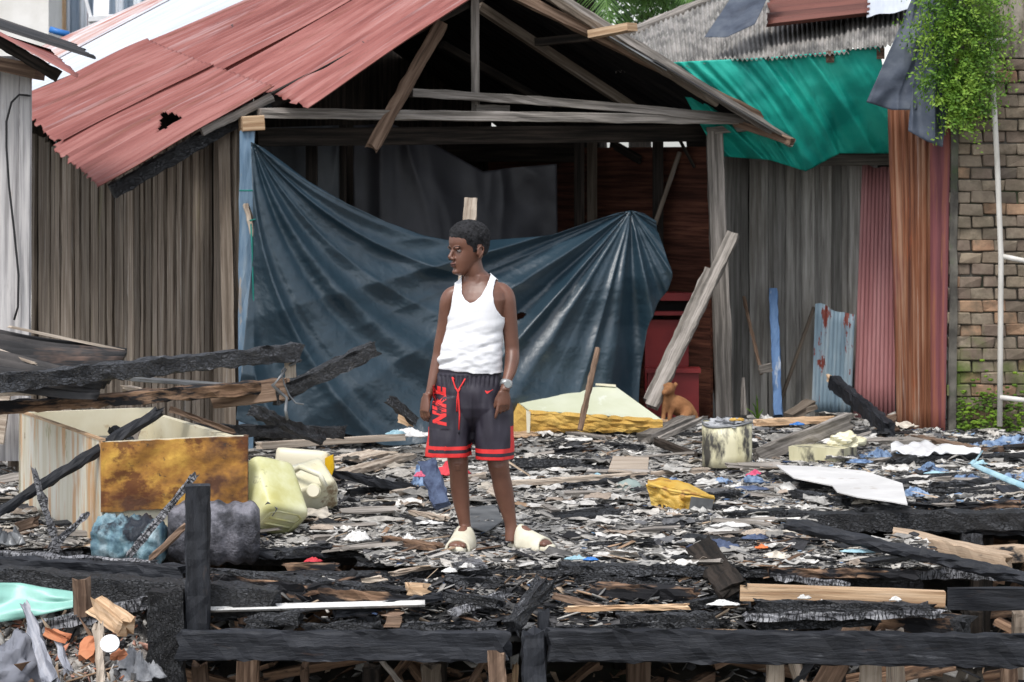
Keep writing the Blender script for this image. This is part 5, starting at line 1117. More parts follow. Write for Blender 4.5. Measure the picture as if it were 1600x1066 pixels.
flakes('ledge_flakes', 'mixed white, brown and black flakes lying on the lower front ledge', 2600, on_ledge, lambda p: pick({'pale': .28 + N3(p.x * 2, p.y * 2, 3) * .6, 'mid': .2, 'char': .5, 'brown': .08, 'blue': .01}), fs, (0, 11.2, -.2), .3)

# ================================================================= timbers one can pick out
def gp(x, y, z=.05): return P(x, y, gd(y, z))
def T_(name, label, cat, m, a, b_, th, dep=None, group=None, **k):
    A = P(*a) if len(a) == 3 else gp(*a); Bp = P(*b_) if len(b_) == 3 else gp(*b_)
    t = th / F * (A.y + Bp.y) / 2; mb = MB(); ch = m.startswith('char') or m == 'scorched'
    k.setdefault('jit', .006 if ch else .003); k.setdefault('j0', .03); k.setdefault('j1', .05)
    if m == 'char' and 'chew' not in k: k['chew'] = .25
    mb.beam(A, Bp, dep or t, t, **k); return tag(obj(name, mb, m), label, cat, group)
CH = 'charred beams lying about the deck'
def cb_(label, m, a, b_, th, dep=None, name='charred_beam', cat='beam', **k): return T_(name, label, cat, m, a, b_, th, dep, CH if name == 'charred_beam' else None, **k)
random.seed(33)
# left cluster
cb_('long charred beam tilted up over the white fridge at left, topmost of its heap', 'char', (-40, 603, 11.9), (472, 549, 12.9), 27, .08)
cb_('charred beam rising to the right across the foot of the blue tarp', 'char', (425, 622, 13.0), (592, 541, 13.3), 24, .07, chew=.15)
cb_('long half burnt plank with brown underside right above the white fridge', 'scorched', (-40, 641, 12.6), (452, 602, 13.1), 20, .10, chew=.2)
cb_('brown square beam end sticking out left of the blue tarp', 'brown_wood', (330, 622, 13.1), (456, 607, 13.0), 34, .06, name='beam_stub')
cb_('thin pale batten lying under the topmost charred beam at left', 'pale_wood', (-30, 617, 12.9), (138, 610, 13.0), 7, name='batten')
cb_('short burnt upright between the two long beams at the left edge', 'char', (82, 628, 12.7), (92, 596, 12.8), 16, name='burnt_stub')
cb_('black pole leaning diagonally across the front of the white fridge', 'char_smooth', (-30, 818, 11.75), (258, 638, 12.2), 17, name='leaning_pole', jit=.005, round_=True)
cb_('thin brown lath leaning down from the pole top behind the rusty foam', 'brown_wood', (262, 638, 12.5), (372, 678, 12.6), 8, name='lath')
cb_('ash white striped charred stick standing before the white fridge', 'char_ash', (94, 868, 11.62), (50, 728, 11.75), 15, .02, name='charred_stick', taper=.75)
cb_('shorter ash striped stick slanting right beside the standing one', 'char_ash', (74, 862, 11.65), (141, 799, 11.7), 10, .02, name='charred_stick', taper=.55)
cb_('long grey burnt stick leaning in front of the rusty yellow foam', 'char_ash', (199, 872, 11.6), (311, 735, 11.75), 9, .02, name='charred_stick', taper=.8, jit=.004)
cb_('pinkish brown lath leaning against the tall black post', 'brown_wood', (232, 876, 11.5), (294, 818, 11.45), 9, .02, name='lath')
cb_('brown broken slat poking out at the foot of the white fridge', 'brown_wood', (22, 826, 11.9), (66, 812, 11.9), 15, .03, name='broken_lath')
sheet_defs = [((-30, 512, 12.9), (196, 548, 13.2), (190, 575, 12.7), (-60, 590, 12.3), 'upper burnt roofing sheet piled at the left edge above the beams'),
              ((-60, 540, 12.4), (175, 590, 12.5), (150, 618, 12.2), (-80, 600, 12.0), 'lower burnt roofing sheet sagging at the left edge')]
for a, b_, c_, d_, lb in sheet_defs:
    tag(sheet('roofing_sheet', 'burnt_sheet', None, P(*a), P(*b_), P(*c_), P(*d_), wave=.076, amp=.017, nu=16, jag=.02, jag2=.03, warp=.02, per=8), lb, 'roofing sheet')
T_('metal_strip', 'thin pale edge strip on top of the upper burnt roofing sheet at the left edge', 'metal strip', 'pale_wood', (12, 510, 12.88), (198, 549, 13.15), 4, .03, jit=.001)
T_('metal_strip', 'thin pale edge strip on the lower burnt roofing sheet at the left edge', 'metal strip', 'pale_wood', (-20, 541, 12.42), (66, 572, 12.4), 4, .03, jit=.001)
T_('metal_sheet_edge', 'thin grey metal strip lying before the plank wall left of the blue post', 'metal strip', 'steel', (186, 590, 13.6), (372, 604, 13.9), 5, .25, jit=.001)
T_('loose_batten', 'short whitish slat under the crossing of the left beams', 'slat', 'pale_wood', (190, 606, 13.3), (226, 612, 13.2), 8, .03)
cb_('black beam lying low between the fridge and the blue tarp', 'char', (300, 672, 13.6), (540, 676, 14.3), 20, .08)
cb_('charred joist slanting down left of the white slat pile', 'char', (392, 640, 13.5), (505, 688, 14.0), 17, .06)
cb_('charred stub leaning at the right bottom corner of the blue tarp', 'char', (606, 622, 15.2), (654, 662, 15.3), 14, .05, name='burnt_stub')
T_('split_wood', 'light brown split block behind the teal plastic bag', 'wood block', 'blond_wood', (626, 652, 15.5), (648, 664, 15.4), 12, .05)
T_('loose_batten', 'long white painted slat lying left of the teal bag', 'slat', 'pale_wood', (400, 697, 14.3), (636, 683, 15.2), 10, .04, jit=.002)
T_('pale_board', 'pale plank running from the jerrycans towards the boy\'s knees', 'plank', 'pale_wood', (508, 748), (640, 712), 9, .10)
T_('pale_board', 'light board lying flat behind the yellow canister', 'plank', 'pale_wood', (520, 722), (600, 706), 5, .2)
T_('pale_board', 'narrow pale strip passing behind the boy\'s left shin', 'plank', 'pale_wood', (612, 772), (760, 742), 8, .04)
cb_('black tapering plank pointing left at the burnt white canister', 'char_smooth', (690, 776, 13.9), (490, 733, 13.6), 17, .09, taper=.5)
cb_('short charred log behind the boy, right of his knees', 'char', (796, 728), (906, 727), 17, .07, round_=True)
cb_('charred log in front of the grey stone, right of the boy\'s shin', 'char', (868, 812), (972, 802), 13, .06, round_=True)
T_('brown_plank', 'long light brown plank crossing the deck right of the boy\'s knees', 'plank', 'pale_wood', (782, 757), (1108, 735), 8, .05)
T_('brown_plank', 'pinkish plank along the foot of the pale green chest', 'plank', 'blond_wood', (760, 684, 16.3), (1042, 658, 16.6), 8, .06)
T_('weathered_board', 'short grey board lying at the dog\'s feet', 'board', 'grey_wood', (1004, 686, 16.2), (1080, 654, 16.6), 14, .10)
T_('weathered_board', 'big weathered grey board propped on the yellow block right of the tin bin', 'board', 'grey_wood', (1176, 716, 15.4), (1332, 655, 15.7), 24, .05, jit=.004)
cb_('dark slanting frame bar left of the tin bin', 'dark_wood', (1024, 690, 15.9), (1100, 718, 15.5), 12, .04, name='frame_bar')
cb_('grey frame bar rising to the rim of the tin bin', 'grey_wood', (1026, 688, 15.9), (1104, 652, 16.2), 7, .03, name='frame_bar')
cb_('black beam leaning against the blue metal wall patch', 'char_smooth', (1392, 672, 16.3), (1300, 596, 17.3), 21, .06, name='leaning_beam')
T_('broken_tip', 'pink splintered tip of the black beam leaning on the blue patch', 'splinter', 'blond_wood', (1301, 597, 17.29), (1292, 587, 17.35), 9, .03)
T_('wood_block', 'sawn brown block at the foot of the red metal wall sheet', 'wood block', 'brown_wood', (1378, 668, 16.5), (1406, 658, 16.5), 26, .12)
T_('blond_plank', 'blond plank lying before the grey plank wall behind the tin bin', 'plank', 'blond_wood', (1178, 661, 16.9), (1310, 655, 17.0), 10, .08)
T_('brown_plank', 'reddish brown plank below the rusty metal sheet', 'plank', 'brown_wood', (1420, 684), (1532, 706), 13, .07)
T_('grey_plank', 'flat grey plank spreading left of the white plastic sheet', 'plank', 'grey_wood', (1330, 690), (1470, 690), 9, .22)
T_('grey_plank', 'upturned grey slat lying between two blue rags', 'slat', 'grey_wood', (1318, 730, 15.2), (1438, 708, 15.5), 6, .05)
T_('brown_plank', 'pinkish brown stick at the right edge beside the blue rag heap', 'stick', 'brown_wood', (1530, 706, 15.8), (1640, 692, 15.9), 9, .03)
cb_('charred round log under the white plastic sheet at right', 'char', (1390, 722), (1530, 712), 13, .06, round_=True)
cb_('charred log at the right edge below the brown stick', 'char', (1525, 716), (1640, 712), 13, .06, round_=True)
T_('thin_conduit', 'thin white conduit lying at the foot of the mossy wall', 'conduit', 'pipe_white', (1474, 678, 16.5), (1535, 688, 16.3), 6, jit=0, round_=True)
for k, (x0, y0, x1, y1, th, m, lb) in enumerate((
    (1060, 782, 1160, 770, 7, 'char', 'black lath right of the torn yellow crate'), (1130, 806, 1232, 800, 12, 'char', 'lumpy char piece left of the long black beam'), (540, 770, 640, 758, 9, 'char', 'black lath below the burnt white canister'),
    (560, 800, 660, 782, 9, 'scorched', 'scorched lath left of the boy\'s shin'), (480, 792, 560, 800, 10, 'char', 'charred chunk right of the yellow jerrycan'), (640, 800, 700, 812, 7, 'pale_wood', 'thin pale splinter left of the boy\'s ankle'),
    (600, 842, 690, 856, 9, 'scorched', 'scorched lath at the deck edge left of the sandals'), (690, 760, 640, 690, 6, 'steel', None), (880, 760, 990, 748, 6, 'char', 'thin black strip over the long light brown plank'),
    (1100, 700, 1178, 694, 7, 'dark_wood', None), (1190, 742, 1262, 752, 7, 'char', 'black strip left of the white board'), (1236, 770, 1330, 786, 11, 'char', 'charred slab along the lower edge of the white board'),
    (1340, 800, 1420, 790, 9, 'char', 'black lath below the white board corner'), (1452, 760, 1560, 752, 10, 'char', 'charred lath among the blue rags'), (1490, 792, 1600, 788, 8, 'scorched', 'scorched lath behind the long black beam at right'),
    (940, 694, 1010, 700, 6, 'char', 'thin black splinter in front of the pale green chest'), (860, 706, 930, 700, 5, 'scorched', 'scorched splinter left of the pale board scrap'), (430, 868, 520, 852, 9, 'char', 'black lath below the yellow jerrycan'),
    (1000, 828, 1080, 820, 6, 'scorched', 'thin scorched splinter below the torn crate'), (1180, 850, 1290, 846, 6, 'scorched', 'scorched splinter near the navy rag'))):
    if lb: T_('burnt_lath', lb, 'lath', m, (x0, y0), (x1, y1), th, th / F * 13 * 1.6, 'burnt laths strewn on the deck')
# right front
cb_('long thick black beam lying along the right end of the deck', 'char', (1222, 815, 12.9), (1660, 813, 13.1), 30, .12, chew=.12)
cb_('round black pole lying diagonally at the right front', 'char_smooth', (1228, 818, 11.9), (1660, 918, 11.1), 20, .055, name='black_pole', cat='pole', round_=True, chew=.05)
cb_('twisted ash grey beam under the diagonal black pole', 'char_ash', (1400, 890, 12.0), (1600, 900, 12.0), 24, .08, taper=.6)
cb_('square light timber with one burnt end behind the black pole', 'timber', (1392, 842, 12.75), (1586, 886, 12.5), 36, .12, name='square_timber', chew=0)
cb_('light timber at the right edge below the long black beam', 'timber', (1530, 868, 12.9), (1660, 862, 12.9), 26, .1, name='square_timber')
cb_('thin charred batten below the long black beam at right', 'char_smooth', (1290, 822, 13.0), (1660, 834, 13.1), 9, .04, name='batten')
cb_('wooden edge board splitting into splinters below the right deck', 'scorched', (1190, 893, 11.5), (1440, 895, 11.5), 14, .10, name='edge_board')
cb_('charred edge board under the middle of the deck, right of the boy', 'char', (866, 888, 11.45), (1180, 892, 11.45), 15, .08, name='edge_board', chew=.1)
cb_('charred edge board under the sandals at the deck front', 'char', (560, 876, 11.95), (800, 884, 11.6), 14, .08, name='edge_board')
cb_('clean blond rounded plank lying over the black plank at the lower right', 'blond_wood', (1156, 925, 11.15), (1476, 936, 11.1), 24, .07, name='blond_plank', cat='plank', jit=.002, j0=.0, j1=.0)
cb_('black plank directly under the clean blond plank', 'char', (1176, 947, 11.02), (1466, 953, 11.0), 19, .06, chew=.1)
cb_('thin ash covered batten beneath the black plank at the lower right', 'char_ash', (1160, 964, 10.98), (1480, 958, 10.98), 10, .05, name='batten')
cb_('smooth grey brown beam leaving the frame at the right', 'char_smooth', (1476, 935, 11.5), (1680, 935, 11.5), 33, .07, jit=.002)
cb_('thick log with a burnt knobbly end at the lower right', 'scorched', (1372, 968, 11.3), (1512, 984, 11.1), 36, .10, name='burnt_log', cat='log', chew=0)
T_('dark_upright_board', 'dark brown board standing on edge in the middle front', 'board', 'dark_wood', (1090, 850, 11.75), (1148, 925, 11.1), 44, .035, jit=.006, j0=.05, up=(.9, 0, .5))
cb_('burnt end capping the thick log at the lower right', 'char', (1490, 982, 11.05), (1520, 988, 11.0), 40, .11, name='charred_stump')
# front beams and left front
FB = 'front beams under the deck edge'
def fbm(label, m, a, b_, th, dep, **k): return T_('front_beam', label, 'beam', m, a, b_, th, dep, FB, **k)
fbm('smooth black beam across the bottom, left half', 'char_smooth', (272, 1008, 10.9), (800, 1009, 10.9), 46, .06, jit=.0045)
fbm('long black beam across the bottom, right half', 'char_smooth', (852, 1007, 10.9), (1680, 1018, 10.9), 50, .06, jit=.0045)
fbm('big lumpy charred beam sloping down from the left edge', 'char', (-40, 905, 11.3), (442, 942, 11.1), 44, .12, chew=.15)
fbm('black joist at the left edge above the lumpy charred beam', 'char_smooth', (-40, 880, 11.5), (294, 897, 11.35), 24, .07, jit=.005)
fbm('ash topped thin joist behind the tall black post', 'char_ash', (-40, 866, 11.55), (250, 884, 11.5), 12, .06)
fbm('long burnt joist with brown side right of the tall black post', 'scorched', (325, 908, 11.4), (672, 946, 11.2), 24, .06, chew=.05)
fbm('black crust topped joist over the brown sided one', 'char', (325, 892, 11.45), (640, 926, 11.25), 11, .07)
fbm('short charred beam left of the dark hole in the deck', 'char_smooth', (300, 868, 11.9), (520, 862, 12.0), 14, .06)
T_('scorched_block', 'brown boxy beam end at the hole left of the boy', 'wood block', 'scorched', (440, 890, 11.7), (536, 889, 11.7), 18, .08, jit=.003)
T_('scorched_block', 'pinkish sawn block in the heap below the boy', 'wood block', 'blond_wood', (630, 920, 11.2), (676, 922, 11.2), 16, .08, jit=.003)
T_('scorched_block', 'square beam end just above the left bottom beam', 'wood block', 'brown_wood', (596, 968, 11.0), (633, 968, 11.0), 20, .12, jit=.003)
cb_('crossed black stub leaning down to the middle front post', 'char', (795, 985, 10.95), (858, 902, 11.15), 26, .06, name='burnt_stub')
tag(sheet('pale_corrugated_strip', 'paper', None, P(326, 956, 11.0), P(664, 947, 11.0), P(664, 940, 11.12), P(326, 948, 11.12), wave=.035, amp=.006, nu=30, jag=.02), 'long narrow pale corrugated strip lying above the left bottom beam', 'strip')
T_('loose_batten', 'pale wooden slat lying at the dark hole below the boy', 'slat', 'pale_wood', (562, 908, 11.3), (608, 902, 11.3), 7, .03)
T_('loose_batten', 'pale narrow slat slanting up towards the boy\'s sandals', 'slat', 'pale_wood', (608, 898, 11.4), (694, 880, 11.6), 6, .03)
T_('tan_board', 'tan ash dusted board sticking out below the sandals', 'board', 'pale_wood', (806, 902, 11.45), (830, 868, 11.95), 9, .19, up=(0, 0, 1))
T_('tan_board', 'pale scorched board beside the tan one under the right sandal', 'board', 'char_ash', (740, 886, 11.4), (690, 872, 11.8), 9, .12, up=(0, 0, 1))
for a, b_, th, m, lb in (((860, 930, 11.25), (950, 952, 11.1), 9, 'brown_wood', 'long brown splinter fanning out on the middle ledge'), ((880, 952, 11.1), (1080, 948, 11.1), 8, 'blond_wood', 'straight blond splinter along the middle ledge'), ((920, 922, 11.3), (1096, 930, 11.25), 20, 'scorched', 'round ended scorched plank on the middle ledge'),
                         ((690, 905, 11.4), (790, 912, 11.35), 13, 'char', 'black knotty branch under the tan board'), ((960, 972, 10.97), (1130, 968, 10.97), 22, 'char', 'broad charred plank crust above the right bottom beam'), ((690, 930, 11.2), (790, 945, 11.1), 16, 'char', 'charred chunk row left of the crossed stub'),
                         ((380, 975, 11.0), (480, 962, 11.0), 20, 'char', 'lumpy charred beam remnant over the left bottom beam'), ((470, 985, 10.95), (600, 972, 10.95), 16, 'char', 'flat charred piece on top of the left bottom beam'), ((1330, 916, 11.4), (1200, 900, 11.45), 8, 'char_ash', 'ash grey lath behind the clean blond plank'),
                         ((330, 955, 11.15), (440, 938, 11.1), 30, 'char', 'fat charred beam end right of the tall black post'),
                         ((520, 960, 11.05), (700, 930, 11.2), 12, 'char_smooth', 'long black lath slanting up over the ledge left of centre'), ((600, 982, 10.96), (790, 976, 10.96), 12, 'char', 'lumpy black strip lying on the left bottom beam near the middle post'), ((870, 985, 10.94), (1060, 980, 10.94), 12, 'char', 'lumpy black strip on the right bottom beam near the middle post'),
                         ((1000, 962, 11.1), (1160, 930, 11.25), 12, 'char', 'black lath slanting to the foot of the upright dark board'), ((700, 960, 11.1), (800, 925, 11.2), 10, 'char_ash', 'ash grey lath left of the crossed black stub'), ((470, 925, 11.25), (600, 900, 11.4), 12, 'scorched', 'scorched lath over the dark hole below the yellow jerrycan'),
                         ((1180, 978, 11.0), (1380, 970, 11.05), 13, 'char', 'black lath just above the right bottom beam left of the burnt log'), ((890, 905, 11.4), (1060, 912, 11.35), 12, 'char', 'black lath tucked under the deck edge right of the boy')):
    T_('ledge_piece', lb, 'burnt wood', m, a, b_, th, None, 'burnt pieces on the lower ledge')
# posts at the front
PO = 'posts holding up the front'
def post(label, m, x0, y0, x1, y1, w_, d=11.0, **k): return T_('front_post', label, 'post', m, (x0, y0, d), (x1, y1, d), w_, k.pop('dep', .09), PO, up=k.pop('up', (1, 0, 0)) if False else None, **k)
def vpost(label, m, x0, y0, x1, y1, w_, d=11.0, dep=.07, nm='front_post', **k):
    A, Bp = P(x0, y0, d), P(x1, y1, d); t = w_ / F * d; mb = MB(); k.setdefault('jit', .005 if m.startswith('char') else .003)
    mb.beam(A, Bp, dep, t, up=(1, 0, 0), j1=k.pop('j1', .03), **k); return tag(obj(nm, mb, m), label, 'post', PO)
vpost('tall black post standing at the left front, its top above the barrel', 'char_smooth', 309, 1000, 309, 757, 37, 10.98, .08, j1=.005, jit=.003)
vpost('thick deeply cracked black post at the lower left', 'char_black', 262, 1180, 260, 915, 56, 10.95, .12)
vpost('black post below the middle where the bottom beams meet', 'char_smooth', 834, 1180, 834, 981, 37, 10.92, .09)
vpost('short brown stump in front of the lumpy charred beam', 'brown_wood', 130, 962, 127, 899, 29, 10.98, .07, round_=True)
vpost('short grey stub post above the middle bottom post', 'char_smooth', 850, 985, 849, 950, 17, 11.0, .05)
for lb, m, x0, y0, x1, y1, w_, d in (
    ('brown upright directly under the left end of the left bottom beam', 'brown_wood', 316, 1180, 312, 1032, 24, 11.15), ('light brown post left of the middle black post', 'brown_wood', 782, 1180, 775, 1012, 27, 10.88), ('slim brown post beside the middle black post', 'blond_wood', 806, 1180, 805, 1035, 9, 11.2),
    ('dark brown upright left of the centre under the beam', 'dark_wood', 582, 1180, 580, 1035, 28, 11.3), ('grey upright under the middle of the left bottom beam', 'wall_wood', 674, 1180, 674, 1035, 30, 11.4), ('brown upright near the cracked post', 'brown_wood', 480, 1180, 476, 1035, 12, 11.3),
    ('pale grey upright left of the slanting rusty board', 'pale_wood', 1212, 1180, 1211, 972, 27, 11.15), ('narrow upright right of the slanting rusty board', 'pale_wood', 1361, 1180, 1360, 982, 33, 11.2), ('light upright beneath the thick burnt log', 'pale_wood', 1399, 1180, 1399, 980, 26, 11.05),
    ('shaded upright beneath the smooth grey brown beam', 'dark_wood', 1520, 1030, 1519, 950, 32, 11.7), ('brown upright near the right edge', 'brown_wood', 1573, 1180, 1577, 1030, 24, 11.2), ('tall shaded upright at the right edge', 'wall_wood', 1598, 1060, 1597, 950, 30, 11.8),
    ('dark stub post under the long black beam at right', 'char', 1520, 900, 1518, 830, 34, 13.0)):
    vpost(lb, m, x0, y0, x1, y1, w_, d)
def dpl(label, m, a, b_, w_, dep=.03, nm='slanting_board', cat='board', **k):
    A, Bp = P(*a), P(*b_); t = w_ / F * A.y; mb = MB(); mb.beam(A, Bp, dep, t, up=(1, 0, .01), jit=.003, **k); return tag(obj(nm, mb, m), label, cat)
dpl('slanting rust brown board behind the right bottom beam', 'brown_wood', (1262, 1120, 11.25), (1350, 960, 11.35), 38)
dpl('thin black board left of the slanting rust brown one', 'char_smooth', (1228, 1090, 11.3), (1322, 960, 11.4), 12)
dpl('round pale pole slanting behind the right bottom beam', 'pale_wood', (1262, 1110, 11.3), (1222, 960, 11.4), 22, .05, nm='slanting_pole', cat='pole', round_=True)
dpl('brown lath slanting below the middle beams', 'brown_wood', (720, 1090, 11.2), (758, 1030, 11.2), 9)
dpl('grey lath slanting in the dark under the left bottom beam', 'grey_wood', (640, 1085, 11.6), (594, 1030, 11.6), 7)
# leaning and standing things at the back
def lean(name, label, cat, m, a, b_, w_, dep=.04, **k):
    A, Bp = P(*a), P(*b_); t = w_ / F * (A.y + Bp.y) / 2; mb = MB(); mb.beam(A, Bp, dep, t, up=(1, 0, .3), jit=k.pop('jit', .003), **k); return tag(obj(name, mb, m), label, cat)
lean('leaning_plank', 'long grey plank leaning on the right hut post', 'plank', 'grey_wood', (1018, 636, 16.9), (1146, 366, 17.45), 19, .05)
lean('leaning_plank', 'shorter broader plank behind the long leaning one, top cut at mid height', 'plank', 'grey_wood', (1014, 628, 17.0), (1110, 422, 17.4), 18, .05)
lean('blue_post', 'narrow bright blue painted post leaning on the grey plank wall', 'post', 'bright_blue', (1216, 650, 17.7), (1208, 452, 18.1), 13, .04)
lean('thin_stick', 'thin reddish stick leaning on the wall left of the bright blue post', 'stick', 'brown_wood', (1190, 585, 17.8), (1162, 464, 18.15), 5, .02, round_=True)
lean('pointed_stake', 'short grey pointed stake right of the hut post', 'stake', 'grey_wood', (1162, 648, 17.6), (1161, 590, 17.6), 11, .02, taper=.3)
lean('small_board', 'small grey board end beside the bright blue post', 'board', 'grey_wood', (1186, 578, 17.7), (1206, 574, 17.7), 13, .03)
lean('standing_stick', 'round brown stick standing in front of the pale green chest', 'stick', 'brown_wood', (906, 672, 16.0), (934, 544, 16.2), 9, .033, round_=True)
lean('standing_stake', 'weathered stake standing behind the boy, its top above his head', 'stake', 'pale_wood', (706, 700, 15.2), (736, 310, 15.5), 20, .04)
lean('dark_board', 'dark tilted board in the corner below the bright blue post', 'board', 'wall_wood', (1232, 652, 17.2), (1268, 630, 17.3), 22, .05)
lean('thin_stick', 'brown stick slanting in the corner right of the dark tilted board', 'stick', 'wall_wood', (1228, 650, 17.3), (1276, 636, 17.2), 7, .03)
# ================================================================= household things in the rubble
random.seed(44)
def shp(c, rx, ry, rz, amp=.2, f=3, nu=28, nv=18, sd=None, flat_=True, M3=None, crump=0):
    mb = MB(); sd = R(0, 99) if sd is None else sd; c = Vector(c); rs = []
    for j in range(nv + 1):
        ph = math.pi * (j + .02) / (nv + .04) - math.pi / 2; r = []
        for i in range(nu):
            t = i / nu * math.tau; d = Vector((math.cos(ph) * math.cos(t), math.cos(ph) * math.sin(t), math.sin(ph)))
            k = 1 + amp * N3(d.x * f + sd, d.y * f, d.z * f) * 2
            if crump: k -= crump * abs(N3(d.x * f * 2.6 + sd, d.y * f * 2.6, d.z * f * 2.6 + 4)) * 2
            q = Vector((d.x * rx, d.y * ry, max(d.z, -.45) * rz)) * k
            r.append(c + (M3 @ q if M3 else q))
        rs.append(r)
    mb.rings(rs); return mb
def lump(name, label, cat, m, x, y, wpx, hpx, dd=.7, z=.02, group=None, d=None, **k):
    d = d or gd(y + hpx / 2, z * .5); w_ = wpx / F * d / 2; h_ = hpx / F * d / 1.6; c = P(x, y + hpx * .12, d)
    k.setdefault('amp', .22); return tag(obj(name, shp(c, w_, w_ * dd, h_, **k), m, smooth=True), label, cat, group)
def rag(label, m, x, y, w_, h_, name='rag', cat='rag', group='rags and cloths in the rubble', d=None, dd=.9, **k):
    if m == 'white_plastic': m = 'paper'; name = 'paper_scrap'; cat = 'scrap'
    elif 'scrap' in label: name = 'loose_scrap'; cat = 'scrap'
    elif 'cloth' in label: name = 'cloth'; cat = 'cloth'
    elif 'trousers' in label: name = 'trousers'; cat = 'trousers'
    d = d or gd(y + h_ / 2, .03); W = w_ / F * d / 2; H = h_ / F * d * .5; c = P(x, y + h_ / 2, d); D = max(W * dd * .6, H * .8); sd = R(0, 99); mb = MB(); nr, na = 16, 44
    def fn(u, v):
        t = u * math.tau; r = v * (1 + .45 * N3(math.cos(t) * 1.6 + sd, math.sin(t) * 1.6) + .22 * N3(math.cos(t) * 5 + sd, math.sin(t) * 5)); X, Y = r * math.cos(t), r * math.sin(t)
        h = H * (.75 * (1 - v ** 2) * (.55 + N3(X * 1.2 + sd, Y * 1.2)) + .55 * (1 - v ** 3) * (1 - 3.2 * abs(N3(X * 2.1 + sd, Y * 2.1, 4))) + .16 * N3(X * 7 + sd, Y * 7, 2))
        return c + Vector((X * W, D * (1 + Y), .012 + max(-.01, h)))
    mb.grid(fn, na, nr, wrap=True); return tag(obj(name, mb, m, smooth=True, solid=.004, fix=False), label, cat, group)
# ---- open white refrigerator, front left
fr = thing('refrigerator', 'open white refrigerator lying on its back at the left, one side rusted yellow foam', 'refrigerator', P(158, 865, 12.0))
z1, z0 = .482, .0
A = P(158, 690, 12.0); A.z = z1; e1 = Vector((-.61, 1.37, 0)); e2 = Vector((.614, .28, 0)); n1 = e1.normalized(); n2 = e2.normalized()
def pt(a, b_, z): return Vector((A.x, A.y, 0)) + n1 * a + n2 * b_ + Vector((0, 0, z))
L1, L2, tk = e1.length, e2.length, .035
def wall(name, m, a0, a1, b0, b1, za, zb, ztop1=None):
    mb = MB(); ztop1 = ztop1 or zb
    mb.hexa([pt(a0, b0, za), pt(a1, b0, za), pt(a1, b1, za), pt(a0, b1, za), pt(a0, b0, zb), pt(a1, b0, ztop1), pt(a1, b1, ztop1), pt(a0, b1, zb)]); return obj(name, mb, m, fr)
wall('side_panel', 'enamel', 0, L1, 0, .006, z0, z1)
wall('side_liner', 'liner', .02, L1, .008, tk, z0, z1 - .004)
mb = MB(); mb.grid(lambda u, v: pt(-.002 - .014 * N3(u * 5, v * 3, 3) * (1 if .02 < u < .98 else 0), L2 * u, lerp(.17, z1 - .006, v) + .006 * N3(u * 12, 3)), 50, 24, None, (.67, .31))
obj('foam_end', mb, 'foam_rust', fr, solid=.02, fix=False)
wall('end_liner', 'liner', .012, tk, .02, L2, .1, z1 - .004)
wall('end_frame', 'brown_wood', -.006, .01, L2 - .012, L2 + .006, .02, z1)
wall('far_side', 'liner', 0, L1, L2 - tk, L2, z0, z1 - .02)
wall('far_end', 'liner', L1 - tk, L1, .0, L2, z0, z1)
wall('base', 'liner', .01, L1 - .01, .01, L2 - .01, .012, .10)
wall('rim', 'blond_wood', 0, L1, -.004, .020, z1 + .001, z1 + .010)
for k in range(9):
    a = .22 + k * .085; mb = MB(); mb.beam(pt(a, tk + .002, .42), pt(a, tk + .02, .30), .02, .02, seg=2); obj('shelf_rib', mb, 'liner', fr)
wall('inner_shelf', 'liner', .5, .9, tk, .30, .40, .412)
wall('foot', 'dark_wood', .02, .10, .04, .62, -.01, .14)
mb = MB(); mb.beam(pt(.25, .15, .14), pt(1.2, .5, .40), .05, .02, jit=.004); tag(obj('junk_board', mb, 'pale_wood'), 'pale scrap board lying inside the open refrigerator', 'board')
mb = MB(); mb.beam(pt(.15, .60, .16), pt(.9, .30, .44), .04, .03, jit=.006); tag(obj('junk_stick', mb, 'char'), 'charred stick lying inside the open refrigerator', 'stick')
# ---- pale green chest behind the boy
c2 = thing('foam_chest', 'pale green chest with yellow foam front lying behind the boy', 'chest', P(910, 672, 16.5))
def c2p(n_, m, pts, nrm, th): mb = MB(); mb.slab([P(*p) for p in pts], nrm, th); return obj(n_, mb, m, c2)
c2p('back_panel', 'liner_g', [(770, 590, 17.0), (962, 604, 16.95), (1034, 656, 16.42), (826, 641, 16.38), (770, 600, 16.8)], (0, .6, -.8), .03)
mb = MB(); mb.grid(lambda u, v: P(lerp(826, 1035, u), lerp(lerp(643, 657, u), 674, v) + 1.5 * N3(u * 9, v), 16.36 - .02 * N3(u * 8, v * 4, 6)) + Vector((0, -.015 * N3(u * 17, v * 6), 0)), 60, 10, None, (.8, .12)); obj('foam_front', mb, 'foam', c2, solid=.03, fix=False)
c2p('end_wall', 'foam', [(770, 603, 16.7), (826, 642, 16.4), (826, 676, 16.4), (770, 690, 16.5)], (0, 1, 0), .03)
c2p('rim', 'liner', [(770, 587, 16.98), (962, 601, 16.93), (962, 604, 16.93), (770, 591, 16.98)], (0, -1, 0), .02)
c2p('corner_trim', 'liner', [(822, 641, 16.345), (829, 643, 16.345), (828, 676, 16.345), (823, 676, 16.345)], (0, -1, 0), .01)
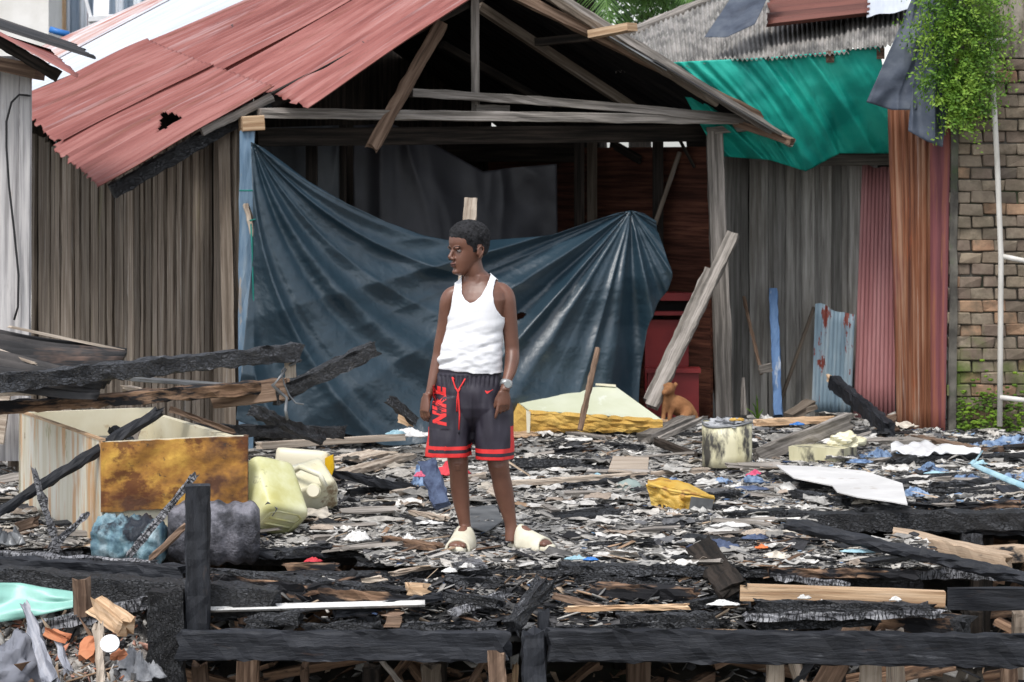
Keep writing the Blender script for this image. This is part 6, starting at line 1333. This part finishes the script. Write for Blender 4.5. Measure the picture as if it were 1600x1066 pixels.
# ---- tin bin with ash
tb = thing('tin_bin', 'scorched cream tin bin filled with ash standing right of centre', 'bin', P(1136, 728, 15.0))
db = 15.0; cx = P(1136, 0, db).x; r_ = 38.5 / F * db; zt, zb_ = P(0, 662, db).z, P(0, 728, db).z
def sqr(r, z, pw=.72): return [Vector((cx + math.copysign(abs(math.cos(t)) ** pw, math.cos(t)) * r, db + math.copysign(abs(math.sin(t)) ** pw, math.sin(t)) * r * .85, z + .012 * math.cos(t * 2 + 1) * (z > .1))) for t in (k / 40 * math.tau + .3 for k in range(40))]
mb = MB(); mb.rings([sqr(r_, zb_), sqr(r_, lerp(zb_, zt, .3)), sqr(r_ * .985, lerp(zb_, zt, .6)), sqr(r_, zt)], cap=False); o = obj('body', mb, 'can', tb, smooth=True, solid=.004, fix=False)
mb = MB(); mb.rings([sqr(r_ * 1.02, zt - .004), sqr(r_ * 1.03, zt + .003), sqr(r_ * .98, zt + .006)], cap=False); obj('rim', mb, 'steel', tb, smooth=True, solid=.004, fix=False)
obj('ash_fill', shp((cx, db, zt - .005), r_ * .93, r_ * .8, .035, amp=.3, f=6, crump=.3), 'ash', tb)
for k in range(2): mb = shp((cx + .03 + .04 * k, db - .05, zt + .025), .02, .015, .01); obj('yellowed_scrap', mb, 'foam', tb)
# ---- jerrycans
def rbox(M4, sx, sy, sz, pw=.35, rings_=((0, .80), (.03, .95), (.10, 1), (.9, 1), (.97, .95), (1, .78)), dent=.0, sd=1):
    mb = MB(); rs = []
    for q, g in [(a, b_) for a, b_ in rings_]:
        rs.append([M4 @ Vector((math.copysign(abs(math.cos(t)) ** pw, math.cos(t)) * sx / 2 * g * (1 + dent * N3(t, q * 3, sd)), math.copysign(abs(math.sin(t)) ** pw, math.sin(t)) * sy / 2 * g * (1 + dent * N3(t + 5, q * 3, sd)), (q - .5) * sz)) for t in (k / 36 * math.tau for k in range(36))])
    mb.rings(rs); return mb
def frame(c, zax, yaw=0): z = Vector(zax).normalized(); q = z.to_track_quat('Z', 'Y').to_matrix().to_4x4(); return Matrix.Translation(c) @ q @ Matrix.Rotation(yaw, 4, 'Z')
jc = thing('yellow_jerrycan', 'pale yellow jerrycan lying tilted beside the fridge, its embossed base to the camera', 'jerrycan', P(430, 850, 12.3))
M4 = frame(P(424, 775, 12.42), (-.30, .62, .70), .35)
obj('body', rbox(M4, .25, .20, .30, .42, dent=.05), 'yellow_plastic', jc, smooth=True)
mb = MB(); loop = [(-.085, -.062), (.085, -.062), (.092, -.03), (.092, .05), (.06, .07), (-.06, .07), (-.092, .05), (-.092, -.03), (-.085, -.062)]
mb.tube([M4 @ Vector((x * .95, y * .95, -.146)) for x, y in loop], .007, 8); obj('base_rim', mb, 'yellow_plastic', jc, smooth=True)
for k in range(2): mb = MB(); mb.tube([M4 @ Vector((-.07, -.022 + .04 * k, -.150)), M4 @ Vector((.07, -.022 + .04 * k, -.150))], .006, 8); obj('base_rib', mb, 'yellow_plastic', jc, smooth=True)
mb = MB(); mb.tube([M4 @ Vector((-.05, 0, .15)), M4 @ Vector((-.05, 0, .19)), M4 @ Vector((.05, 0, .19)), M4 @ Vector((.07, 0, .15))], .014, 10); obj('handle', mb, 'yellow_plastic', jc, smooth=True)
mb = MB(); mb.slab([M4 @ Vector(p) for p in ((.06, .03, -.149), (.118, .03, -.12), (.118, .085, -.12), (.07, .085, -.149))], M4.to_3x3() @ Vector((.5, 0, -1)), .004); obj('scorched_patch', mb, 'steel', jc)
jc = thing('cream_canister', 'cream canister with a bright yellow end lying behind the yellow jerrycan', 'canister', P(475, 740, 13.6))
M4 = frame(P(473, 722, 13.6), (-1, .1, .08), .2)
obj('body', rbox(M4, .15, .13, .26, .5, dent=.15), 'liner', jc, smooth=True)
mb = MB(); mb.slab([P(*p) for p in ((508, 716, 13.52), (520, 712, 13.5), (522, 732, 13.5), (514, 756, 13.5), (506, 748, 13.52))], (0, 1, 0), .06); obj('yellow_end', mb, flat('bright_yellow', (.70, .42, .01), .4), jc)
jc = thing('scorched_canister', 'scorched white canister with its round screw cap facing the camera', 'canister', P(487, 806, 12.9))
M4 = frame(P(484, 762, 13.0), (.35, -.7, -.45), .3)
obj('body', rbox(M4, .22, .19, .20, .5, dent=.14), 'cream_plastic', jc, smooth=True)
mb = MB(); q = P(491, 768, 12.82); mb.tube([q, q + Vector((.0, -.05, .01))], .034, 20); obj('neck', mb, 'pink_cloth' if False else 'cream_plastic', jc, smooth=True)
mb = MB(); mb.tube([q + Vector((0, -.045, .005)), q + Vector((.0, -.072, .012))], [.030, .028], 20); obj('cap', mb, 'liner', jc)
mb = MB(); mb.tube([P(448, 742, 12.95), P(470, 730, 12.85), P(500, 742, 12.8), P(508, 760, 12.8)], .014, 8); obj('handle', mb, 'cream_plastic', jc, smooth=True)
# ---- melted drums
def drum(name, label, m, x, y, d, L, r, yaw, sd, cat='drum', cz=.0):
    mb = MB(); ax = Vector((math.cos(yaw), math.sin(yaw), .0)); s_ = Vector((-math.sin(yaw), math.cos(yaw), 0)); c = P(x, y, d); rs = []
    for j in range(45):
        q = j / 44; g = (1 - abs(2 * q - 1) ** 10 * .22) * (1 + .05 * math.cos(q * 34)); rs.append([c + ax * (q - .5) * L + (s_ * math.cos(t) + Vector((0, 0, 1)) * math.sin(t)) * r * g * (1 + .15 * N3(math.cos(t) * 1.4 + sd, math.sin(t) * 1.4, q * 3) + .05 * N3(math.cos(t) * 5, math.sin(t) * 5 + sd, q * 11) - cz * abs(N3(math.cos(t) * 2.5 + sd, math.sin(t) * 2.5, q * 5)) * 2) for t in (k / 40 * math.tau for k in range(40))])
    mb.rings(rs); return tag(obj(name, mb, m, smooth=True), label, cat)
drum('melted_drum', 'big grey half melted plastic drum lying behind the tall black post', 'melted', 334, 832, 11.95, .40, .135, .12, 3)
drum('melted_drum', 'melted blue and black drum left of the grey one', 'melted_blue', 203, 846, 11.85, .30, .115, -.25, 8, cz=.22)
rag('crumpled black and grey plastic cloth at the left edge', 'steel', 8, 832, 60, 48, d=11.8, group=None)
# ---- pieces of colour
rag('torn blue denim rag hanging over a stub left of the boy\'s knees', 'rag_blue', 662, 735, 46, 56, d=13.3, name='denim_rag')
mb = MB(); mb.beam(P(668, 722, 13.1), P(690, 790, 12.95), .08, .05, jit=.008); tag(obj('burnt_sleeve', mb, 'rag_navy'), 'dark singed sleeve trailing from the denim rag to the floor', 'rag')
rag('bright red cloth lying behind the boy\'s shins', 'red_cloth', 700, 728, 64, 36, d=14.4, group=None)
rag('white and teal plastic cloth at the foot of the blue tarp', 'white_board', 640, 674, 64, 24, d=15.6, group=None)
rag('pale teal scrap on the left of the white plastic cloth by the tarp foot', 'rag_light', 618, 676, 30, 13, d=15.5, group=None)
rag('small red and pink scrap caught in the denim rag', 'pink_cloth', 655, 742, 16, 14, d=12.9, group=None)
lump('grey_stone', 'smooth grey green rounded object right of the boy', 'stone', flat('grey_green_plastic', (.26, .32, .30), .5), 983, 764, 46, 30, d=14.0, amp=.05)
rag('flattened white sack cloth lying left of the grey green rounded object', 'white_board', 922, 783, 100, 24, d=13.6, group=None, dd=.5)
rag('flat red scrap beside the white sack cloth', 'red_cloth', 884, 776, 44, 10, d=13.9, group=None)
cr_ = thing('torn_crate', 'torn and scorched yellow plastic crate lying on the deck right of the boy', 'crate', P(1062, 812, 13.1))
mb = MB()
def crw(u, v):
    a = [(1010, 757), (1036, 766), (1064, 772), (1090, 776), (1116, 780)]; b_ = [(1022, 800), (1036, 799), (1056, 806), (1082, 812), (1106, 814)]
    k = u * 4; i = min(3, int(k)); f = k - i; t = (lerp(a[i][0], a[i + 1][0], f), lerp(a[i][1], a[i + 1][1], f)); s_ = (lerp(b_[i][0], b_[i + 1][0], f), lerp(b_[i][1], b_[i + 1][1], f))
    return P(lerp(t[0], s_[0], v), lerp(t[1], s_[1], v) + 3 * N3(u * 6, v * 2), 13.2 + .05 * abs(u - .55) * 2) + Vector((0, -.02 * N3(u * 9, v * 5), 0))
mb.grid(crw, 40, 14, lambda u, v: not (u < .42 and v > .72 and N3(u * 14, 1) > -.1), (.3, .15)); obj('front_wall', mb, 'crate', cr_, solid=.008, fix=False)
mb = MB(); mb.grid(lambda u, v: P(lerp(1012, 1116, u), lerp(757, 776, u) - lerp(0, 14, v) * math.sin(math.pi * min(1, u * .9 + .15)) + 3 * N3(u * 7, v), 13.22 + v * .28), 30, 8, None, (.3, .2)); obj('back_wall', mb, 'crate', cr_, solid=.008, fix=False)
mb = MB(); mb.slab([P(*p) for p in ((1080, 776, 13.10), (1116, 781, 13.14), (1108, 814, 13.16), (1074, 810, 13.12))], (0, 1, 0), .006); obj('grey_corner', mb, 'steel', cr_)
mb = MB(); mb.tube([P(1014, 756, 13.2), P(1050, 767, 13.16), P(1090, 773, 13.16), P(1116, 779, 13.2)], .007, 8); obj('rim', mb, 'crate', cr_, smooth=True)
# ---- yellow block, boards, tins on the right
yb = thing('scorched_block_chest', 'cream block with a scorched broken top under the weathered board', 'box', P(1290, 730, 15.3))
mb = MB(); mb.hexa([P(1234, 730, 15.2), P(1318, 730, 15.2), P(1340, 722, 15.7), P(1250, 722, 15.7), P(1232, 698, 15.2), P(1318, 702, 15.2), P(1338, 694, 15.7), P(1250, 692, 15.7)]); obj('body', mb, 'can', yb)
obj('broken_foam', shp(P(1320, 690, 15.5), .09, .08, .055, amp=.35, f=1.8, crump=.12), 'cream_plastic', yb)
mb = MB(); pts = [(1212, 728), (1300, 732), (1352, 738), (1410, 757), (1418, 790), (1392, 785), (1340, 778), (1308, 770), (1300, 760), (1240, 748)]
mb.slab([G(x, y, .10) for x, y in pts], (0, 0, 1), .006); tag(obj('white_board', mb, 'white_board'), 'large white board lying flat right of the tin bin', 'board')
o = cloth('white_plastic_sheet', 'white_plastic', None, [G(x, y, .10) for x, y in ((1392, 694), (1440, 690), (1490, 700), (1532, 700))], [G(x, y, .08) for x, y in ((1392, 706), (1440, 712), (1480, 708), (1534, 708))], 40, 12, lambda u, v, p: .03 * N3(u * 9, v * 5), nrm=(0, 0, 1), solid=.004)
tag(o, 'crumpled white plastic sheet below the rusty metal wall', 'plastic sheet')
mb = MB(); ax = Vector((1, -.35, 0)).normalized(); c_ = P(1444, 785, 13.75); mb.tube([c_ - ax * .06, c_ - ax * .055, c_ + ax * .055], [.036, .038, .038], 24, cap=False); tc_ = obj('tin_can', mb, 'steel', smooth=True, solid=.003, fix=False); tag(tc_, 'small empty tin can lying below the white board, open end right', 'can')
mb = MB(); c_ = P(1546, 790, 13.7); mb.tube([c_ - Vector((.045, 0, 0)), c_ + Vector((.045, 0, 0))], .022, 16); tag(obj('yellow_tube', mb, 'foam'), 'small yellow and white tube lying at the right behind the black beam', 'tube')
T_('tyre_piece', 'curved black ribbed rubber piece at the right edge', 'rubber piece', 'char_smooth', (1568, 766, 13.8), (1604, 800, 13.5), 24, .10)
for lb, m, x, y, w_, h_ in (
    ('blue rag bundled at the right edge under the mossy wall', 'rag_blue', 1592, 684, 80, 34), ('long blue rag trailing left from the bundle at the right edge', 'rag_blue', 1545, 694, 70, 16), ('small blue rag with a green corner above the white board', 'rag_blue', 1376, 706, 36, 26),
    ('blue rag flat on the debris left of the white plastic sheet', 'rag_blue', 1345, 722, 44, 10), ('blue ruffled rag below the white plastic sheet', 'rag_blue', 1454, 730, 50, 22), ('light blue twisted cloth in the middle of the right heap', 'rag_light', 1468, 742, 70, 16),
    ('blue lace like rag right of the light blue twisted cloth', 'rag_blue', 1512, 744, 46, 22), ('blue rag touching the corner of the white board', 'rag_blue', 1432, 766, 42, 28), ('blue rag near the right edge below the charred log', 'rag_blue', 1590, 744, 60, 20),
    ('small blue rag beside the tin can', 'rag_blue', 1498, 776, 44, 10), ('pale blue scrap under the right edge bundle', 'rag_light', 1528, 722, 26, 14), ('blue rag right of the tin bin on the long brown plank', 'rag_blue', 1178, 748, 44, 20),
    ('blue rag heap between the tin bin and the torn crate', 'rag_blue', 1128, 750, 40, 18), ('dark blue rag right of the torn crate', 'rag_navy', 1170, 764, 56, 12), ('small blue scrap behind the torn crate', 'rag_blue', 1052, 752, 22, 16),
    ('light blue scrap at the left end of the pale board scrap', 'rag_light', 934, 744, 22, 10), ('pink rag on the rubble between the bin and the white board', 'pink_cloth', 1180, 740, 26, 14), ('singed navy trousers heap behind the upright dark board', 'rag_navy', 1118, 850, 70, 22),
    ('black singed sleeve end above the upright dark board', 'char_black', 1092, 846, 34, 14), ('blue denim scrap right of the navy heap', 'rag_navy', 1180, 840, 40, 14), ('bright orange scrap right of the navy heap', 'orange', 1190, 856, 18, 11), ('beige cloth behind the orange scrap', 'pale_wood', 1180, 832, 50, 16),
    ('white paper lump behind the navy heap', 'white_plastic', 1140, 822, 60, 12), ('pale blue flat scrap at the front right of the deck', 'rag_light', 1345, 864, 50, 8), ('pale blue scrap near the left end of the black pole', 'rag_light', 1218, 852, 50, 9),
    ('blue plastic scrap at the deck edge right of the boy', 'blue_plastic', 924, 876, 24, 8), ('pale blue crumpled plastic next to the bright blue scrap', 'rag_light', 900, 874, 32, 10), ('red cloth scrap in the hole below the yellow jerrycan', 'red_cloth', 488, 876, 26, 14),
    ('white torn paper left of the boy\'s sandals', 'white_plastic', 556, 834, 40, 32), ('white paper scrap further back left of the boy', 'white_plastic', 640, 842, 30, 26), ('white scrap by the shin of the boy', 'white_plastic', 672, 818, 34, 10),
    ('small bright blue scrap on the planks right of the tin bin', 'blue_plastic', 1246, 663, 20, 9), ('white foam pieces on the middle ledge', 'white_plastic', 702, 892, 22, 14), ('white cup shaped scrap on the middle ledge', 'white_plastic', 730, 886, 24, 12), ('white crumpled paper on the ledge right of centre', 'white_plastic', 1130, 945, 50, 12),
    ('white scrap stuck on the black plank at the lower right', 'white_plastic', 1284, 944, 16, 22), ('tiny white scrap on the black plank left of the other one', 'white_plastic', 1256, 936, 22, 9), ('white scrap hanging over the blond plank', 'white_plastic', 1400, 938, 18, 10)):
    kw = {}
    if y > 870 and 'ledge' in lb or 'hole' in lb or 'lower right' in lb or 'over the blond' in lb: kw['d'] = 11.0 if y > 930 else 11.3
    if 'hole' in lb: kw['d'] = 11.8
    if y in (684, 694, 663): kw['d'] = 15.9
    rag(lb, m, x, y, w_, h_, dd=.6, **kw)
mb = MB(); mb.slab([G(x, y, .06) for x, y in ((950, 738), (1012, 738), (1014, 716), (958, 714))], (0, 0, 1), .006); tag(obj('board_scrap', mb, 'pale_wood'), 'square pale board scrap lying flat beyond the long light brown plank', 'board')
mb = MB(); mb.slab([G(x, y, .05) for x, y in ((716, 820), (760, 832), (786, 815), (775, 790), (722, 796))], (0, 0, 1), .006); tag(obj('grey_flat_sheet', mb, 'steel'), 'flat grey sheet on the deck between the boy\'s legs', 'sheet')
mb = MB(); mb.slab([G(x, y, .06) for x, y in ((760, 770), (800, 790), (798, 762), (775, 752))], (0, 0, 1), .006); tag(obj('pinkish_sheet', mb, 'pale_wood'), 'pinkish curled sheet behind the boy\'s shins', 'sheet')
# light blue strap on the right
mb = MB(); mb.tube([P(1534, 706, 15.0), P(1520, 726, 14.6), P(1540, 735, 14.3), P(1580, 752, 14.0), P(1640, 775, 13.7)], [.012, .014, .016, .018, .018], 8, flat_=.4); tag(obj('blue_strap', mb, 'rag_light', smooth=True), 'pale blue strap running down to the right edge', 'strap')
# twisted wire on the beam stub
wi = thing('twisted_wire', 'twisted grey wire wound round the beam stub left of the tarp', 'wire', P(450, 650, 12.95))
mb = MB(); mb.tube([P(x, y, 12.85 + .05 * math.sin(x)) for x, y in ((462, 566), (448, 574), (438, 590), (426, 602), (436, 612), (448, 622), (446, 640), (449, 656))], .008, 6); obj('strand', mb, 'steel', wi, smooth=True)
mb = MB(); mb.tube([P(x, y, 12.9) for x, y in ((452, 566), (440, 580), (444, 600), (452, 618), (462, 630), (475, 632))], .004, 6); obj('strand', mb, 'steel', wi, smooth=True)
mb = MB(); mb.beam(P(455, 590, 12.9), P(452, 556, 12.9), .05, .05, jit=.003); obj('wrapped_block', mb, 'pale_wood', wi)
# teal cord on the blue post
co = thing('green_rope', 'teal rope tied to the blue post and hanging down beside the tarp', 'rope', P(400, 600, 15.8))
for k, pts in enumerate((((398, 345), (396, 380), (400, 460), (404, 545), (406, 600)), ((392, 350), (394, 390), (396, 470), (401, 560), (400, 600)), ((374, 298), (395, 298)), ((390, 345), (402, 342), (404, 362)))):
    mb = MB(); mb.tube([P(x, y, 15.80 - .01 * k) for x, y in pts], .005, 6); obj('strand', mb, 'teal_cord', co, smooth=True)
# ---- red cabinets in the hut
rc = thing('red_cabinet', 'dark red metal cabinet inside the hut behind the leaning planks, the taller one', 'cabinet', P(1050, 645, 18.0))
def bx_(n_, m, x0, y0, x1, y1, d, dep, par): mb = MB(); mb.hexa([P(x0, y1, d), P(x1, y1, d), P(x1, y1, d) + Vector((0, dep, 0)), P(x0, y1, d) + Vector((0, dep, 0)), P(x0, y0, d), P(x1, y0, d), P(x1, y0, d) + Vector((0, dep, 0)), P(x0, y0, d) + Vector((0, dep, 0))]); return obj(n_, mb, m, par)
bx_('body', 'red_paint', 1008, 500, 1076, 655, 18.05, .15, rc); bx_('top', 'red_paint', 1004, 458, 1082, 470, 17.98, .2, rc); bx_('shelf', 'red_paint', 1006, 487, 1078, 493, 17.99, .2, rc); bx_('dark_infill', 'dark_metal', 1010, 470, 1074, 487, 18.08, .1, rc)
rc = thing('red_cabinet', 'low dark red metal box behind the ginger dog', 'cabinet', P(1060, 645, 17.7))
bx_('body', 'red_paint', 1012, 582, 1092, 655, 17.65, .12, rc); bx_('lid', 'red_paint', 1008, 576, 1095, 583, 17.62, .16, rc)
# ---- dog
dg_ = thing('dog', 'small ginger dog crouching with its back to the camera by the leaning planks', 'dog', P(1058, 652, 16.95))
mb = MB(); D_ = 16.95
def dl(pts, n=14): mb.tube([P(x, y, D_ + d) for x, y, d, r in pts], [r / F * D_ for x, y, d, r in pts], n); [mb.ell(P(x, y, D_ + d), (r / F * D_,) * 3) for x, y, d, r in (pts[0], pts[-1])]
dl(dense([(1046, 628, .0, 12), (1056, 632, .02, 15), (1068, 640, .04, 16), (1078, 650, .05, 13)])); dl(dense([(1046, 630, 0, 12), (1044, 618, 0, 10), (1046, 606, -.02, 9)]))
dl([(1046, 608, -.02, 9.5), (1043, 610, -.06, 7), (1038, 614, -.11, 4.5)]); dl([(1040, 632, -.02, 6), (1037, 648, -.02, 4), (1036, 656, -.04, 4)]); dl([(1050, 636, -.03, 6), (1047, 648, -.05, 4), (1046, 657, -.07, 4)]); dl([(1074, 645, -.02, 9), (1066, 654, -.06, 6), (1056, 657, -.09, 4)])
dl([(1080, 650, .05, 5), (1092, 655, .02, 3), (1100, 657, -.02, 2)], 8)
for ex in (1039, 1053): mb.tube([P(ex, 606, D_), P(ex + (3 if ex > 1045 else -2), 598, D_ + .01), P(ex + (6 if ex > 1045 else -4), 602, D_ - .01)], [.016, .012, .006], 8)
me = rmesh(mb, .007, 4)
for v in me.vertices: v.co -= ORG[dg_.name]
from_mesh('body', me, 'fur', dg_)
# small plants by the wall
gp_ = thing('small_plant', 'thin green shoots growing at the foot of the grey plank wall', 'plant', P(1184, 655, 17.3))
for a in ((1166, 638), (1182, 618), (1192, 640), (1176, 630)): mb = MB(); mb.tube([P(1184, 655, 17.3), P((1184 + a[0]) / 2, a[1] + 6, 17.28), P(a[0], a[1], 17.25)], [.006, .005, .002], 6); obj('shoot', mb, 'leaf', gp_, smooth=True)

# ================================================================= lower left heap
mb = MB()
def hz(x, y):
    px = 800 + x / y * F; return lerp(-.38, -.15, sm((y - 10.6) / .7)) + .05 * N3(x * 4, y * 4, 7) + .02 * N3(x * 14, y * 14) - .25 * sm((px - 215) / 60)
mb.grid(lambda u, v: (lambda x, y: Vector((x, y, hz(x, y))))(lerp(P(-80, 0, 11).x, P(270, 0, 11).x, u), lerp(10.45, 11.35, v)), 70, 60)
M['heap'] = mat('pale_rubble', [(.10, .095, .09), (.26, .24, .22), (.42, .40, .38)], coord='Object', ns=10, rough=.95, bump=1, bs=((1, 1, 1), 30), dist=.02, var=0, spots=[((.40, .22, .17), 12, .62, .06, (1, 1, 1), .7), ((.03, .03, .03), 9, .60, .05, (1, 1, 1), .8)])
tag(obj('rubble_heap', mb, 'heap', smooth=False, fix=False), 'heap of pale and pinkish rubble in the lower left corner', 'rubble', kind='stuff')
flakes('rubble_bits', 'small shards of tile, wood and char on the lower left heap', 1500, lambda: (lambda x, y: (Vector((x, y, hz(x, y) + R(0, .02))), R(0, 6.3)))(R(P(-60, 0, 11).x, P(240, 0, 11).x), R(10.5, 11.3)), lambda p: pick({'pale': .4, 'mid': .25, 'char': .2, 'brown': .12, 'tile': .14}), fs, (-1.8, 11, -.2), .6)
def hp(name, label, cat, m, a, b_, th, dep, **k):
    A, Bp = P(*a), P(*b_); t = th / F * A.y; mb = MB(); k.setdefault('jit', .006); mb.beam(A, Bp, dep, t, j0=.03, j1=.04, **k); return tag(obj(name, mb, m), label, cat)
hp('driftwood', 'twisted blue grey driftwood rising at the lower left', 'driftwood', 'driftwood', (82, 1075, 10.5), (38, 940, 10.75), 26, .07, up=(1, 0, 0), taper=.35)
hp('driftwood', 'bent thin grey branch right of the twisted driftwood', 'driftwood', 'driftwood', (108, 1055, 10.5), (86, 985, 10.6), 11, .03, up=(1, 0, 0), taper=.6)
lump('grey_bark', 'wrinkled grey lump of bark in the lower left corner', 'bark', 'driftwood', 22, 1040, 110, 90, d=10.7, crump=.35, f=2.6)
hp('split_log', 'freshly split yellowish log lying on the lower left heap', 'log', 'blond_wood', (146, 940, 10.75), (203, 985, 10.65), 26, .08)
hp('small_stake', 'weathered stake standing in the lower left heap', 'stake', 'pale_wood', (158, 1080, 10.45), (155, 970, 10.55), 13, .03, up=(1, 0, 0))
hp('brick_piece', 'orange brick fragment standing left of the weathered stake', 'brick', 'terracotta', (136, 1035, 10.5), (140, 994, 10.55), 24, .06, up=(1, 0, 0))
hp('brick_piece', 'flat terracotta shard right of the white disc', 'brick', 'terracotta', (176, 1032, 10.45), (198, 1014, 10.5), 12, .03)
hp('brown_splinter', 'curled rust brown splinter below the driftwood tip', 'splinter', 'terracotta', (72, 985, 10.6), (108, 1000, 10.55), 10, .03)
mb = MB(); c_ = P(172, 1007, 10.42); mb.tube([c_, c_ + Vector((0, -.008, .006))], .037, 28); tag(obj('white_disc', mb, 'white_plastic'), 'round white disc on the lower left heap', 'lid')
rag('pale grey cloth heap beside the cracked black post', 'ash', 205, 1030, 80, 80, d=10.75, group=None)
hp('charred_strip', 'ash grey burnt board under the lumpy charred beam at lower left', 'board', 'char_ash', (40, 985, 10.95), (235, 940, 11.05), 16, .07)
o = cloth('turquoise_sheet', 'turquoise', None, [P(-40, 908, 11.13), P(30, 912, 11.13), P(122, 926, 11.13)], [P(-40, 978, 11.05), P(30, 968, 11.05), P(116, 950, 11.05)], 30, 12, lambda u, v, p: .03 * N3(u * 3, v * 3)); tag(o, 'smooth turquoise plastic sheet behind the lower left heap', 'plastic sheet')
# under the deck: more broken wood lying on the mud
mb = MB(); random.seed(9)
for i in range(170):
    y = R(11.3, 14.5); x = R(-2.2, 2.7); z = gz(x, y) + R(.02, .30); L = R(.3, 1.1); a = R(0, math.tau); v = Vector((math.cos(a), math.sin(a) * .5, R(-.35, .35)))
    mb.beam((x, y, z), Vector((x, y, z)) + v * L, R(.02, .08), R(.015, .05), seg=3, jit=.002)
tag(obj('broken_wood', mb, 'scorched'), 'tangle of broken boards lying on the mud under the deck', 'wood', kind='stuff')
flakes('mud_litter', 'litter scattered on the mud under the deck', 3000, lambda: (lambda x, y: (Vector((x, y, gz(x, y) + R(.0, .12))), R(0, 6.3)))(R(-2.4, 3), R(10.8, 14)), lambda p: pick({'pale': .3, 'mid': .3, 'char': .4, 'brown': .5}), lambda k: R(.02, .12), (0, 12.5, -1), .4)
